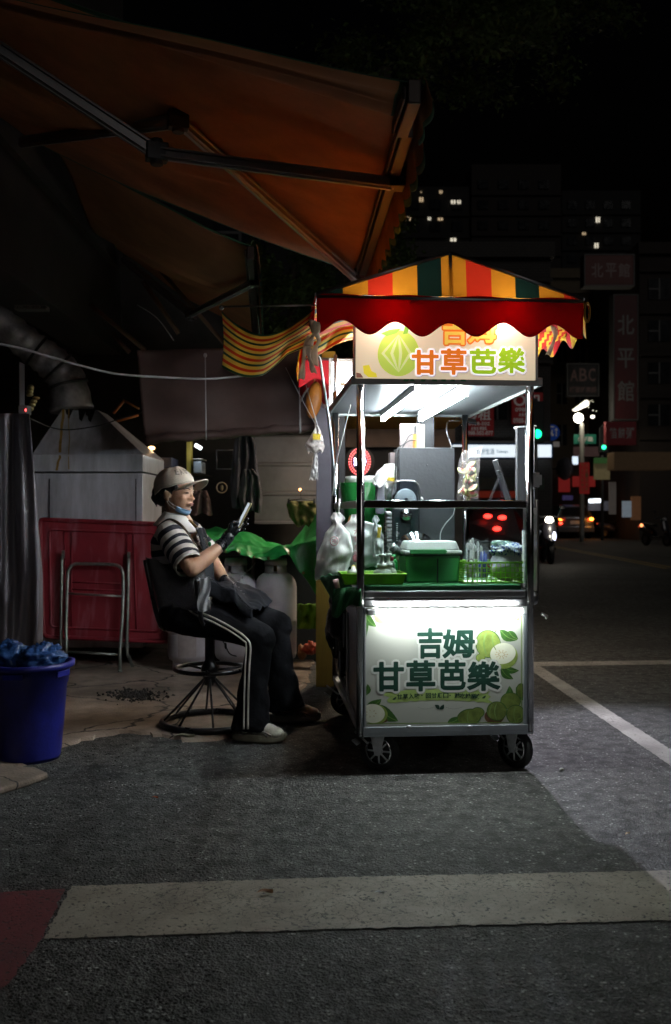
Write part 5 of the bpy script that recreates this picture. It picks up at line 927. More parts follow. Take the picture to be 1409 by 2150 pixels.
for k in range(7): x = 845 + k * 20 + rr.uniform(-6, 6); q.flatpoly([(x, 795.5), (x + rr.uniform(6, 14), 795.5), (x + rr.uniform(3, 12), 801), (x - 2, 800)], lambda a_, b_: Vector((CU(a_, -.0535), -.0535, CZ(b_, CU(a_, -.0535), -.0535))))
build('torn_sticker', q, mat('sticker_green', (.04, .3, .12), .5, 0, .4, 60, 0), cart)
SIDE = lamp_mat('side_lightbox', (.93, .97, 1), 14)
q = MB(); q.bb((-.02, DD + .024, 1.9), (WW + .03, DD + .03, 2.19)); build('rear_lightbox', q, SIDE, cart)
q = MB(); q.bb((-.04, DD, 1.893), (-.021, DD + .03, 2.21)); q.bb((-.04, DD + .02, 2.191), (WW + .03, DD + .034, 2.21)); build('rear_trim', q, bpy.data.materials['rim_alu'], cart)
q = MB(); q.bb((.03, DD - .02, 2.035), (.2, DD - .01, 2.055)); build('latch_strip', q, mat('tan_strip', (.35, .27, .18), .5), cart)
point('canopy_fill', CW(.12, -.11, 2.17), 2.2, (1, .9, .78), .04); point('canopy_fill', CW(.66, -.11, 2.17), 2.2, (1, .9, .78), .04); point('canopy_fill', CW(.4, .30, 2.15), 5, (1, .9, .78), .12); point('canopy_fill', CW(.4, 1.0, 2.1), 8, (1, .9, .78), .12)  # unseen fill lights added so the canopy cloth and valance glow
# canopy
def fabric(name, col, tl=.5): return mat(name, col, .8, 0, .12, 5, .15, 200, transl=tl)
C_O = fabric('stripe_orange', (.62, .26, .02)); C_R = fabric('stripe_red', (.6, .035, .015)); C_D = fabric('stripe_dark', (.008, .03, .025), .3); C_V = fabric('valance_red', (.50, .004, .012)); C_Y = fabric('stripe_yellow', (.75, .5, .04)); C_T = mat('binding', (.14, .13, .11), .8)
u0, u1, ve, vb, ze, za = -.222, 1.016, -.2, DD + .2, 2.236, 2.455; uc = (u0 + u1) / 2; vr0, vr1 = -.17, DD - .06
can = thing_part('canopy', cart)
seq = [2, 0, 1, 0, 2, 0, 1, 0, 2, 0, 1]; q = MB(); bnd = [u0] + [CU(px, ve) for px in (720, 773, 825, 877, 928, 980, 1033, 1083, 1133, 1185)] + [u1]
def hip(u, f): t = max(0, 1 - abs(u - uc) / (uc - u0)); h = t * f; return Vector((u, ve + (vr0 - ve) * h, ze + (za - ze) * h - .006 * math.sin(h * 9)))
for i in range(11):
    A, B = bnd[i], bnd[i + 1]; ks = [A, uc, B] if A < uc < B else [A, (A + B) / 2, B]
    q.grid(lambda u, v: hip(A + (B - A) * u, v) if not (A < uc < B) else hip((A + (uc - A) * u * 2) if u < .5 else (uc + (B - uc) * (u - .5) * 2), v), 4, 12, seq[i])
seq2 = [0, 1, 0, 2] * 5
for s_ in (0, 1):
    ue = u0 if s_ == 0 else u1
    for i in range(16):
        A = ve + (vb - ve) * i / 16; B = ve + (vb - ve) * (i + 1) / 16
        def sf(u, v):
            y = A + (B - A) * u; t = min(1, (y - ve) / (vr0 - ve), (vb - y) / (vb - vr1)); h = t * v; return Vector((ue + (uc - ue) * h, y, ze + (za - ze) * h - .01 * math.sin(math.pi * h)))
        q.grid(sf, 4, 6, seq2[i])
build('roof_panel', q, [C_O, C_R, C_D], can)
def wave(s_): return .5 - .5 * math.cos(2 * math.pi * s_)
def skirt(name, fn, L, mats, mf, nw):
    q = MB(); n = int(L / .012)
    def vf(u, v): w_ = .123 + .062 * (1 - wave(u * nw + .04)); p, nr = fn(u); return p + nr * (.018 * math.sin(u * 11) * v + .012 * v) + Vector((0, 0, -w_ * v + .004 * math.sin(u * 23) * (1 - v)))
    q.grid(vf, n, 10, mf=lambda u, v: 1 if v > .95 else mf(u, v)); return build(name, q, mats, can, solid=.0015)
skirt('valance', lambda u: (Vector((u0 + (u1 - u0) * u, ve - .004, ze)), Vector((0, -1, 0))), u1 - u0, [C_V, C_T], lambda u, v: 0, 5.02)
for ue, sg in ((u0, -1), (u1, 1)): skirt('valance', lambda u: (Vector((ue + sg * .004, ve + (vb - ve) * u, ze)), Vector((sg, 0, 0))), vb - ve, [C_V, C_T, C_Y], lambda u, v: (0 if sg < 0 and u < .07 else (0 if int(u * 22) % 2 else 2)), 7)
skirt('valance', lambda u: (Vector((u0 + (u1 - u0) * u, vb + .004, ze)), Vector((0, 1, 0))), u1 - u0, [C_V, C_T], lambda u, v: 0, 5)
q = MB(); r_ = .009
for a_, b_ in (((u0, ve, ze - .012), (u1, ve, ze - .012)), ((u0, vb, ze), (u1, vb, ze)), ((u0, ve, ze), (u0, vb, ze)), ((u1, ve, ze), (u1, vb, ze)), ((uc, vr0, za - .012), (uc, vr1, za - .012)), ((uc, vr0, za - .012), (uc, ve + .02, ze - .0)), ((u0, ve, ze), (uc, vr0, za - .01)), ((u1, ve, ze), (uc, vr0, za - .01)), ((.02, ve + .01, ze - .04), (.02, .02, 2.15)), ((.8, ve + .01, ze - .04), (.8, .02, 2.15)), ((.2, -.19, 2.2), (.2, .05, 2.2)), ((.62, -.19, 2.2), (.62, .05, 2.2)), ((-.1, -.1, 2.185), (.92, -.1, 2.185))): q.cyl(a_, b_, r_, n=8)
for u in (.0, WW):
    for v in (.0, DD): q.cyl((u, v, 1.89), (u, v, 2.23), .012, n=10)
build('canopy_frame', q, STEEL_B, can)
# striped side cloth drooping from its rod, left of the canopy
def stripe_mat():
    def ex(m, n, l, b, rp, mp):
        uvn = n.new('ShaderNodeAttribute'); uvn.attribute_name = 'stripe'
        mm = n.new('ShaderNodeMath'); mm.operation = 'FRACT'; l.new(uvn.outputs['Fac'], mm.inputs[0]); r = n.new('ShaderNodeValToRGB'); r.color_ramp.interpolation = 'CONSTANT'; l.new(mm.outputs[0], r.inputs[0]); e = r.color_ramp.elements
        e[0].position = 0; e[0].color = (.07, .16, .12, 1); e[1].position = .19; e[1].color = (.95, .78, .25, 1)
        for p_, c_ in ((.5, (.8, .14, .07, 1)), (.74, (.95, .78, .25, 1))): k = e.new(p_); k.color = c_
        l.new(r.outputs[0], b.inputs['Base Color'])
        for nn in m.node_tree.nodes:
            if nn.type == 'BSDF_TRANSLUCENT': l.new(r.outputs[0], nn.inputs[0])
    return mat('striped_cloth', (.7, .5, .1), .75, 0, .1, 5, .1, 200, transl=.55, extra=ex)
SM = stripe_mat()
def striped(name, fn, nu, nv, rep, parent=None, off=0., **kw):
    q = MB(); q.grid(fn, nu, nv); o = build(name, q, SM, parent, **kw); at = o.data.attributes.new('stripe', 'FLOAT', 'POINT')
    at.data.foreach_set('value', [off + rep * (k // (nu + 1)) / nv for k in range((nu + 1) * (nv + 1))]); return o
def swag(u, v):
    px = 465 + 192 * u; sag = math.sin(math.pi * min(1, u * .98)) ** .9; yt = 652 + 58 * sag * (1 - .12 * u) - 8 * u; yb = 762 + 30 * math.sin(math.pi * min(1, u * 1.25 + .1)) - 42 * max(0, u - .45) ** 1.1 * 1.8
    p = P(px + 5 * math.sin(v * 3) * (1 - u), yt + (yb - yt) * v, 4.42 + .03 * math.sin(v * 6 + u * 4) + .07 * v * u + .02 * math.sin(u * 12)); return p - so_
so_ = P(465, 645, 4.4); sw = thing('side_cloth', 'yellow red and green striped cloth sagging from a thin rod left of the canopy', 'cloth', so_)
striped('cloth', swag, 60, 40, 4.2, sw, solid=.002)
q = MB(); q.cyl(P(461, 644, 4.4) - so_, P(668, 641, 4.34) - so_, .0045, n=8); q.ell(P(465, 646, 4.4) - so_, (.012, .012, .012), 8, 6); build('rod', q, STEEL_B, sw)
def swag2(u, v): px = 636 + 112 * u; yt = 726 - 46 * u ** .8; yb = 752 - 44 * u ** 1.2; return P(px, yt + (yb - yt) * v + 4 * math.sin(u * 7), 4.5 + .12 * u + .03 * math.sin(u * 10 + v * 4)) - so_
striped('cloth', swag2, 30, 16, 1.4, sw, .4, solid=.002)
RIB = mat('cream_ribbon', (.9, .82, .72), .7, 0, .15, 20, .1, transl=.5)
def ribbon(pts, w, label, Y): 
    pp = spline([P(x, y, Y + dy) for x, y, dy in pts], 5); q = MB(); n = len(pp)
    q.grid(lambda u, v: pp[min(n - 1, int(u * (n - 1) + .5))] + Vector(((v - .5) * w * (1 + .3 * math.sin(u * 9)), .006 * math.sin(u * 12 + v * 3), .004 * math.sin(v * 5 + u * 6))), n - 1, 3); return build('ribbon', q, RIB, label=label, cat='ribbon', group='cream tie ribbons', solid=.002)
ribbon([(656, 672, 0), (662, 700, -.02), (670, 715, 0), (660, 735, 0), (662, 768, .01)], .026, 'upper cream ribbon bow left of the red valance', 4.3)
ribbon([(650, 705, 0), (640, 740, -.02), (636, 768, 0), (633, 796, .01)], .022, 'long cream ribbon tail hanging lowest beside the striped cloth', 4.3)
ribbon([(648, 720, 0), (648, 745, -.02), (654, 765, 0), (660, 783, .01)], .02, 'short cream ribbon tail just right of the long one', 4.28)
ribbon([(664, 675, 0), (663, 700, -.02), (652, 712, 0), (648, 726, .0)], .03, 'crumpled cream ribbon knot at the canopy corner', 4.27)
ribbon([(1160, 684, 0), (1166, 705, .01), (1158, 728, 0), (1150, 745, .01)], .02, 'cream ribbon hanging under the right end of the valance', 4.45)
def rfl(u, v): a_ = LC(1128, 700, .25) * (1 - u) + LC(1192, 690, .1) * u; b_ = LC(1128, 737, .25) * (1 - u) + LC(1188, 706, .1) * u; return a_ * (1 - v) + b_ * v
q = MB(); q.grid(rfl, 12, 6, mf=lambda u, v: 1 if int((u + v * .3) * 7) % 2 else 0); build('tied_flap', q, [C_Y, C_R], can, solid=.004)
q = MB(); c_ = P(1233, 656, 4.4); q.tube([c_ + Vector((.012 * math.cos(t), 0, .045 * math.sin(t))) for t in [2 * math.pi * k / 20 for k in range(20)]], .006, 8, closed=True); build('brass_ring', q, mat('brass', (.5, .27, .06), .35, .8), label='dull brass ring hanging off the right corner of the canopy', cat='ring')
# casters
def caster(name, label_, u, v, ang, cz_=.093):
    root = thing_part(name, cart); root.location = (u, v, 0); root.rotation_euler.z = R(ang); r = .098     # axle along local x, wheel in local yz
    rt = rotm(0, 90, 0); q = MB(); w = .034; q.lathe([(r * .66, -w / 2), (r * .93, -w / 2), (r, -w * .28), (r, w * .28), (r * .93, w / 2), (r * .66, w / 2), (r * .66, -w / 2)], (0, 0, r), 40, rot=rt); ty = build('wheel', q, TYRE, root)
    q = MB(); q.lathe([(r * .60, -.019), (r * .68, -.019), (r * .68, -.013), (r * .57, -.006), (r * .57, .006), (r * .68, .013), (r * .68, .019), (r * .60, .019), (r * .54, .006), (r * .54, -.006), (r * .60, -.019)], (0, 0, r), 40, rot=rt); build('rim', q, CHROME, ty)
    q = MB(); q.lathe([(r * .15, -.004), (r * .56, -.003), (r * .56, .003), (r * .15, .004), (r * .15, -.004)], (0, 0, r), 30, rot=rt); build('web', q, DARK, ty)
    q = MB(); q.cyl((-.032, 0, r), (.032, 0, r), .008, n=10); q.cyl((-.02, 0, r), (.02, 0, r), r * .2, n=16)
    for k in range(8):
        a_ = k * math.pi / 4
        for sg in (-1, 1): q.tube([(sg * .012, r * .18 * math.cos(a_), r + r * .18 * math.sin(a_)), (sg * .009, r * .57 * math.cos(a_), r + r * .57 * math.sin(a_))], .0045, 6)
    build('hub', q, GALV, ty)
    q = MB()
    for s_ in (-1, 1): q.add([(s_ * .03, -.042, .2), (s_ * .03, .042, .2), (s_ * .03, .014, r - .018), (s_ * .03, -.014, r - .018), (s_ * .034, -.042, .2), (s_ * .034, .042, .2), (s_ * .034, .014, r - .018), (s_ * .034, -.014, r - .018)], [(0, 1, 2, 3), (4, 5, 6, 7), (0, 1, 5, 4), (1, 2, 6, 5), (2, 3, 7, 6), (3, 0, 4, 7)])
    q.bb((-.036, -.042, .197), (.036, .042, .202)); q.cyl((0, 0, .2), (0, 0, .212), .034, n=20); build('fork', q, GALV, root, bevel=.002)
    q = MB(); rt = rotm(38, 0, 0); 
    for s_ in (-1, 1): q.box(Vector((s_ * .016, .088, .158)), (.010, .085, .010), rt)
    q.box(Vector((0, .122, .130)), (.046, .036, .008), rt); q.box(Vector((0, .056, .184)), (.044, .03, .008), rt); q.bb((-.02, .03, .165), (.02, .05, .188)); build('brake_pedal', q, GALV, root, bevel=.002)
    return root
caster('caster', '', CU(797, .06), .06, 62); caster('caster', '', CU(1082, .06), .06, 38)
caster('caster', '', .06, DD - .08, 100); caster('caster', '', WW - .06, DD - .08, 20)
# right side: bracket, hinged side panel edge
q = MB(); q.bb((WW + .005, .0, 1.37), (WW + .05, .018, 1.44)); q.cyl((WW + .055, .01, 1.38), (WW + .055, .01, 1.43), .009, n=10); build('clamp', q, GALV, cart, bevel=.003)
q = MB(); q.bb((WW + .03, .02, 1.27), (WW + .036, .05, 1.66)); build('black_strut', q, DARK, cart)
q = MB(); q.bb((WW + .052, .05, .86), (WW + .064, .3, 1.31)); build('side_panel', q, mat('bronze_steel', (.25, .22, .2), .3, .9, .2, 3, 0), cart, bevel=.004)
q = MB(); q.cyl((WW + .055, -.01, .76), (WW + .085, -.01, .745), .008, n=8); q.cyl((WW + .085, -.01, .745), (WW + .075, -.01, .735), .006, n=8); build('hook', q, WHITE_P, cart)
q = MB(); q.box((-.02, .06, 1.95), (.03, .03, .08)); build('white_clamp', q, WHITE_P, cart, bevel=.004)
for (pts, r, lab) in (([(712, 752), (728, 745), (738, 756), (744, 800), (720, 900), (700, 1000), (690, 1090)], .006, 0),):
    pass
q = MB(); q.tube(spline([LC(640 + 18, 757, .35), LC(664, 749, .3), LC(672, 756, .25), LC(680, 810, .3), LC(690, 880, .3), LC(699, 965, .3), LC(702, 1040, .4)], 7), .007, 8); build('hose', q, mat('pale_hose', (.42, .5, .52), .4), cart)
q = MB(); q.tube(spline([LC(736, 850, .2), LC(728, 880, .2), LC(716, 930, .2), LC(703, 985, .25), LC(698, 1040, .3)], 7), .0035, 6); build('wire', q, mat('pale_wire', (.4, .42, .4), .5), cart)
# clip-on LED lamp at the rear right corner (it throws the cool light past the cart's right side)
L_ = LC(986, 887, 2.1); lr = thing('clip_lamp', 'small cool LED floodlight clipped beside the rear right post', 'lamp', CW(*L_), TH); q = MB(); q.box((0, 0, .012), (.1, .08, .012), rotm(28, 12, 0)); q.tube([(-.04, .03, .02), (-.08, .04, .05), (-.1, .05, .03)], .005, 6); build('housing', q, DARK, lr, bevel=.003)
q = MB(); q.box((.008, -.006, .003), (.075, .05, .004), rotm(28, 12, 0)); build('led_panel', q, lamp_mat('led_panel', (.82, .85, 1), 9), lr)
sl = bpy.data.lights.new('clip_lamp_light', 'SPOT'); sl.energy = 300; sl.color = (.86, .84, 1); sl.spot_size = R(86); sl.spot_blend = .5; sl.shadow_soft_size = .012; so = bpy.data.objects.new('clip_lamp_light', sl); COL.objects.link(so); so.location = CW(*(L_ + Vector((.0, -.02, -.02))))
so.rotation_euler = (Vector((2.1, 3.7, 0)) - so.location).to_track_quat('-Z', 'Y').to_euler()
# ================================================================== things on the cart
CA = .899      # top of the green mat
def loc(p, root_uvz): return Vector(p) - Vector(root_uvz)
def itm(name, label, cat, u, v, z, group=None): return thing(name, label, cat, CW(u, v, z), TH, group)
def px_w(n, Y=4.75): return n / F * Y
# --- green cooler with white lid
u = (CU(850, .16) + CU(970, .16)) / 2; v = .28; w, dpt = (CU(968, .17) - CU(851, .17)), .22
r = itm('cool_box', 'green picnic cooler with white lid and green handle bar on the counter', 'cool box', u, v, CA)
def frust(q, w0, d0, z0, w1, d1, z1, m=0): q.add([(-w0 / 2, -d0 / 2, z0), (w0 / 2, -d0 / 2, z0), (w0 / 2, d0 / 2, z0), (-w0 / 2, d0 / 2, z0), (-w1 / 2, -d1 / 2, z1), (w1 / 2, -d1 / 2, z1), (w1 / 2, d1 / 2, z1), (-w1 / 2, d1 / 2, z1)], [(3, 2, 1, 0), (4, 5, 6, 7), (0, 1, 5, 4), (1, 2, 6, 5), (2, 3, 7, 6), (3, 0, 4, 7)], m)
CG = mat('cooler_green', (.07, .36, .12), .45, 0, .12, 6, .05)
q = MB(); frust(q, w * .94, dpt * .94, 0, w, dpt, .135); build('body', q, CG, r, bevel=.01); q = MB(); q.bb((.02, -dpt / 2 - .001, .0), (.026, -dpt / 2 + .006, .12)); build('seam', q, DARK, r)
q = MB(); frust(q, w * 1.04, dpt * 1.04, .137, w * 1.05, dpt * 1.05, .16); frust(q, w * .98, dpt * .98, .1605, w * .86, dpt * .84, .205); lid = build('lid', q, WHITE_P, r, bevel=.007)
q = MB(); q.bb((-w * .42, -dpt / 2 - .02, .142), (w * .22, -dpt / 2 - .008, .166)); q.bb((w * .22, -dpt / 2 - .014, .15), (w * .25, -dpt / 2 - .004, .16)); build('handle', q, CG, r, bevel=.004)
# --- lime basket with square holes
def lattice(q, a, b, z0, z1, nh, nv, t=.0025, bar=.0045):    # wall of real bars between points a and b
    a, b = Vector(a), Vector(b); d = b - a; L = d.length; dn = d.normalized(); yaw = math.degrees(math.atan2(dn.y, dn.x)); rt = rotm(0, 0, yaw)
    for k in range(nv + 1): z = z0 + (z1 - z0) * k / nv; q.box((a + b) / 2 + Vector((0, 0, z)), (L, t, bar * (1.6 if k in (0, nv) else 1)), rt)
    for i in range(nh + 1): q.box(a + d * i / nh + Vector((0, 0, (z0 + z1) / 2)), (bar, t * 1.15, z1 - z0), rt)
LIME = mat('lime_plastic', (.3, .65, .05), .4, 0, .1, 6, .03, transl=.25)
x0, x1 = CU(972, .1), CU(1101, .1); r = itm('spoon_basket', 'lime green basket with square holes, right of the green cool box', 'basket', (x0 + x1) / 2, .2, CA); w = x1 - x0; q = MB(); dd = .2
lattice(q, (-w / 2, -dd / 2, 0), (w / 2, -dd / 2, 0), .004, .1, 13, 4); lattice(q, (-w / 2, dd / 2, 0), (w / 2, dd / 2, 0), .004, .1, 13, 4); lattice(q, (-w / 2, -dd / 2, 0), (-w / 2, dd / 2, 0), .004, .1, 8, 4); lattice(q, (w / 2, -dd / 2, 0), (w / 2, dd / 2, 0), .004, .1, 8, 4)
q.bb((-w / 2, -dd / 2, .0), (w / 2, dd / 2, .003)); q.tube([(-w / 2, -dd / 2, .103), (w / 2, -dd / 2, .103), (w / 2, dd / 2, .103), (-w / 2, dd / 2, .103)], .004, 6, closed=True); build('basket_frame', q, LIME, r)
# --- lime tray
x0, x1 = CU(712, .2), CU(850, .1); tv = .13; r = itm('tray', 'shallow lime green tray holding pump bottles at the left front of the counter', 'tray', (x0 + x1) / 2, tv + .02, CA + .001); w = x1 - x0; q = MB()
frust(q, w * .9, .17, 0, w * .9, .17, .003)
for s_ in (-1, 1): q.add([(-w * .45, s_ * .085, 0), (w * .45, s_ * .085, 0), (w * .5, s_ * .1, .048), (-w * .5, s_ * .1, .048), (-w * .45, s_ * .081, 0), (w * .45, s_ * .081, 0), (w * .5, s_ * .096, .048), (-w * .5, s_ * .096, .048)], [(0, 1, 2, 3), (4, 7, 6, 5), (3, 2, 6, 7), (0, 4, 5, 1), (0, 3, 7, 4), (1, 5, 6, 2)]); q.add([(s_ * w * .45, -.085, 0), (s_ * w * .45, .085, 0), (s_ * w * .5, .1, .048), (s_ * w * .5, -.1, .048), (s_ * w * .44, -.085, 0), (s_ * w * .44, .085, 0), (s_ * w * .49, .1, .048), (s_ * w * .49, -.1, .048)], [(0, 1, 2, 3), (4, 7, 6, 5), (3, 2, 6, 7), (0, 4, 5, 1), (0, 3, 7, 4), (1, 5, 6, 2)])
build('tray_shell', q, LIME, r); q = MB(); q.tube([(-w / 2, -.1, .05), (w / 2, -.1, .05), (w / 2, .1, .05), (-w / 2, .1, .05)], .0045, 6, closed=True); build('rim', q, mat('tray_rim', (.35, .6, .08), .4), r)
# --- pump bottles
def pump(px, pyt, pyb, v, wpx, label, liquid, flat=.6):
    u = CU(px, v); z0 = CA + .006; w = px_w(wpx); zt = CZ(pyt, u, v); h = zt - z0; r = itm('pump_bottle', label, 'pump bottle', u, v, z0, 'pump bottles in the lime tray')
    bh = h * .5; q = MB(); q.lathe([(0, 0), (w * .46, 0), (w * .5, .006), (w * .5, bh * .6), (w * .42, bh * .86), (w * .22, bh * 1.0), (w * .17, bh * 1.05), (0, bh * 1.05)], n=28, sy=flat); build('bottle', q, mat('bottle_milk_' + str(px), (.6, .62, .56), .25, 0, .05, 5, 0, transl=.3), r)
    q = MB(); q.lathe([(0, .004), (w * .40, .004), (w * .40, bh * .5), (w * .36, bh * .56), (0, bh * .56)], n=28, sy=flat * 1.28); build('contents_label', q, liquid, r)
    q = MB(); q.lathe([(0, bh * 1.05), (w * .26, bh * 1.05), (w * .26, bh * 1.3), (w * .1, bh * 1.36), (w * .09, h - .012), (w * .2, h - .01), (w * .2, h), (0, h)], n=18); q.tube([(0, 0, h - .006), (-w * .35, -.005, h - .008), (-w * .46, -.006, h - .02)], .004, 6); build('pump_head', q, WHITE_P, r)
pump(803, 1163, 1215, .11, 40, 'front pump bottle with pale yellow contents in the lime tray', mat('pale_syrup', (.6, .5, .16), .3))
pump(816, 1162, 1212, .22, 36, 'second pump bottle standing behind the front one', mat('pink_syrup', (.7, .35, .25), .3))
r = itm('squat_jar', 'round pink lidded jar at the left end of the lime tray', 'jar', CU(742, .12), .12, CA + .006); q = MB(); q.lathe([(0, 0), (.036, 0), (.04, .006), (.04, .032), (.036, .04), (0, .04)], n=28); build('jar_body', q, mat('pink_jar', (.75, .3, .33), .35), r); q = MB(); q.lathe([(0, .041), (.03, .041), (.03, .056), (.012, .066), (.008, .08), (0, .082)], n=20); build('lid', q, WHITE_P, r)
q = MB(); q.ell((.0, 0, .0), (.012, .01, .016), 10, 8); q.ell((.02, .01, .0), (.009, .01, .02), 10, 8, 1); build('sachets', q, [mat('yellow_sachet', (.7, .5, .05), .5), mat('white_sachet', (.7, .7, .7), .4)], label='small yellow and white sachets on the pink jar', cat='sachets', loc=CW(CU(742, .16), .16, CA + .075))
def bottle(px, pyt, v, r_, label, col, cap, mats=None):
    u = CU(px, v); z0 = CA + .002; h = CZ(pyt, u, v) - z0; r = itm('bottle', label, 'bottle', u, v, z0); q = MB(); q.lathe([(0, 0), (r_, 0), (r_, h * .7), (r_ * .5, h * .82), (0, h * .82)], n=20); build('bottle_body', q, mat('bt' + str(px), col, .3, 0, .1, 5, 0), r); q = MB(); q.lathe([(0, h * .82), (r_ * .55, h * .82), (r_ * .5, h), (0, h)], n=16); build('cap', q, cap, r)
bottle(822, 1168, .33, .02, 'red capped sauce bottle behind the pump bottles', (.6, .6, .55), mat('red_cap', (.6, .03, .08), .4)); bottle(826, 1164, .40, .024, 'bright green drink bottle left of the cool box', (.03, .5, .1), mat('green_cap', (.02, .4, .1), .4))
bottle(835, 1158, .47, .03, 'pale olive canister just left of the cool box', (.35, .42, .2), mat('olive_cap', (.4, .45, .2), .4))
r = itm('glue_tube', 'small tube with red print and green cap lying left of the tray', 'tube', CU(712, .02), .1, CA - .02); q = MB(); q.tube([(0, 0, .0), (-.01, 0, .045)], [.013, .015], 10); build('tube_body', q, mat('tube_pink', (.7, .45, .45), .4), r); q = MB(); q.tube([(.0, 0, -.001), (.004, 0, -.025)], .013, 10); build('cap', q, bpy.data.materials['green_cap'], r)
r = itm('torch', 'silver torch leaning against the left edge of the cool box lid', 'torch', CU(826, .3), .3, CZ(1152, .15, .3)); q = MB(); q.tube([(-.012, 0, .012), (.0, 0, .004), (.05, .0, -.028)], [.024, .024, .015], 16); build('torch_body', q, mat('torch_silver', (.55, .57, .58), .25, .7), r)
q = MB(); q.ell((0, 0, 0), (.04, .03, .014), 16, 8); build('yellow_scrubber', q, mat('scrub_yellow', (.75, .45, .02), .6), label='yellow cloth pad tucked behind the cool box lid', cat='pad', loc=CW(CU(842, .4), .42, CZ(1154, .2, .42)))
# --- shiny round steel bowl standing on edge behind the cooler
r = itm('steel_bowl', 'round steel bowl on its edge behind the white cool box lid', 'bowl', CU(872, .5), .5, .9 + .135)
q = MB(); Rb = px_w(43, 5.03); q.lathe([(0, .05), (Rb * .55, .045), (Rb * .8, .02), (Rb * .93, -.01), (Rb, -.012), (Rb * 1.02, -.004), (Rb * .95, .0), (Rb * .82, .028), (Rb * .56, .053), (0, .058)], n=44, rot=rotm(96, 0, 0)); build('bowl_shell', q, CHROME, r)
q = MB(); q.lathe([(0, .02), (Rb * .6, .016), (Rb * .72, .0), (Rb * .6, .012), (0, .014)], (0, .0, -.02), 30, rot=rotm(96, 0, 0)); build('bowl_contents', q, mat('pale_slices', (.5, .55, .3), .4, 0, .3, 30, .3), r)
# --- guava slicing machine
MC = itm('slicing_machine', 'black fruit slicing machine with smoked clear hood and silver knob', 'machine', CU(845, .78), .78, CA); MZ = CA; BKF = mat('machine_black', (.02, .024, .026), .25, 0, .2, 5, .03)
w = px_w(60, 5.3); x_l = -w / 2; q = MB(); q.bb((x_l + .02, .0, .0), (w / 2 + .02, .25, .38)); build('housing', q, BKF, MC, bevel=.012)
q = MB()
for k in range(16): q.box((x_l, .0, .03 + k * .021), (.028, .05, .013), rotm(14, 0, 8))
build('louvre', q, mat('louvre_grey', (.35, .35, .36), .5), MC)
q = MB(); q.lathe([(0, .02), (.03, .018), (.036, .0), (0, 0)], (.02, -.002, CZ(1081, .3, .78) - MZ), 28, rot=rotm(90, 0, 0)); build('knob', q, CHROME, MC)
for k, (ux, n_) in enumerate(((-.03, 9), (.055, 4))):
    q = MB(); q.bb((ux - .012, -.004, .17), (ux + .014, .001, .32)); g_ = build('gauge', q, mat('gauge_dark', (.01, .02, .02), .2), MC); q = MB()
    for j in range(n_): q.bb((ux - .006, -.0055, .19 + j * .012), (ux + .004, -.0042, .193 + j * .012))
    build('gauge_marks', q, SW, g_)
zh0 = CZ(1055, .3, .78) - MZ; zh1 = CZ(1009, .3, .78) - MZ
def hood(u_, v_): 
    a = math.pi * u_; s_ = 1.; x = .02 - math.copysign(abs(math.cos(a)) ** .55, math.cos(a)) * w * .5; z = zh0 + (zh1 - zh0) * abs(math.sin(a)) ** .45; return Vector((x, .0 + .2 * v_, z))
q = MB(); q.grid(hood, 30, 8); q.add([hood(k / 30, 0) + Vector((0, 0, 0)) for k in range(31)], [list(range(31))]); build('clear_hood', q, glass_mat('smoked_plastic', (.55, .6, .66), .25, .08), MC)
q = MB(); q.tube([hood(k / 30, 0) for k in range(31)], .004, 6); build('hood_edge', q, STEEL, MC)
q = MB(); q.lathe([(0, .012), (.05, .012), (.062, .006), (.062, 0), (0, 0)], (.03, .08, zh0 + .018), 36, rot=rotm(80, 0, 0)); build('disc', q, mat('disc_white', (.62, .66, .62), .4), MC); q = MB(); q.lathe([(0, .02), (.012, .02), (.013, .0), (0, 0)], (.03, .07, zh0 + .012), 16, rot=rotm(80, 0, 0)); build('spindle', q, DARK, MC)
q = MB(); q.ell((w * .5 + .032, .03, zh0 + .02), (.013, .013, .013), 12, 8); build('side_knob', q, WHITE_P, MC)
# --- tall dark cabinet with column, power box
bk = CU(838, .95), CU(955, .95); r = itm('equipment_case', 'tall matt dark grey case standing upright behind the slicing machine', 'case', (bk[0] + bk[1]) / 2, 1.08, CA); w = bk[1] - bk[0]; zt = CZ(940, .5, .95) - CA; q = MB(); q.bb((-w / 2, -.13, 0), (w / 2, .08, zt)); build('case_body', q, GREY_P, r, bevel=.004)
q = MB(); q.bb((-w / 2 - .03, .02, .1), (-w / 2 - .002, .1, zt - .02)); build('side_strip', q, mat('mauve_board', (.25, .2, .2), .5), r)
q = MB(); q.ell((.0, -.132, zt - .1), (.004, .002, .004), 8, 6); build('screw', q, DARK, r)
cx = (CU(890, 1.1) + CU(925, 1.1)) / 2 - (bk[0] + bk[1]) / 2; wc = (CU(925, 1.1) - CU(890, 1.1)); q = MB(); q.bb((cx - wc / 2, .22, zt - .2), (cx + wc / 2, .28, 1.85 - CA)); build('column', q, GREY_P, r, bevel=.003)
q = MB(); q.bb((cx - .18, .09, zt - .05), (cx - .062, .12, zt + .16)); build('rear_column', q, bpy.data.materials['mauve_board'], r)
r = itm('power_box', 'beige power socket box with orange edge on top of the dark case', 'power box', CU(881, 1.0), 1.0, CZ(941, .4, 1.0)); q = MB(); q.bb((-.022, -.03, .0), (.026, .03, .135)); build('box_shell', q, mat('beige_plastic', (.3, .31, .23), .4), r, bevel=.003)
q = MB(); q.bb((-.036, -.025, .0), (-.023, .025, .08)); q.bb((-.03, -.02, .082), (-.023, .02, .13), 1); build('side_sockets', q, [mat('socket_orange', (.6, .22, .03), .5), DARK], r)
q = MB()
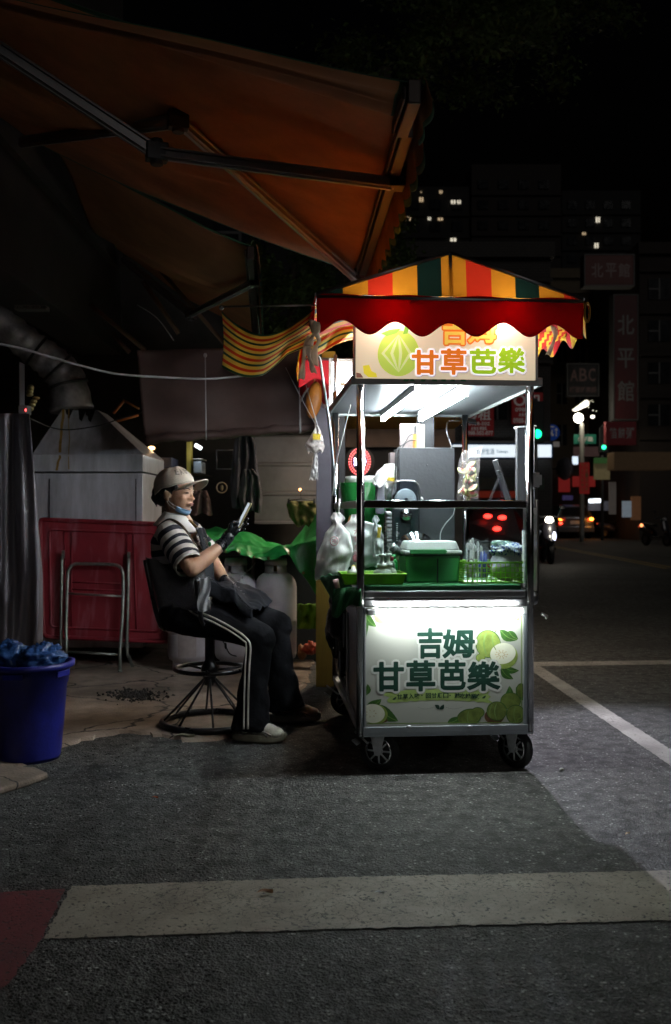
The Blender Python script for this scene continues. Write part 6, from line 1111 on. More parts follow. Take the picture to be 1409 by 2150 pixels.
for p in ([(874, 910), (860, 914), (850, 930), (832, 950), (830, 1008)], [(874, 924), (858, 926), (846, 938), (835, 965), (838, 990)]): q.tube(spline([LC(x, y, .96) for x, y in p], 6), .004, 6)
q.v = [tuple(CW(*v_)) for v_ in q.v]; build('power_cable', q, DCORD, label='pair of dark plug leads looping down from the beige power box', cat='cable')
q = MB(); q.tube(spline([LC(966, 884, 1.9), LC(942, 885, 1.5), LC(938, 905, 1.3), LC(944, 925, 1.3), LC(950, 942, 1.2)], 7), .005, 7); q.v = [tuple(CW(*v_)) for v_ in q.v]; build('lamp_cable', q, mat('silver_cord', (.3, .3, .32), .3, .5), label='silvery gooseneck lead hanging from the clip lamp', cat='cable')
q = MB(); q.tube(spline([LC(955, 1060, .9), LC(952, 1080, .9), LC(935, 1100, .9), LC(925, 1120, .9), LC(925, 1150, .9)], 6), .003, 6); q.v = [tuple(CW(*v_)) for v_ in q.v]; build('lead', q, CORD, label='thin grey lead curling down the right side of the dark case', cat='cable')
# --- dark panel at the right with pale top
a0, a1 = CU(1086, .5), CU(1120, .5); r = itm('display_panel', 'upright dark panel with bright white top edge beside the front right post', 'panel', (a0 + a1) / 2, .5, 1.31); h = CZ(897, .7, .5) - 1.31; q = MB(); q.bb((-(a1 - a0) / 2, 0, 0), ((a1 - a0) / 2, .04, h)); build('board', q, GREY_P, r, bevel=.003); q = MB(); q.box((.004, .02, h + .006), ((a1 - a0) + .018, .06, .008), rotm(0, -4, 0)); build('top_edge', q, WHITE_P, r)
# --- plastic bags
BAGW = mat('bag_white', (.92, .92, .92), .26, 0, .05, 5, .5, 26, transl=.22, stretch=(1, 1, .28)); BAGP = mat('bag_print', (.75, .3, .36), .5, 0, .2, 20, 0, transl=.3)
def hang_bag(name, cxs, py0, py1, Y, m, label, nseed, thick=.07, group=None, nx=40, ny=40, cat='plastic bag', tuck=1.):
    # cxs: list of (py fraction, left px, right px)
    o = P((cxs[0][1] + cxs[0][2]) / 2, py0, Y); r = thing(name, label, cat, o, 0, group)
    def wl(v):
        for i in range(len(cxs) - 1):
            if v <= cxs[i + 1][0]: t = (v - cxs[i][0]) / (cxs[i + 1][0] - cxs[i][0]); return cxs[i][1] * (1 - t) + cxs[i + 1][1] * t, cxs[i][2] * (1 - t) + cxs[i + 1][2] * t
        return cxs[-1][1:]
    def fn(u, v):
        l, r_ = wl(v); cx, hw = (l + r_) / 2, (r_ - l) / 2; a = 2 * math.pi * u; fold = 1 + .10 * math.sin(a * 7 + nseed + v * 2) * (.3 + v) * tuck; x = cx + hw * math.cos(a) * (1 + .03 * math.sin(v * 17 + a * 3)); th = thick * math.sin(math.pi * min(1, max(.04, v * .93))) ** .6
        if v > .97: th *= .3
        y = Y + th * math.sin(a) * fold + .02 * noise.noise(Vector((u * 9, v * 6, nseed))); return P(x, py0 + (py1 - py0) * v + 3 * math.sin(a * 4 + nseed) * v, y) - o
    q = MB(); q.grid(fn, nx, ny); build('bag_skin', q, m, r); return r, fn
r, f1 = hang_bag('carrier_bag', [(0, 700, 715), (.09, 692, 726), (.16, 700, 716), (.3, 684, 735), (.6, 668, 742), (.85, 660, 730), (1, 662, 722)], 1076, 1216, 4.88, BAGW, 'bulging white carrier bag hanging nearest the woman from the cart rail', 3, .06, 'white carrier bags hanging on the cart')
q = MB(); c_ = f1(.72, .42); q.grid(lambda u, v: c_ + Vector(((u - .5) * .045, -.002 - .012 * math.sin(math.pi * u), (v - .5) * .045)), 6, 4); 
q2 = MB(); q2.tube([c_ + Vector((.02 * math.cos(t), -.022, .022 * math.sin(t))) for t in [2 * math.pi * k / 16 for k in range(16)]], .0022, 5, closed=True); put_text(q2, '福', (c_.x - .012, c_.z - .013, c_.x + .012, c_.z + .013), lambda x, y, L: Vector((x, c_.y - .024, y)), .01); build('bag_print', q2, BAGP, r)
r, f2 = hang_bag('carrier_bag', [(0, 738, 756), (.1, 734, 758), (.2, 722, 800), (.25, 716, 803), (.8, 718, 800), (1, 726, 792)], 1080, 1192, 5.0, BAGW, 'flat white carrier bag with red print hanging just behind the bulging one', 8, .045, 'white carrier bags hanging on the cart', tuck=.4)
q2 = MB(); o = r.location
for k, ch in enumerate('大發水果'):
    a_, b_ = P(743, 1122 + k * 16, 4.94) - o, P(754, 1110 + k * 16, 4.94) - o; put_text(q2, ch, (a_.x, a_.z, b_.x, b_.z), lambda x, y, L: Vector((x, a_.y, y)), .0)
q2.ell(P(746, 1172, 4.945) - o, (.014, .002, .02), 12, 8); build('bag_print', q2, BAGP, r)
r, f3 = hang_bag('carrier_bag', [(0, 786, 792), (.12, 780, 798), (.2, 786, 792), (.5, 780, 806), (1, 784, 806)], 1082, 1170, 4.95, film_mat('bag_clear', (.85, .86, .88), .55), 'small knotted clear bag with yellow label, rightmost of the hanging bags', 5, .03)
q2 = MB(); a_ = P(796, 1118, 4.9) - r.location; q2.box(a_, (.018, .003, .055), rotm(0, 6, 0)); build('yellow_tag', q2, mat('tag_yellow', (.75, .55, .05), .4, 0, .5, 60, 0), r)
q = MB(); q.tube([CW(*LC(713, 1048, .4)), P(712, 1062, 4.85), P(711, 1082, 4.88)], .004, 6); build('bag_hook', q, WHITE_P, label='white plastic hook carrying the bulging bag', cat='hook')
r, f4 = hang_bag('small_bag', [(0, 664, 668), (.2, 658, 674), (.6, 644, 680), (.75, 640, 682), (1, 648, 676)], 893, 950, 6.2, film_mat('bag_clear2', (.85, .8, .78), .6), 'small knotted bag of bottle caps hanging on strings before the violet post', 2, .05)
q = MB(); o = r.location; rr = random.Random(3)
for k in range(26): q.ell(P(rr.uniform(650, 674), rr.uniform(922, 944), 6.2 + rr.uniform(-.03, .03)) - o, (.012, .008, .01), 8, 5, rr.randint(0, 1))
build('contents', q, [mat('cap_pink', (.6, .4, .36), .4), mat('cap_dark', (.3, .2, .22), .4)], r); q = MB(); q.box(P(665, 917, 6.14) - o, (.05, .004, .04)); build('yellow_tag', q, bpy.data.materials['tag_yellow'], r)
hang_bag('small_bag', [(0, 660, 666), (.3, 656, 668), (1, 650, 668)], 948, 1006, 6.2, film_mat('bag_clear3', (.85, .85, .85), .7), 'narrow folded clear bag hanging beneath the bag of caps', 7, .02, tuck=2)
q = MB(); q.tube(spline([P(600, 772, 6.9), P(640, 850, 6.5), P(664, 894, 6.2)], 4), .0028, 5); q.tube([P(628, 770, 6.9), P(632, 908, 6.95)], .0028, 5); q.tube([P(640, 800, 6.5), P(667, 894, 6.2)], .0028, 5); build('string', q, CORD, label='thin strings running down to the knotted bag of caps', cat='string')
r, f5 = hang_bag('carrier_bag', [(0, 812, 832), (.2, 792, 838), (.55, 782, 838), (.8, 800, 836), (1, 806, 812)], 973, 1050, 5.65, BAGW, 'crumpled white bag lying on top of the slicing machine', 12, .08)
q = MB(); a_ = P(820, 1006, 5.55) - r.location; q.box(a_, (.05, .003, .022), rotm(0, 10, 0)); build('yellow_tag', q, bpy.data.materials['tag_yellow'], r)
q = MB(); q.grid(lambda u, v: P(783 + 26 * u + 12 * v, 1003 - 26 * u + 22 * v + 3 * math.sin(u * 5), 5.3 + .02 * math.sin(v * 4)), 8, 8); build('paper_napkin', q, WHITE_P, label='creased white paper corner left of the crumpled bag', cat='napkin', solid=.002)
# --- green lined bin behind left
c_ = P(766, 1110, 5.9); r = thing('lined_bucket', 'green bag lined bucket with white rim behind the hanging carrier bags', 'bucket', (c_.x, c_.y, .87)); 
q = MB(); q.lathe([(0, .0), (.115, 0), (.12, .3), (.155, .555), (.15, .56), (.115, .5), (0, .5)], n=40); build('liner', q, mat('green_liner', (.03, .27, .06), .28, 0, .25, 6, .6, 14, transl=.35, stretch=(1, 1, .3)), r); q = MB(); q.lathe([(.11, .55), (.125, .575), (.118, .6), (0, .602)], n=32); build('lid', q, WHITE_P, r)
q = MB(); q.box((-.08, -.13, .30), (.07, .004, .1), rotm(0, 20, -20)); build('orange_label', q, mat('orange_paper', (.55, .25, .06), .6), r)
q = MB(); q.bb((-.02, -.02, -.1), (.03, .03, .07)); build('grey_device', q, mat('grey_device', (.18, .18, .22), .4), label='small grey device standing left of the clear hood', cat='device', bevel=.01, loc=P(796, 1042, 5.35))
# --- bag of cut guava on the glass shelf
c_ = LC(982, 1050, .14); r = itm('fruit_bag', 'clear bag of pink and green guava wedges standing on the shelf', 'bag of fruit', c_.x, c_.y, c_.z + .002)
def fb(u, v):
    a = 2 * math.pi * u; hh = .255 * v; wv = .053 * (1 + .06 * math.sin(v * 11)) * (1 - .12 * max(0, v - .6) / .4); th = .032 * (1 - .9 * max(0, v - .55) / .45) * (.3 + .7 * min(1, v * 6)); lean = .012 * v + (.02 * (v - .8) / .2 if v > .8 else 0)
    return Vector((wv * math.cos(a) + lean, th * math.sin(a) + .004 * noise.noise(Vector((u * 9, v * 8, 0))) , hh + (.012 * math.cos(a) if v > .95 else 0)))
q = MB(); q.grid(fb, 40, 40); build('bag_skin', q, film_mat('zip_bag', (.9, .88, .9), .12), r)
q = MB(); rr = random.Random(21)
def wedge(q, c, s_, rt):   # guava wedge: green rind, white flesh, pink heart
    n = 10; out = [Vector((math.cos(math.pi * k / n), 0, math.sin(math.pi * k / n))) for k in range(n + 1)]
    vs = []
    for rad, y in ((1., .0), (.93, .16), (.93, -.16), (.45, .28), (.45, -.28), (0., .33), (0., -.33)): vs += [Vector(c) + rt @ (Vector((p.x * rad, y, p.z * rad * .8)) * s_) for p in out]
    R_ = n + 1; L_ = lambda a, b, m: q.add(vs[a * R_:(a + 1) * R_] + vs[b * R_:(b + 1) * R_], [(k, k + 1, R_ + k + 1, R_ + k) for k in range(n)], m, True)
    L_(0, 1, 0); L_(0, 2, 0); L_(1, 3, 1); L_(2, 4, 1); L_(3, 5, 2); L_(4, 6, 2)
for k in range(22):
    z = .018 + .14 * (k / 22) + rr.uniform(-.01, .01); wedge(q, (rr.uniform(-.028, .03), rr.uniform(-.016, .008), z), rr.uniform(.02, .03), rotm(rr.uniform(-40, 40), rr.uniform(0, 360), rr.uniform(-70, 70)))
wedge(q, (.018, -.016, .155), .036, rotm(0, -60, -25))
build('guava_wedges', q, [mat('guava_rind', (.32, .42, .08), .4, 0, .2, 20, 0), mat('guava_flesh', (.72, .68, .4), .4, 0, .1, 20, 0), mat('guava_pink', (.68, .16, .15), .4, 0, .3, 25, 0)], r)
# --- tablet on its stand
c_ = LC(1049, 1050, .2); r = itm('tablet', 'tablet computer seen edge on, leaning back on a clear stand', 'tablet', c_.x, c_.y, c_.z); q = MB(); q.box((.012, 0, .1), (.008, .1, .215), rotm(0, -19, 0)); build('tablet_body', q, DARK, r, bevel=.002)
q = MB(); q.box((.02, 0, .075), (.005, .09, .15), rotm(0, -19, 0)); q.box((-.008, 0, .14), (.01, .05, .02), rotm(0, -19, 0)); build('bracket', q, STEEL, r, bevel=.001)
q = MB(); q.add([(-.05, -.03, 0), (.02, -.03, 0), (-.006, -.03, .11), (-.05, .03, 0), (.02, .03, 0), (-.006, .03, .11)], [(0, 1, 2), (3, 5, 4), (0, 3, 4, 1), (1, 4, 5, 2), (2, 5, 3, 0)]); build('clear_foot', q, glass_mat('clear_acrylic', (.85, .8, .88), .2), r)
# --- spoon packs
c0 = CW(CU(1003, .2), .2, CA + .004); r = thing('spoon_pack', 'clear pack of upright plastic spoons with blue and tan handles in the lime basket', 'pack of spoons', c0, TH)
q = MB(); cols = [0, 0, 1, 1, 2, 2, 0, 0, 1, 2, 2, 2, 0, 3]; rr = random.Random(5)
for k in range(26):
    x = -.05 + .1 * rr.random(); y = rr.uniform(-.03, .03); m_ = 2 if x > .012 else (1 if -.018 < x < -.004 else 0); h = .17 + rr.uniform(-.02, .02) if m_ != 2 else .14 + rr.uniform(-.01, .01); q.tube([(x, y, .02), (x + rr.uniform(-.01, .01), y, h)], [.0035, .003], 6, m_)
    if m_ == 0: q.ell((x, y, h + .012), (.008, .004, .018), 8, 6, 0)
build('spoons', q, [WHITE_P, mat('tan_stick', (.5, .42, .25), .5), mat('blue_stick', (.02, .06, .4), .4)], r)
q = MB(); q.grid(lambda u, v: Vector((.062 * math.cos(2 * math.pi * u) * (1 - .1 * v), .042 * math.sin(2 * math.pi * u), .01 + .19 * v + .012 * math.sin(2 * math.pi * u * 2) * v + .01 * math.sin(u * 30) * v)), 36, 20); build('film', q, film_mat('pack_film', (.85, .87, .88), .14), r)
q = MB(); q.lathe([(0, 0), (.016, 0), (.016, .001), (0, .001)], (-.045, -.044, .10), 20, rot=rotm(90, 0, 0)); q.lathe([(0, 0), (.009, 0), (.009, .001), (0, .001)], (-.045, -.0455, .10), 16, 1, rot=rotm(90, 0, 0)); q.lathe([(.010, 0), (.014, 0), (.014, .001), (.01, .001)], (.052, -.044, .085), 20, 2, rot=rotm(90, 0, 0)); build('pack_label', q, [mat('lab_dark', (.05, .02, .02), .4), WHITE_P, mat('lab_red', (.6, .05, .05), .4)], r)
c1 = CW(CU(1062, .2), .2, CA + .004); r = thing('cup_roll', 'white wrapped stack topped by blue patterned film in the lime basket', 'wrapped stack', c1, TH)
q = MB(); q.grid(bag((0, 0, .085), (.078, .06, .085), 2, 4, .12), 32, 20); build('wrapped_stack', q, mat('wrap_white', (.62, .63, .62), .35, 0, .08, 5, .4), r)
def bl_ex(m, n, l, b, rp, mp):
    v_ = n.new('ShaderNodeTexVoronoi'); v_.inputs['Scale'].default_value = 90; l.new(mp.outputs[0], v_.inputs[0]); r_ = n.new('ShaderNodeValToRGB'); r_.color_ramp.elements[0].color = (.03, .07, .4, 1); r_.color_ramp.elements[0].position = .38; r_.color_ramp.elements[1].color = (.65, .7, .75, 1); r_.color_ramp.elements[1].position = .5; l.new(v_.outputs['Distance'], r_.inputs[0]); l.new(r_.outputs[0], b.inputs['Base Color'])
q = MB(); q.grid(bag((.01, -.005, .155), (.088, .062, .04), 7, 6, .35), 40, 22); build('patterned_film', q, mat('blue_pattern', (.1, .1, .5), .25, 0, .1, 5, .5, 30, extra=bl_ex), r)
q = MB(); q.grid(bag((-.02, -.0, .185), (.06, .045, .02), 4, 6, .3), 30, 14); build('green_film', q, film_mat('green_film', (.2, .45, .25), .5), r)
r = itm('white_tub', 'plain white tub at the far right behind the lime basket', 'tub', CU(1088, .45), .45, CA); q = MB(); q.lathe([(0, 0), (.04, 0), (.047, .15), (.05, .155), (.05, .165), (0, .168)], n=30); build('tub_body', q, WHITE_P, r, bevel=0)
q = MB(); q.bb((-.003, -.02, 0), (.003, .02, .26)); build('white_strip', q, WHITE_P, label='thin white strip standing upright inside the right post', cat='strip', loc=CW(CU(1100, .1), .1, CA), rz=TH)
# --- green cloth hanging over the left front of the counter, folded green sheet beside
def gcl(u, v):
    px = 700 + 58 * u; yt = 1236 - 4 * u; yb = 1292 - 30 * u ** 1.5 + 8 * math.sin(u * 8); p = P(px - 4 * v * (1 - u), yt + (yb - yt) * v, 4.62 - .10 * u - .03 * math.sin(v * 3)); return p + Vector((0, .012 * math.sin(u * 15 + v * 3), .012 * math.sin(math.pi * v) ))
q = MB(); q.grid(gcl, 24, 20); build('counter_cloth', q, GM, label='dark green cloth draped over the left corner of the counter', cat='cloth', solid=.004)
def gcl2(u, v): a_ = P(672, 1214, 4.85) * (1 - u) + P(716, 1214, 4.7) * u; b_ = P(700, 1262, 4.75) * (1 - u) + P(752, 1240, 4.6) * u; return a_ * (1 - v) + b_ * v + Vector((0, 0, .012 * math.sin(u * 18) * (.4 + v) + .02 * math.sin(math.pi * u)))
q = MB(); q.grid(gcl2, 30, 12); build('folded_sheet', q, mat('pale_green_sheet', (.1, .34, .15), .5, 0, .4, 14, .3, 40, stretch=(3, .6, 1)), label='folded pale green plastic sheet sticking out left of the counter', cat='sheet', solid=.008)
# --- dark bundle hanging under the counter at the left rear, hoop
q = MB(); q.grid(bag((0, 0, 0), (.12, .2, .26), 3, 5, .35), 40, 26); build('black_bundle', q, mat('black_bag', (.018, .018, .02), .3, 0, .3, 8, .7, 20), label='black bin bag bundle slung under the counter behind the side panel', cat='bundle', loc=CW(.06, 1.0, .6) + Vector((-.02, 0, 0)))
q = MB()
for k, (z, s_) in enumerate(((.62, .09), (.42, .07), (.5, .05))): q.tube([CW(-.03 - .01 * k, .55 + .12 * k + s_ * .4 * math.cos(t), z + s_ * math.sin(t)) for t in [2 * math.pi * j / 24 for j in range(24)]], .0025, 5, closed=True)
build('wire_loop', q, STEEL_B, label='loose wire loops hanging on the left side of the cart', cat='wire')
# ================================================================== stool and person
SX, SY = -.735, 5.56
BK = mat('stool_black', (.014, .014, .016), .3, 0, .3, 8, .05)
st = thing('stool', 'black swivel stool with wire hoop base, foot ring and plastic wrapped backrest', 'stool', (SX, SY, .012))
def so_(px, py, Y): return P(px, py, Y) - Vector((SX, SY, .012))
q = MB(); q.tube([(.272 * math.cos(t), .272 * math.sin(t), .019) for t in [2 * math.pi * k / 56 for k in range(56)]], .019, 10, closed=True); build('base_ring', q, BK, st)
q = MB(); q.tube([(.198 * math.cos(t), .198 * math.sin(t), .325) for t in [2 * math.pi * k / 48 for k in range(48)]], .0125, 10, closed=True)
for k in range(3): a = R(20 + 120 * k); q.tube([(.04 * math.cos(a), .04 * math.sin(a), .315), (.195 * math.cos(a), .195 * math.sin(a), .325)], .007, 6)
build('foot_ring', q, BK, st)
for k in range(8): a = R(12 + 45 * k); q = MB(); q.tube([(.03 * math.cos(a), .03 * math.sin(a), .27), (.264 * math.cos(a), .264 * math.sin(a), .03)], .0065, 8); build('spoke', q, BK, st)
q = MB(); q.lathe([(0, .23), (.03, .23), (.036, .255), (.04, .285), (.042, .3), (.05, .31), (.05, .33), (.042, .345), (.034, .36), (.027, .375), (.027, .54), (.034, .545), (.034, .56), (.06, .565), (.06, .575), (0, .575)], n=28); build('column', q, BK, st)
q = MB(); q.lathe([(0, .556), (.17, .556), (.195, .565), (.2, .59), (.185, .612), (0, .62)], (-.08, 0, 0), 36, sx=1.1); build('seat', q, mat('seat_vinyl', (.018, .018, .02), .4, 0, .2, 10, .2), st)
def film_skirt(u, v): a = 2 * math.pi * u; r_ = .2 - .05 * v + .012 * math.sin(a * 9); return Vector((-.08 + 1.1 * r_ * math.cos(a), r_ * math.sin(a), .60 - .055 * v - .012 * math.sin(a * 5 + 1) * v))
q = MB(); q.grid(film_skirt, 60, 5); build('seat_film', q, film_mat('torn_film', (.75, .72, .68), .35), st)
# backrest: padded panel in loose clear film, on two bent flat tubes
bn, bf = so_(428, 1225, 5.28), so_(318, 1180, 5.72)
TL, BL_, BR, TR = so_(308, 1172, 5.36), so_(336, 1290, 5.34), so_(441, 1281, 5.19), so_(427, 1198, 5.19)
def pad(u, v, s_): 
    p = (TL * (1 - u) + TR * u) * (1 - v) + (BL_ * (1 - u) + BR * u) * v; n_ = (TR - TL).cross(BL_ - TL).normalized(); bul = .028 * (1 - (2 * u - 1) ** 6) * (1 - (2 * v - 1) ** 6); curve = 0; return p + n_ * (s_ * bul + curve)
q = MB(); q.grid(lambda u, v: pad(u, v, 1), 20, 12); q.grid(lambda u, v: pad(u, v, -1), 20, 12); build('backrest', q, mat('pad_black', (.02, .02, .023), .35, 0, .3, 12, .3), st, weld=True)
def fl(u, v, s_): return pad(u * 1.04 - .02, v * 1.06 - .03, s_ * 1.35) + Vector((0, .008 * noise.noise(Vector((u * 10, v * 12, s_))), 0))
q = MB(); q.grid(lambda u, v: fl(u, v, 1), 26, 18); q.grid(lambda u, v: fl(u, v, -1), 26, 18); build('clear_wrap', q, film_mat('clear_wrap', (.7, .7, .72), .22), st)
def wrap_tail(u, v): return so_(417 + 23 * u + 3 * math.sin(v * 6), 1212 + 70 * v + 3 * math.sin(u * 4), 5.12 + .012 * math.sin(u * 9 + v * 7))
q = MB(); q.grid(wrap_tail, 12, 18); build('loose_film', q, film_mat('loose_film', (.75, .78, .82), .5), st)
q = MB(); n0 = so_(305, 1176, 5.34); q.tube(spline([n0, so_(318, 1240, 5.32), so_(331, 1296, 5.34), so_(342, 1318, 5.4), so_(360, 1322, 5.46), so_(420, 1326, 5.52)], 5), .014, 8); q.tube(spline([so_(412, 1216, 5.145), so_(418, 1262, 5.15), so_(423, 1300, 5.18), so_(432, 1318, 5.3), so_(446, 1326, 5.5)], 5), .013, 8); build('back_frame', q, BK, st)
q = MB(); q.tube(spline([so_(456, 1330, 5.5), so_(472, 1352, 5.46), so_(482, 1372, 5.44), so_(497, 1378, 5.44)], 5), .004, 6); q.ell(so_(474, 1356, 5.46), (.008, .008, .02), 8, 6); build('height_lever', q, BK, st)

# ------------------------------------------------------------------ the woman
SK = mat('skin', (.52, .29, .19), .42, 0, .14, 9, .12, 160, spec=.4)
SK.node_tree.nodes['Principled BSDF'].inputs['Subsurface Weight'].default_value = .12; SK.node_tree.nodes['Principled BSDF'].inputs['Subsurface Radius'].default_value = (.01, .004, .002); SK.node_tree.nodes['Principled BSDF'].inputs['Subsurface Scale'].default_value = .5
PB = Vector((-.86, 5.5, .0)); pw = thing('person', 'woman in cap and striped polo sitting on the stool looking at a phone', 'person', PB)
def B(px, py, Y): return P(px, py, Y) - PB
def limb(q, pts, rs, n=16, m=0, fl_=None, sub=5):
    sp = spline(pts, sub); k = len(sp); rr = []
    for i in range(k):
        t = i / (k - 1) * (len(rs) - 1); j = min(len(rs) - 2, int(t)); f = t - j; f = f * f * (3 - 2 * f); rr.append(rs[j] * (1 - f) + rs[j + 1] * f)
    q.tube(sp, rr, n, m, flat=fl_ or 1.); q.ell(sp[0], (rr[0],) * 3, 12, 8, m); q.ell(sp[-1], (rr[-1],) * 3, 12, 8, m)
# joints (photo pixel, depth)
NS, FS = B(360, 1126, 5.30), B(398, 1122, 5.66)          # near (right) and far (left) shoulder
NE, FE = B(402, 1194, 5.13), B(446, 1182, 5.66)
NW_, FW_ = B(468, 1143, 5.26), B(474, 1222, 5.50)
NH, FH = B(388, 1290, 5.36), B(405, 1283, 5.60); NK, FK = B(538, 1338, 5.24), B(575, 1312, 5.60); NA, FA = B(528, 1532, 5.21), B(601, 1486, 5.62)
NECK, CHEST, WAIST, PEL = B(374, 1092, 5.47), B(372, 1150, 5.48), B(378, 1225, 5.49), B(392, 1282, 5.48)
HC = B(371, 1034, 5.45)
q = MB()
# head: built facing +x then turned slightly to the viewer and tipped down
HR = rotm(0, 5, -22); 
def hp(x, y, z): return HC + HR @ Vector((x, y, z))
def he(x, y, z, a, b, c, m=0, rot=(0, 0, 0)): q.ell(hp(x, y, z), (a, b, c), 20, 14, m, rot=HR @ rotm(*rot))
he(-.012, 0, .035, .108, .082, .098); he(.025, 0, -.03, .072, .068, .088); he(.045, 0, -.085, .045, .042, .034, rot=(0, 20, 0)); he(.062, 0, .012, .035, .055, .04); he(.056, -.034, -.025, .03, .028, .032); he(.056, .034, -.025, .03, .028, .032)
he(.096, 0, -.012, .014, .011, .028, rot=(0, -22, 0)); he(.107, 0, -.028, .014, .014, .011); he(.096, -.014, -.032, .011, .009, .008); he(.096, .014, -.032, .011, .009, .008)
he(.09, 0, -.058, .018, .028, .016); he(.094, 0, -.053, .012, .02, .0065); he(.092, 0, -.066, .012, .017, .0065); he(.07, 0, -.093, .03, .028, .02); he(.078, 0, .022, .022, .045, .014)
he(-.012, -.082, -.018, .02, .009, .032, rot=(0, 10, 12)); he(-.018, -.088, -.008, .015, .008, .018); he(-.004, -.084, -.042, .010, .007, .012)
limb(q, [HC + HR @ Vector((-.02, 0, -.05)), NECK + Vector((0, 0, .02)), NECK + Vector((-.005, 0, -.04))], [.056, .055, .066], 18)
limb(q, [NECK + Vector((0, 0, -.03)), CHEST, WAIST, PEL], [.09, .125, .115, .13], 20)
for s_, e_, w_ in ((NS, NE, NW_), (FS, FE, FW_)): limb(q, [s_, (s_ + e_) / 2, e_], [.055, .05, .046]); limb(q, [e_, e_ * .62 + w_ * .38 + Vector((0, 0, -.004)), w_], [.047, .044, .029])
for h_, k_, a_ in ((NH, NK, NA), (FH, FK, FA)): limb(q, [h_, (h_ + k_) / 2, k_], [.085, .075, .055]); limb(q, [k_, k_ * .6 + a_ * .4, a_], [.055, .05, .035])
body = build('body', q, SK, pw, remesh=.006, smooth=3)
def hpart(name, fn, m, par=body, **k): q_ = MB(); fn(q_); return build(name, q_, m, par, **k)
LIP = mat('lips', (.42, .14, .11), .4); EYE = mat('eye_dark', (.015, .01, .01), .25); 
for s_ in (-1, 1):
    hpart('eye', lambda q_: q_.ell(hp(.083, s_ * .032, .003), (.011, .015, .0045), 14, 8, rot=HR @ rotm(0, 0, s_ * 24)), EYE); hpart('eyebrow', lambda q_: q_.tube(spline([hp(.095, s_ * .014, .023), hp(.09, s_ * .034, .03), hp(.074, s_ * .052, .024)], 4), .0032, 6), mat('brow', (.03, .02, .015), .8)); hpart('eyelid', lambda q_: q_.tube(spline([hp(.093, s_ * .018, .004), hp(.090, s_ * .033, .009), hp(.077, s_ * .049, .003)], 4), .0028, 6), mat('lid', (.3, .15, .1), .5))
hpart('mouth', lambda q_: (q_.ell(hp(.104, 0, -.0535), (.007, .020, .0038), 14, 8, rot=HR), q_.ell(hp(.1015, 0, -.0645), (.0075, .017, .0042), 14, 8, rot=HR)), LIP)
hpart('mouth_line', lambda q_: q_.tube(spline([hp(.094, -.024, -.061), hp(.1085, -.010, -.0590), hp(.109, .010, -.0590), hp(.094, .024, -.061)], 4), .0016, 6), mat('mouth_dark', (.1, .03, .03), .5))
HAIR = mat('hair', (.012, .010, .010), .4, 0, .5, 30, .6, 120, stretch=(1, 1, .3))
def hair(q_):
    for a in ((-.035, 0, .02, .104, .088, .085), (-.075, 0, -.03, .06, .074, .06), (-.03, -.068, .012, .05, .022, .04), (-.03, .068, .012, .05, .022, .04), (.02, -.066, .03, .03, .018, .024), (-.095, -.02, -.01, .05, .05, .05)): q_.ell(hp(*a[:3]), a[3:], 18, 12, rot=HR)
    for k in range(14): t = R(-60 + 12 * k); q_.tube(spline([hp(-.09, .06 * math.sin(t), .0), hp(-.12, .07 * math.sin(t), -.04), hp(-.10, .06 * math.sin(t), -.075 - .01 * (k % 3))], 4), [.012, .012, .012, .011, .01, .008, .006, .004, .002], 7)
hpart('hair', hair, HAIR, remesh=.004)
# cap
CAPM = mat('cap_cloth', (.66, .59, .49), .85, 0, .1, 6, .35, 350); capr = HR @ rotm(0, -17, 0)
def cp(x, y, z): return HC + capr @ Vector((x, y, z))
def crown_fn(u, v):
    a = 2 * math.pi * u; ph = v * math.pi / 2; x = -.012 + .125 * math.cos(a) * math.cos(ph) ** .8; y = .098 * math.sin(a) * math.cos(ph) ** .8; z = .026 + .118 * math.sin(ph) ** .9 + (.006 * math.cos(a) if v < .2 else 0)
    return cp(x, y, z) + capr @ Vector((0, 0, -.018 * (math.cos(a) < 0) * abs(math.cos(a)) * (1 - v) + .008 * noise.noise(Vector((math.cos(a) * 2.5, math.sin(a) * 2.5, v * 3)))))
q = MB(); q.grid(crown_fn, 48, 20); cap = build('cap', q, CAPM, pw, solid=.003, weld=True)
q = MB()
for k in range(6): q.tube([crown_fn((k + .5) / 6, t / 10) * 1. + capr @ Vector((0, 0, .0012)) for t in range(11)], .0014, 5)
q.tube([crown_fn(k / 40, .03) for k in range(40)], .0022, 5, closed=True); q.ell(cp(-.012, 0, .147), (.008, .008, .005), 10, 6); build('seam', q, mat('cap_seam', (.4, .34, .26), .85), cap)
def brim(u, v):
    a = R(-68 + 136 * u); x0, y0 = -.012 + .123 * math.cos(a), .098 * math.sin(a); x = x0 + (.095 * math.cos(a * .75) ** .6) * v; y = y0 * (1 + .05 * v); return cp(x, y, .03 - .03 * (y / .09) ** 2 * (1 - .2 * v) - .006 * v + .006 * (1 - (y / .1) ** 2) * v)
q = MB(); q.grid(brim, 24, 10); build('brim', q, CAPM, cap, solid=.005)
q = MB()
for j, f in enumerate((.25, .5, .75, .96)): q.tube([brim(k / 24, f) + capr @ Vector((0, 0, .003)) for k in range(25)], .0009, 4)
build('brim_stitch', q, bpy.data.materials['cap_seam'], cap)
q = MB()   # embroidered letters wrap the near front panel
for k, ch in enumerate('EAST'):
    a_c = R(-47 + k * 16)
    def mp(x, y, L): a = a_c + x; t = y; r_ = crown_fn((a / (2 * math.pi)) % 1, t); return r_ + capr @ Vector((math.cos(a) * .003, math.sin(a) * .003, .0012))
    put_text(q, ch, (-.09, .30, .09, .52), mp, .03)
build('embroidery', q, mat('embroidery', (.28, .25, .21), .8), cap)
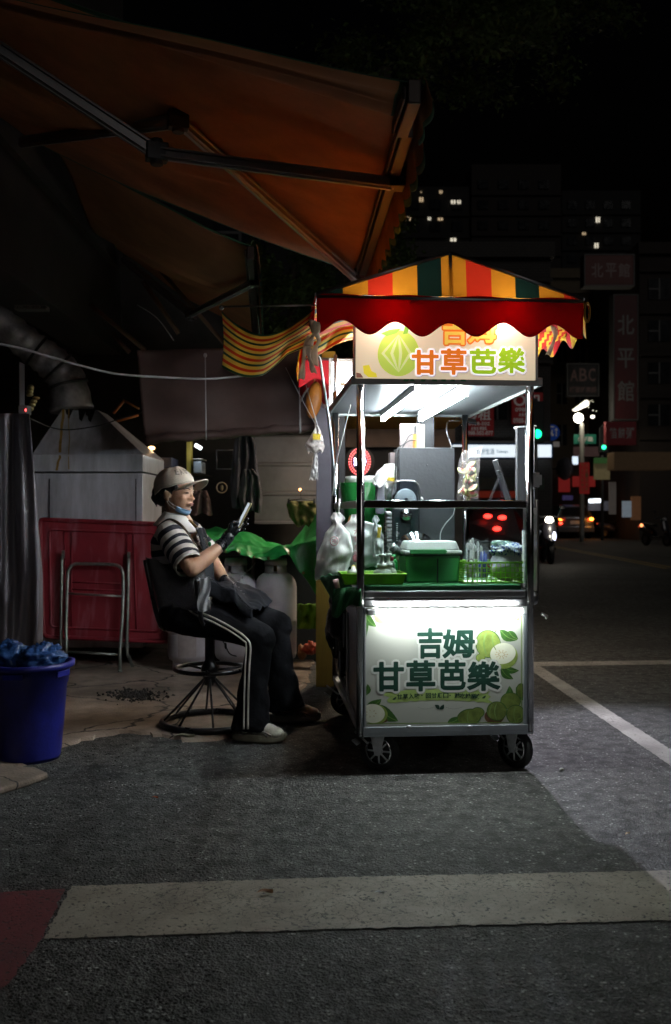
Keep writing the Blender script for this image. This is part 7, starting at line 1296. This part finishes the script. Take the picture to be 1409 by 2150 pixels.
# mask pulled under the chin
MASK = mat('mask_blue', (.28, .48, .72), .7, 0, .1, 10, .2)
def mk(u, v): a = R(-80 + 160 * u); return hp(.028 + (.072 - .02 * v) * math.cos(a), .058 * math.sin(a), -.098 - .028 * v + .025 * (1 - math.cos(a)) + .004 * math.sin(v * 9)) + Vector((0, 0, .002))
q = MB(); q.grid(mk, 24, 8); msk = build('face_mask', q, MASK, pw, solid=.003)
q = MB(); q.tube(spline([mk(0, .2), hp(-.0, -.076, -.05), hp(-.02, -.092, .012)], 5), .0014, 5); q.tube(spline([mk(.05, .8), hp(.0, -.072, -.07), hp(-.018, -.09, -.03)], 5), .0014, 5); build('ear_loop', q, WHITE_P, msk)
# polo shirt with broad stripes
def shirt_ex(m, n, l, b, rp, mp):
    at = n.new('ShaderNodeAttribute'); at.attribute_name = 'stripe'; r = n.new('ShaderNodeValToRGB'); fr_ = n.new('ShaderNodeMath'); fr_.operation = 'FRACT'; l.new(at.outputs['Fac'], fr_.inputs[0]); l.new(fr_.outputs[0], r.inputs[0]); r.color_ramp.interpolation = 'CONSTANT'; e = r.color_ramp.elements
    e[0].position = 0; e[0].color = (.62, .58, .52, 1); e[1].position = .52; e[1].color = (.012, .013, .022, 1)
    l.new(r.outputs[0], b.inputs['Base Color'])
SHM = mat('striped_polo', (.6, .58, .52), .85, 0, .1, 5, .9, 16, extra=shirt_ex)
def ringtube(q, pts, rx, ry, n=28, sub=6, wob=.0, side=None, cap=False):   # elliptical sleeve: rx across, ry depth; records arc length for stripes
    sp = spline(pts, sub); k = len(sp); L = [0.]
    for i in range(1, k): L.append(L[-1] + (sp[i] - sp[i - 1]).length)
    def itp(a, i): t = i / (k - 1) * (len(a) - 1); j = min(len(a) - 2, int(t)); f = t - j; f = f * f * (3 - 2 * f); return a[j] * (1 - f) + a[j + 1] * f
    vs = []; att = []
    for i in range(k):
        t = (sp[min(i + 1, k - 1)] - sp[max(i - 1, 0)]).normalized(); s_ = side or Vector((0, 1, 0)); y = (s_ - t * s_.dot(t)).normalized(); x = y.cross(t)
        for j in range(n):
            a = 2 * math.pi * j / n; w_ = 1 + wob * noise.noise(Vector((math.cos(a) * 2, math.sin(a) * 2, i * .35))) + wob * .5 * math.sin(a * 3 + i * .7); vs.append(sp[i] + x * math.cos(a) * itp(rx, i) * w_ + y * math.sin(a) * itp(ry, i) * w_); att.append(L[i])
    fs = [(i * n + j, i * n + (j + 1) % n, (i + 1) * n + (j + 1) % n, (i + 1) * n + j) for i in range(k - 1) for j in range(n)]; fs += [tuple(range(n))[::-1], tuple((k - 1) * n + j for j in range(n))] if cap else []; q.add(vs, fs, 0, True); return att
q = MB(); att = ringtube(q, [NECK + Vector((-.005, 0, -.012)), NECK + Vector((-.01, 0, -.05)), CHEST + Vector((-.01, 0, .03)), CHEST + Vector((0, 0, -.06)), WAIST, PEL + Vector((0, 0, .01)), PEL + Vector((.0, 0, -.045))], [.075, .098, .135, .145, .145, .155, .15], [.075, .15, .2, .185, .175, .2, .19], 40, wob=.05)
sh = build('polo_shirt', q, SHM, pw, solid=.004); 
def setstripe(o, att, per, off): a_ = o.data.attributes.new('stripe', 'FLOAT', 'POINT'); a_.data.foreach_set('value', [x / per + off for x in att])
setstripe(sh, att, .068, .3)
for s_, e_, nm in ((NS, NE, 0), (FS, FE, 1)):
    q = MB(); d_ = (e_ - s_); att = ringtube(q, [s_ - d_ * .12 + Vector((-.012, .045 * (1 - 2 * nm), .012)), s_ + Vector((-.008, 0, .012)), s_ + d_ * .35, s_ + d_ * .68, s_ + d_ * .86], [.05, .078, .082, .08, .076], [.055, .076, .08, .078, .075], 30, wob=.06)
    sl_ = build('sleeve', q, SHM, sh, solid=.004); setstripe(sl_, att, .062, .12)
    q = MB(); ringtube(q, [s_ + d_ * .82, s_ + d_ * .9], [.079, .078], [.078, .077], 30, 3, wob=.02); build('cuff', q, mat('cuff_white', (.6, .57, .52), .85), sl_, solid=.004)
COL_M = mat('collar_white', (.62, .6, .56), .85, 0, .05, 5, .2, 200)
def collar(u, v):
    a = R(28 + 304 * u); r_ = .066 + .062 * v; dp = .05 - .085 * v - (.045 * (1 - abs(math.sin(a / 2))) * v) ; return NECK + Vector((-.008 + r_ * math.cos(a) * 1.05 + .012 * v * (math.cos(a) > 0), r_ * math.sin(a) * 1.05, -.008 + dp * .9 - .012 * math.cos(a)))
q = MB(); q.grid(collar, 40, 8); build('collar', q, COL_M, sh, solid=.004)
q = MB(); q.flatpoly([(0, 0), (.035, .0), (.05, -.1), (.02, -.11)], lambda x, y: NECK + Vector((.085 + x * .5, -.045 + x * .6, -.03 + y))); build('placket', q, COL_M, sh, solid=.004)
# dark apron: bib, skirt panel over the lap, straps
APR = mat('apron', (.013, .0145, .019), .7, 0, .25, 5, 1., 18, detail=7, spec=.15)
def bib(u, v):
    c_ = B(414 + 22 * v, 1108 + 140 * v, 5.42) ; w_ = .05 + .09 * min(1, v * 1.2); x = (u - .5) * 2; return c_ + Vector((.035 * (1 - x * x) - .0 + .02 * math.sin(v * 3), x * w_, .0)) + Vector((.006 * math.sin(u * 12 + v * 5), 0, 0))
q = MB(); q.grid(bib, 24, 24); ap = build('apron', q, APR, pw, solid=.003)
def lap(u, v):   # u across near->far, v waist -> knee
    a0 = B(425, 1218, 5.31) * (1 - v) + B(536, 1287, 5.19) * v; a1 = B(428, 1205, 5.66) * (1 - v) + B(572, 1262, 5.62) * v; p = a0 * (1 - u) + a1 * u; z = -.035 * math.sin(math.pi * u) * v * (1 - .3 * v) + .028 * math.sin(math.pi * v) + .01 * math.sin(v * 13 + u * 4) + .016 * noise.noise(Vector((u * 6, v * 6, 2))) + .007 * abs(noise.noise(Vector((u * 14 + v * 5, v * 9 - u * 4, 5))))
    return p + Vector((0, 0, z + .012))
q = MB(); q.grid(lap, 28, 30); build('apron_skirt', q, APR, ap, solid=.003)
def drop(u, v): e = lap(0, u * .96); return e + Vector((-.006 * math.sin(u * 9), -.02 * math.sin(v * 1.6) - .004 * math.sin(u * 14), -(.05 + .055 * (1 - u)) * v))
q = MB(); q.grid(drop, 30, 8); build('apron_side', q, APR, ap, solid=.003)
STRAP = mat('brown_strap', (.07, .045, .02), .5, 0, .3, 20, .1)
q = MB(); sp = spline([B(330, 1108, 5.36), B(352, 1092, 5.3), B(372, 1097, 5.26), B(392, 1116, 5.25), B(408, 1142, 5.28), B(424, 1162, 5.33)], 6); q.grid(lambda u, v: sp[int(u * (len(sp) - 1) + .5)] + Vector((.002, -.004, .009 * (v - .5) * 2)), len(sp) - 1, 2); build('strap', q, STRAP, ap, solid=.004)
q = MB(); sp2 = spline([B(399, 1092, 5.36), B(406, 1100, 5.34), B(414, 1108, 5.36)], 5); q.grid(lambda u, v: sp2[int(u * (len(sp2) - 1) + .5)] + Vector((.009 * (v - .5) * 2, -.004, 0)), len(sp2) - 1, 2); build('shoulder_strap', q, mat('tan_strap', (.25, .14, .05), .5), ap, solid=.004); q = MB(); q.lathe([(0, .003), (.006, .003), (.006, 0), (0, 0)], B(414, 1109, 5.33), 12, rot=rotm(90, 0, 0)); build('snap', q, STEEL, ap)
q = MB(); o_ = B(432, 1135, 5.30); 
for k in range(5): q.box(o_ + Vector((.004 * k - .004, -.0, .012 - .010 * k)), (.016, .003, .006), rotm(0, 20, 0))
q.ell(o_ + Vector((.022, 0, -.02)), (.01, .003, .014), 10, 6, 1); build('apron_print', q, [SW, mat('print_grn', (.05, .3, .1), .5)], ap)
# track trousers: flared, two pale piping lines down the near side
TR_M = mat('track_trousers', (.009, .0095, .012), .9, spec=.12, metal=0, var=.3, scale=5, bump=1., bscale=13, detail=6)

q = MB()
for h_, k_, a_, dz in ((NH, NK, NA, .0), (FH, FK, FA, .0)):
    ringtube(q, [h_ + (h_ - k_) * .12 + Vector((0, 0, .005)), h_, h_ * .55 + k_ * .45 + Vector((0, 0, .012)), k_ + Vector((.012, 0, .01)), k_ + Vector((.022, 0, -.045)), k_ * .6 + a_ * .4 + Vector((.004, 0, 0)), k_ * .3 + a_ * .7, a_ + Vector((.0, 0, .0))], [.12, .118, .098, .078, .074, .076, .09, .112], [.12, .12, .098, .076, .074, .076, .086, .1], 32, 7, wob=.085, cap=True)
    q.ell(h_ + (h_ - k_) * .08, (.115, .12, .112), 18, 12)
ringtube(q, [PEL + Vector((-.01, 0, .06)), PEL + Vector((-.005, 0, 0)), PEL + Vector((-.0, 0, -.06))], [.135, .14, .12], [.17, .2, .17], 32, cap=True)
q.ell(PEL + Vector((-.005, 0, -.02)), (.135, .19, .1), 20, 12)
trs = build('trousers', q, TR_M, pw, remesh=.007, smooth=4)
PIPE = mat('piping', (.6, .57, .5), .8, 0, .1, 30, 0)
def strip(pts, w, name='piping'):
    sp = spline(pts, 6); q = MB(); k = len(sp)
    def fn(u, v): i = int(u * (k - 1) + .5); t = (sp[min(i + 1, k - 1)] - sp[max(i - 1, 0)]); t.y = 0; t.normalize(); n_ = Vector((-t.z, 0, t.x)); return sp[i] + n_ * (v - .5) * w
    q.grid(fn, k - 1, 1); return build(name, q, PIPE, trs, solid=.003)
def nl(dx): # near side lines: pixel positions on the photo at the near leg surface
    up = [(392, 1270), (412, 1287), (450, 1303), (490, 1325), (512, 1341), (521, 1355)]; dn = [(519, 1400), (517, 1460), (516, 1531)]
    Y = [5.245, 5.23, 5.185, 5.16, 5.155, 5.155, 5.155, 5.135, 5.10]
    return [B(x + dx * (.3 if i < 5 else .9), y - dx * (.85 if i < 5 else 0), Y[i]) for i, (x, y) in enumerate(up + dn)]
strip(nl(-4.5), .009); strip(nl(5), .011)
# shoes
SHOE = mat('sneaker', (.62, .60, .50), .55, 0, .12, 12, .15, 80); SHO2 = mat('sneaker_panel', (.33, .32, .28), .6, 0, .1, 30, .3, 200); SOLE = mat('sneaker_sole', (.42, .40, .3), .7, 0, .2, 20, .2)
def shoe(c, yaw, label=None, pitch=0):
    rt = rotm(0, pitch, yaw); 
    def s(x, y, z): return Vector(c) + rt @ Vector((x, y, z))
    q = MB()
    for a in ((-.06, 0, .058, .058, .039, .052), (.0, 0, .068, .07, .042, .052), (.07, 0, .054, .068, .047, .044), (.115, 0, .045, .052, .046, .036), (-.03, 0, .1, .045, .038, .04)): q.ell(s(*a[:3]), a[3:], 20, 12, rot=rt)
    r = build('shoe', q, SHOE, pw, remesh=.004, smooth=2); q = MB()
    def sol(u, v): a = 2 * math.pi * u; x = .022 + .148 * math.cos(a); w_ = .048 + .007 * math.cos(a) - .006 * math.cos(2 * a); y = w_ * math.sin(a) / max(.6, abs(math.sin(a)) ** .3 + .3) * 1.15; z = .042 * v + (.014 * max(0, math.cos(a)) ** 4); k_ = 1 + .05 * math.sin(math.pi * v) + .03 * math.sin(a * 11) * math.sin(math.pi * v); return s(.022 + (x - .022) * k_, y * k_, z)
    q.grid(sol, 44, 5); q.add([sol(k / 44, 0) for k in range(44)], [list(range(44))[::-1]]); build('sole', q, SOLE, r, solid=.003)
    q = MB()
    for k in range(5): x = .025 + .018 * k; z = .112 - .012 * k; q.tube(spline([s(x, -.03, z - .018), s(x + .004, 0, z + .004), s(x, .03, z - .018)], 4), .0035, 6)
    build('laces', q, SHO2, r); q = MB()
    for sd in (-1, 1):
        q.tube(spline([s(-.09, sd * .03, .05), s(-.04, sd * .041, .07), s(.01, sd * .044, .045), s(.06, sd * .048, .06), (s(.11, sd * .042, .04))], 5), .006, 6); q.tube(spline([s(-.1, sd * .02, .08), s(-.05, sd * .04, .04), s(.02, sd * .046, .07), s(.09, sd * .047, .035)], 5), .005, 6)
    build('overlay', q, SHO2, r); return r
gN, gF = G(535, 1559, .0) , G(612, 1515, .0); shoe(G(534, 1559) - PB + Vector((0, .03, .004)), -14); shoe(G(612, 1515) - PB + Vector((0.0, .0, .004)), 4)
# gloved hands
GLV = mat('black_glove', (.022, .024, .03), .28, 0, .3, 20, .5, 45, coat=.2)
def fingers(q, base_pts, rad, tips):
    for bs, jn, tp_ in zip(base_pts, rad, tips): pass
def finger(q, pts, r0, r1): sp = spline(pts, 5); q.tube(sp, [r0 + (r1 - r0) * i / (len(sp) - 1) for i in range(len(sp))], 10); q.ell(sp[-1], (r1,) * 3, 10, 8); q.ell(sp[0], (r0,) * 3, 10, 8)
q = MB(); Y = 5.27      # near right hand raised: palm behind the phone, fingers curl round it
limb(q, [NW_ + (NE - NW_) * .1, NW_, B(480, 1126, Y)], [.034, .031, .035], 16); q.ell(B(490, 1113, Y), (.033, .026, .048), 18, 12, rot=rotm(0, 42, 0)); q.ell(B(494, 1106, Y + .01), (.034, .022, .03), 16, 10, rot=rotm(0, 30, 0))
finger(q, [B(498, 1094, Y + .02), B(509, 1087, Y + .035), B(517, 1080, Y + .01)], .0105, .009)
finger(q, [B(502, 1100, Y + .01), B(513, 1094, Y + .03), B(520, 1089, Y + .0)], .0108, .009)
finger(q, [B(502, 1108, Y - .0), B(512, 1104, Y + .02), B(519, 1100, Y - .01)], .0104, .0088)
finger(q, [B(499, 1115, Y - .01), B(508, 1113, Y + .0), B(514, 1111, Y - .02)], .0095, .008)
finger(q, [B(482, 1112, Y - .025), B(486, 1099, Y - .035), B(494, 1096, Y - .03), B(500, 1099, Y - .022)], .0125, .0095)
build('glove', q, GLV, pw, remesh=.0035, smooth=2)
q = MB()
for k in range(7): t = k / 6; c_ = NW_ * (1 - t * .5) + B(480, 1126, Y) * t * .5 + (NE - NW_) * (.1 - .1 * t); ax = (NE - NW_).normalized(); r_ = .0345 - .001 * k; q.tube([c_ + (ax.orthogonal().normalized() * math.cos(a) + ax.cross(ax.orthogonal().normalized()) * math.sin(a)) * (r_ + .0015 * math.sin(a * 5 + k)) + ax * .004 * math.sin(a * 2 + k * 2) for a in [2 * math.pi * j / 24 for j in range(24)]], .0028, 5, closed=True)
build('glove_cuff', q, GLV, pw)
q = MB(); Y = 5.47      # far left hand resting in the lap
limb(q, [FW_ + (FE - FW_) * .1, FW_, B(489, 1238, Y)], [.033, .03, .033], 16); q.ell(B(497, 1246, Y), (.045, .034, .024), 18, 12, rot=rotm(0, 38, 0))
for k, (dx, dy, dY) in enumerate(((22, 12, .035), (25, 17, .015), (24, 20, -.008), (19, 21, -.03))): finger(q, [B(505, 1250 + k, Y + dY), B(505 + dx * .6, 1250 + dy * .45 + k, Y + dY), B(505 + dx, 1252 + dy + k, Y + dY)], .0105, .0085)
finger(q, [B(492, 1240, Y - .03), B(503, 1246, Y - .05), B(513, 1256, Y - .05)], .012, .009)
build('glove', q, GLV, pw, remesh=.0035, smooth=2)
q = MB()
for k in range(5): q.tube([B(486 + k * 5, 1229 + k * 7, Y - .034), B(492 + k * 5, 1226 + k * 7, Y - .02), B(498 + k * 5, 1226 + k * 7, Y + .01)], .003, 5)
build('glove_wrinkle', q, GLV, pw)
# phone
c_ = P(513, 1081, 5.27); ph = thing('phone', 'smartphone in a pale gold case held up in the gloved hand', 'phone', c_); rt = rotm(0, 27, 0) @ rotm(0, 0, 16)
q = MB(); q.box((0, 0, 0), (.011, .072, .15), rt); build('phone_case', q, mat('gold_case', (.5, .42, .22), .4, .3, .2, 20, 0), ph, bevel=.004)
q = MB(); q.box(rt @ Vector((-.0062, 0, 0)), (.001, .066, .14), rt); build('screen', q, mat('phone_screen', (.02, .02, .02), .15, emit=(.8, .9, 1), es=.6), ph)
q = MB(); q.box(rt @ Vector((.0075, .014, .045)), (.004, .03, .035), rt); build('camera_bump', q, DARK, ph, bevel=.002)
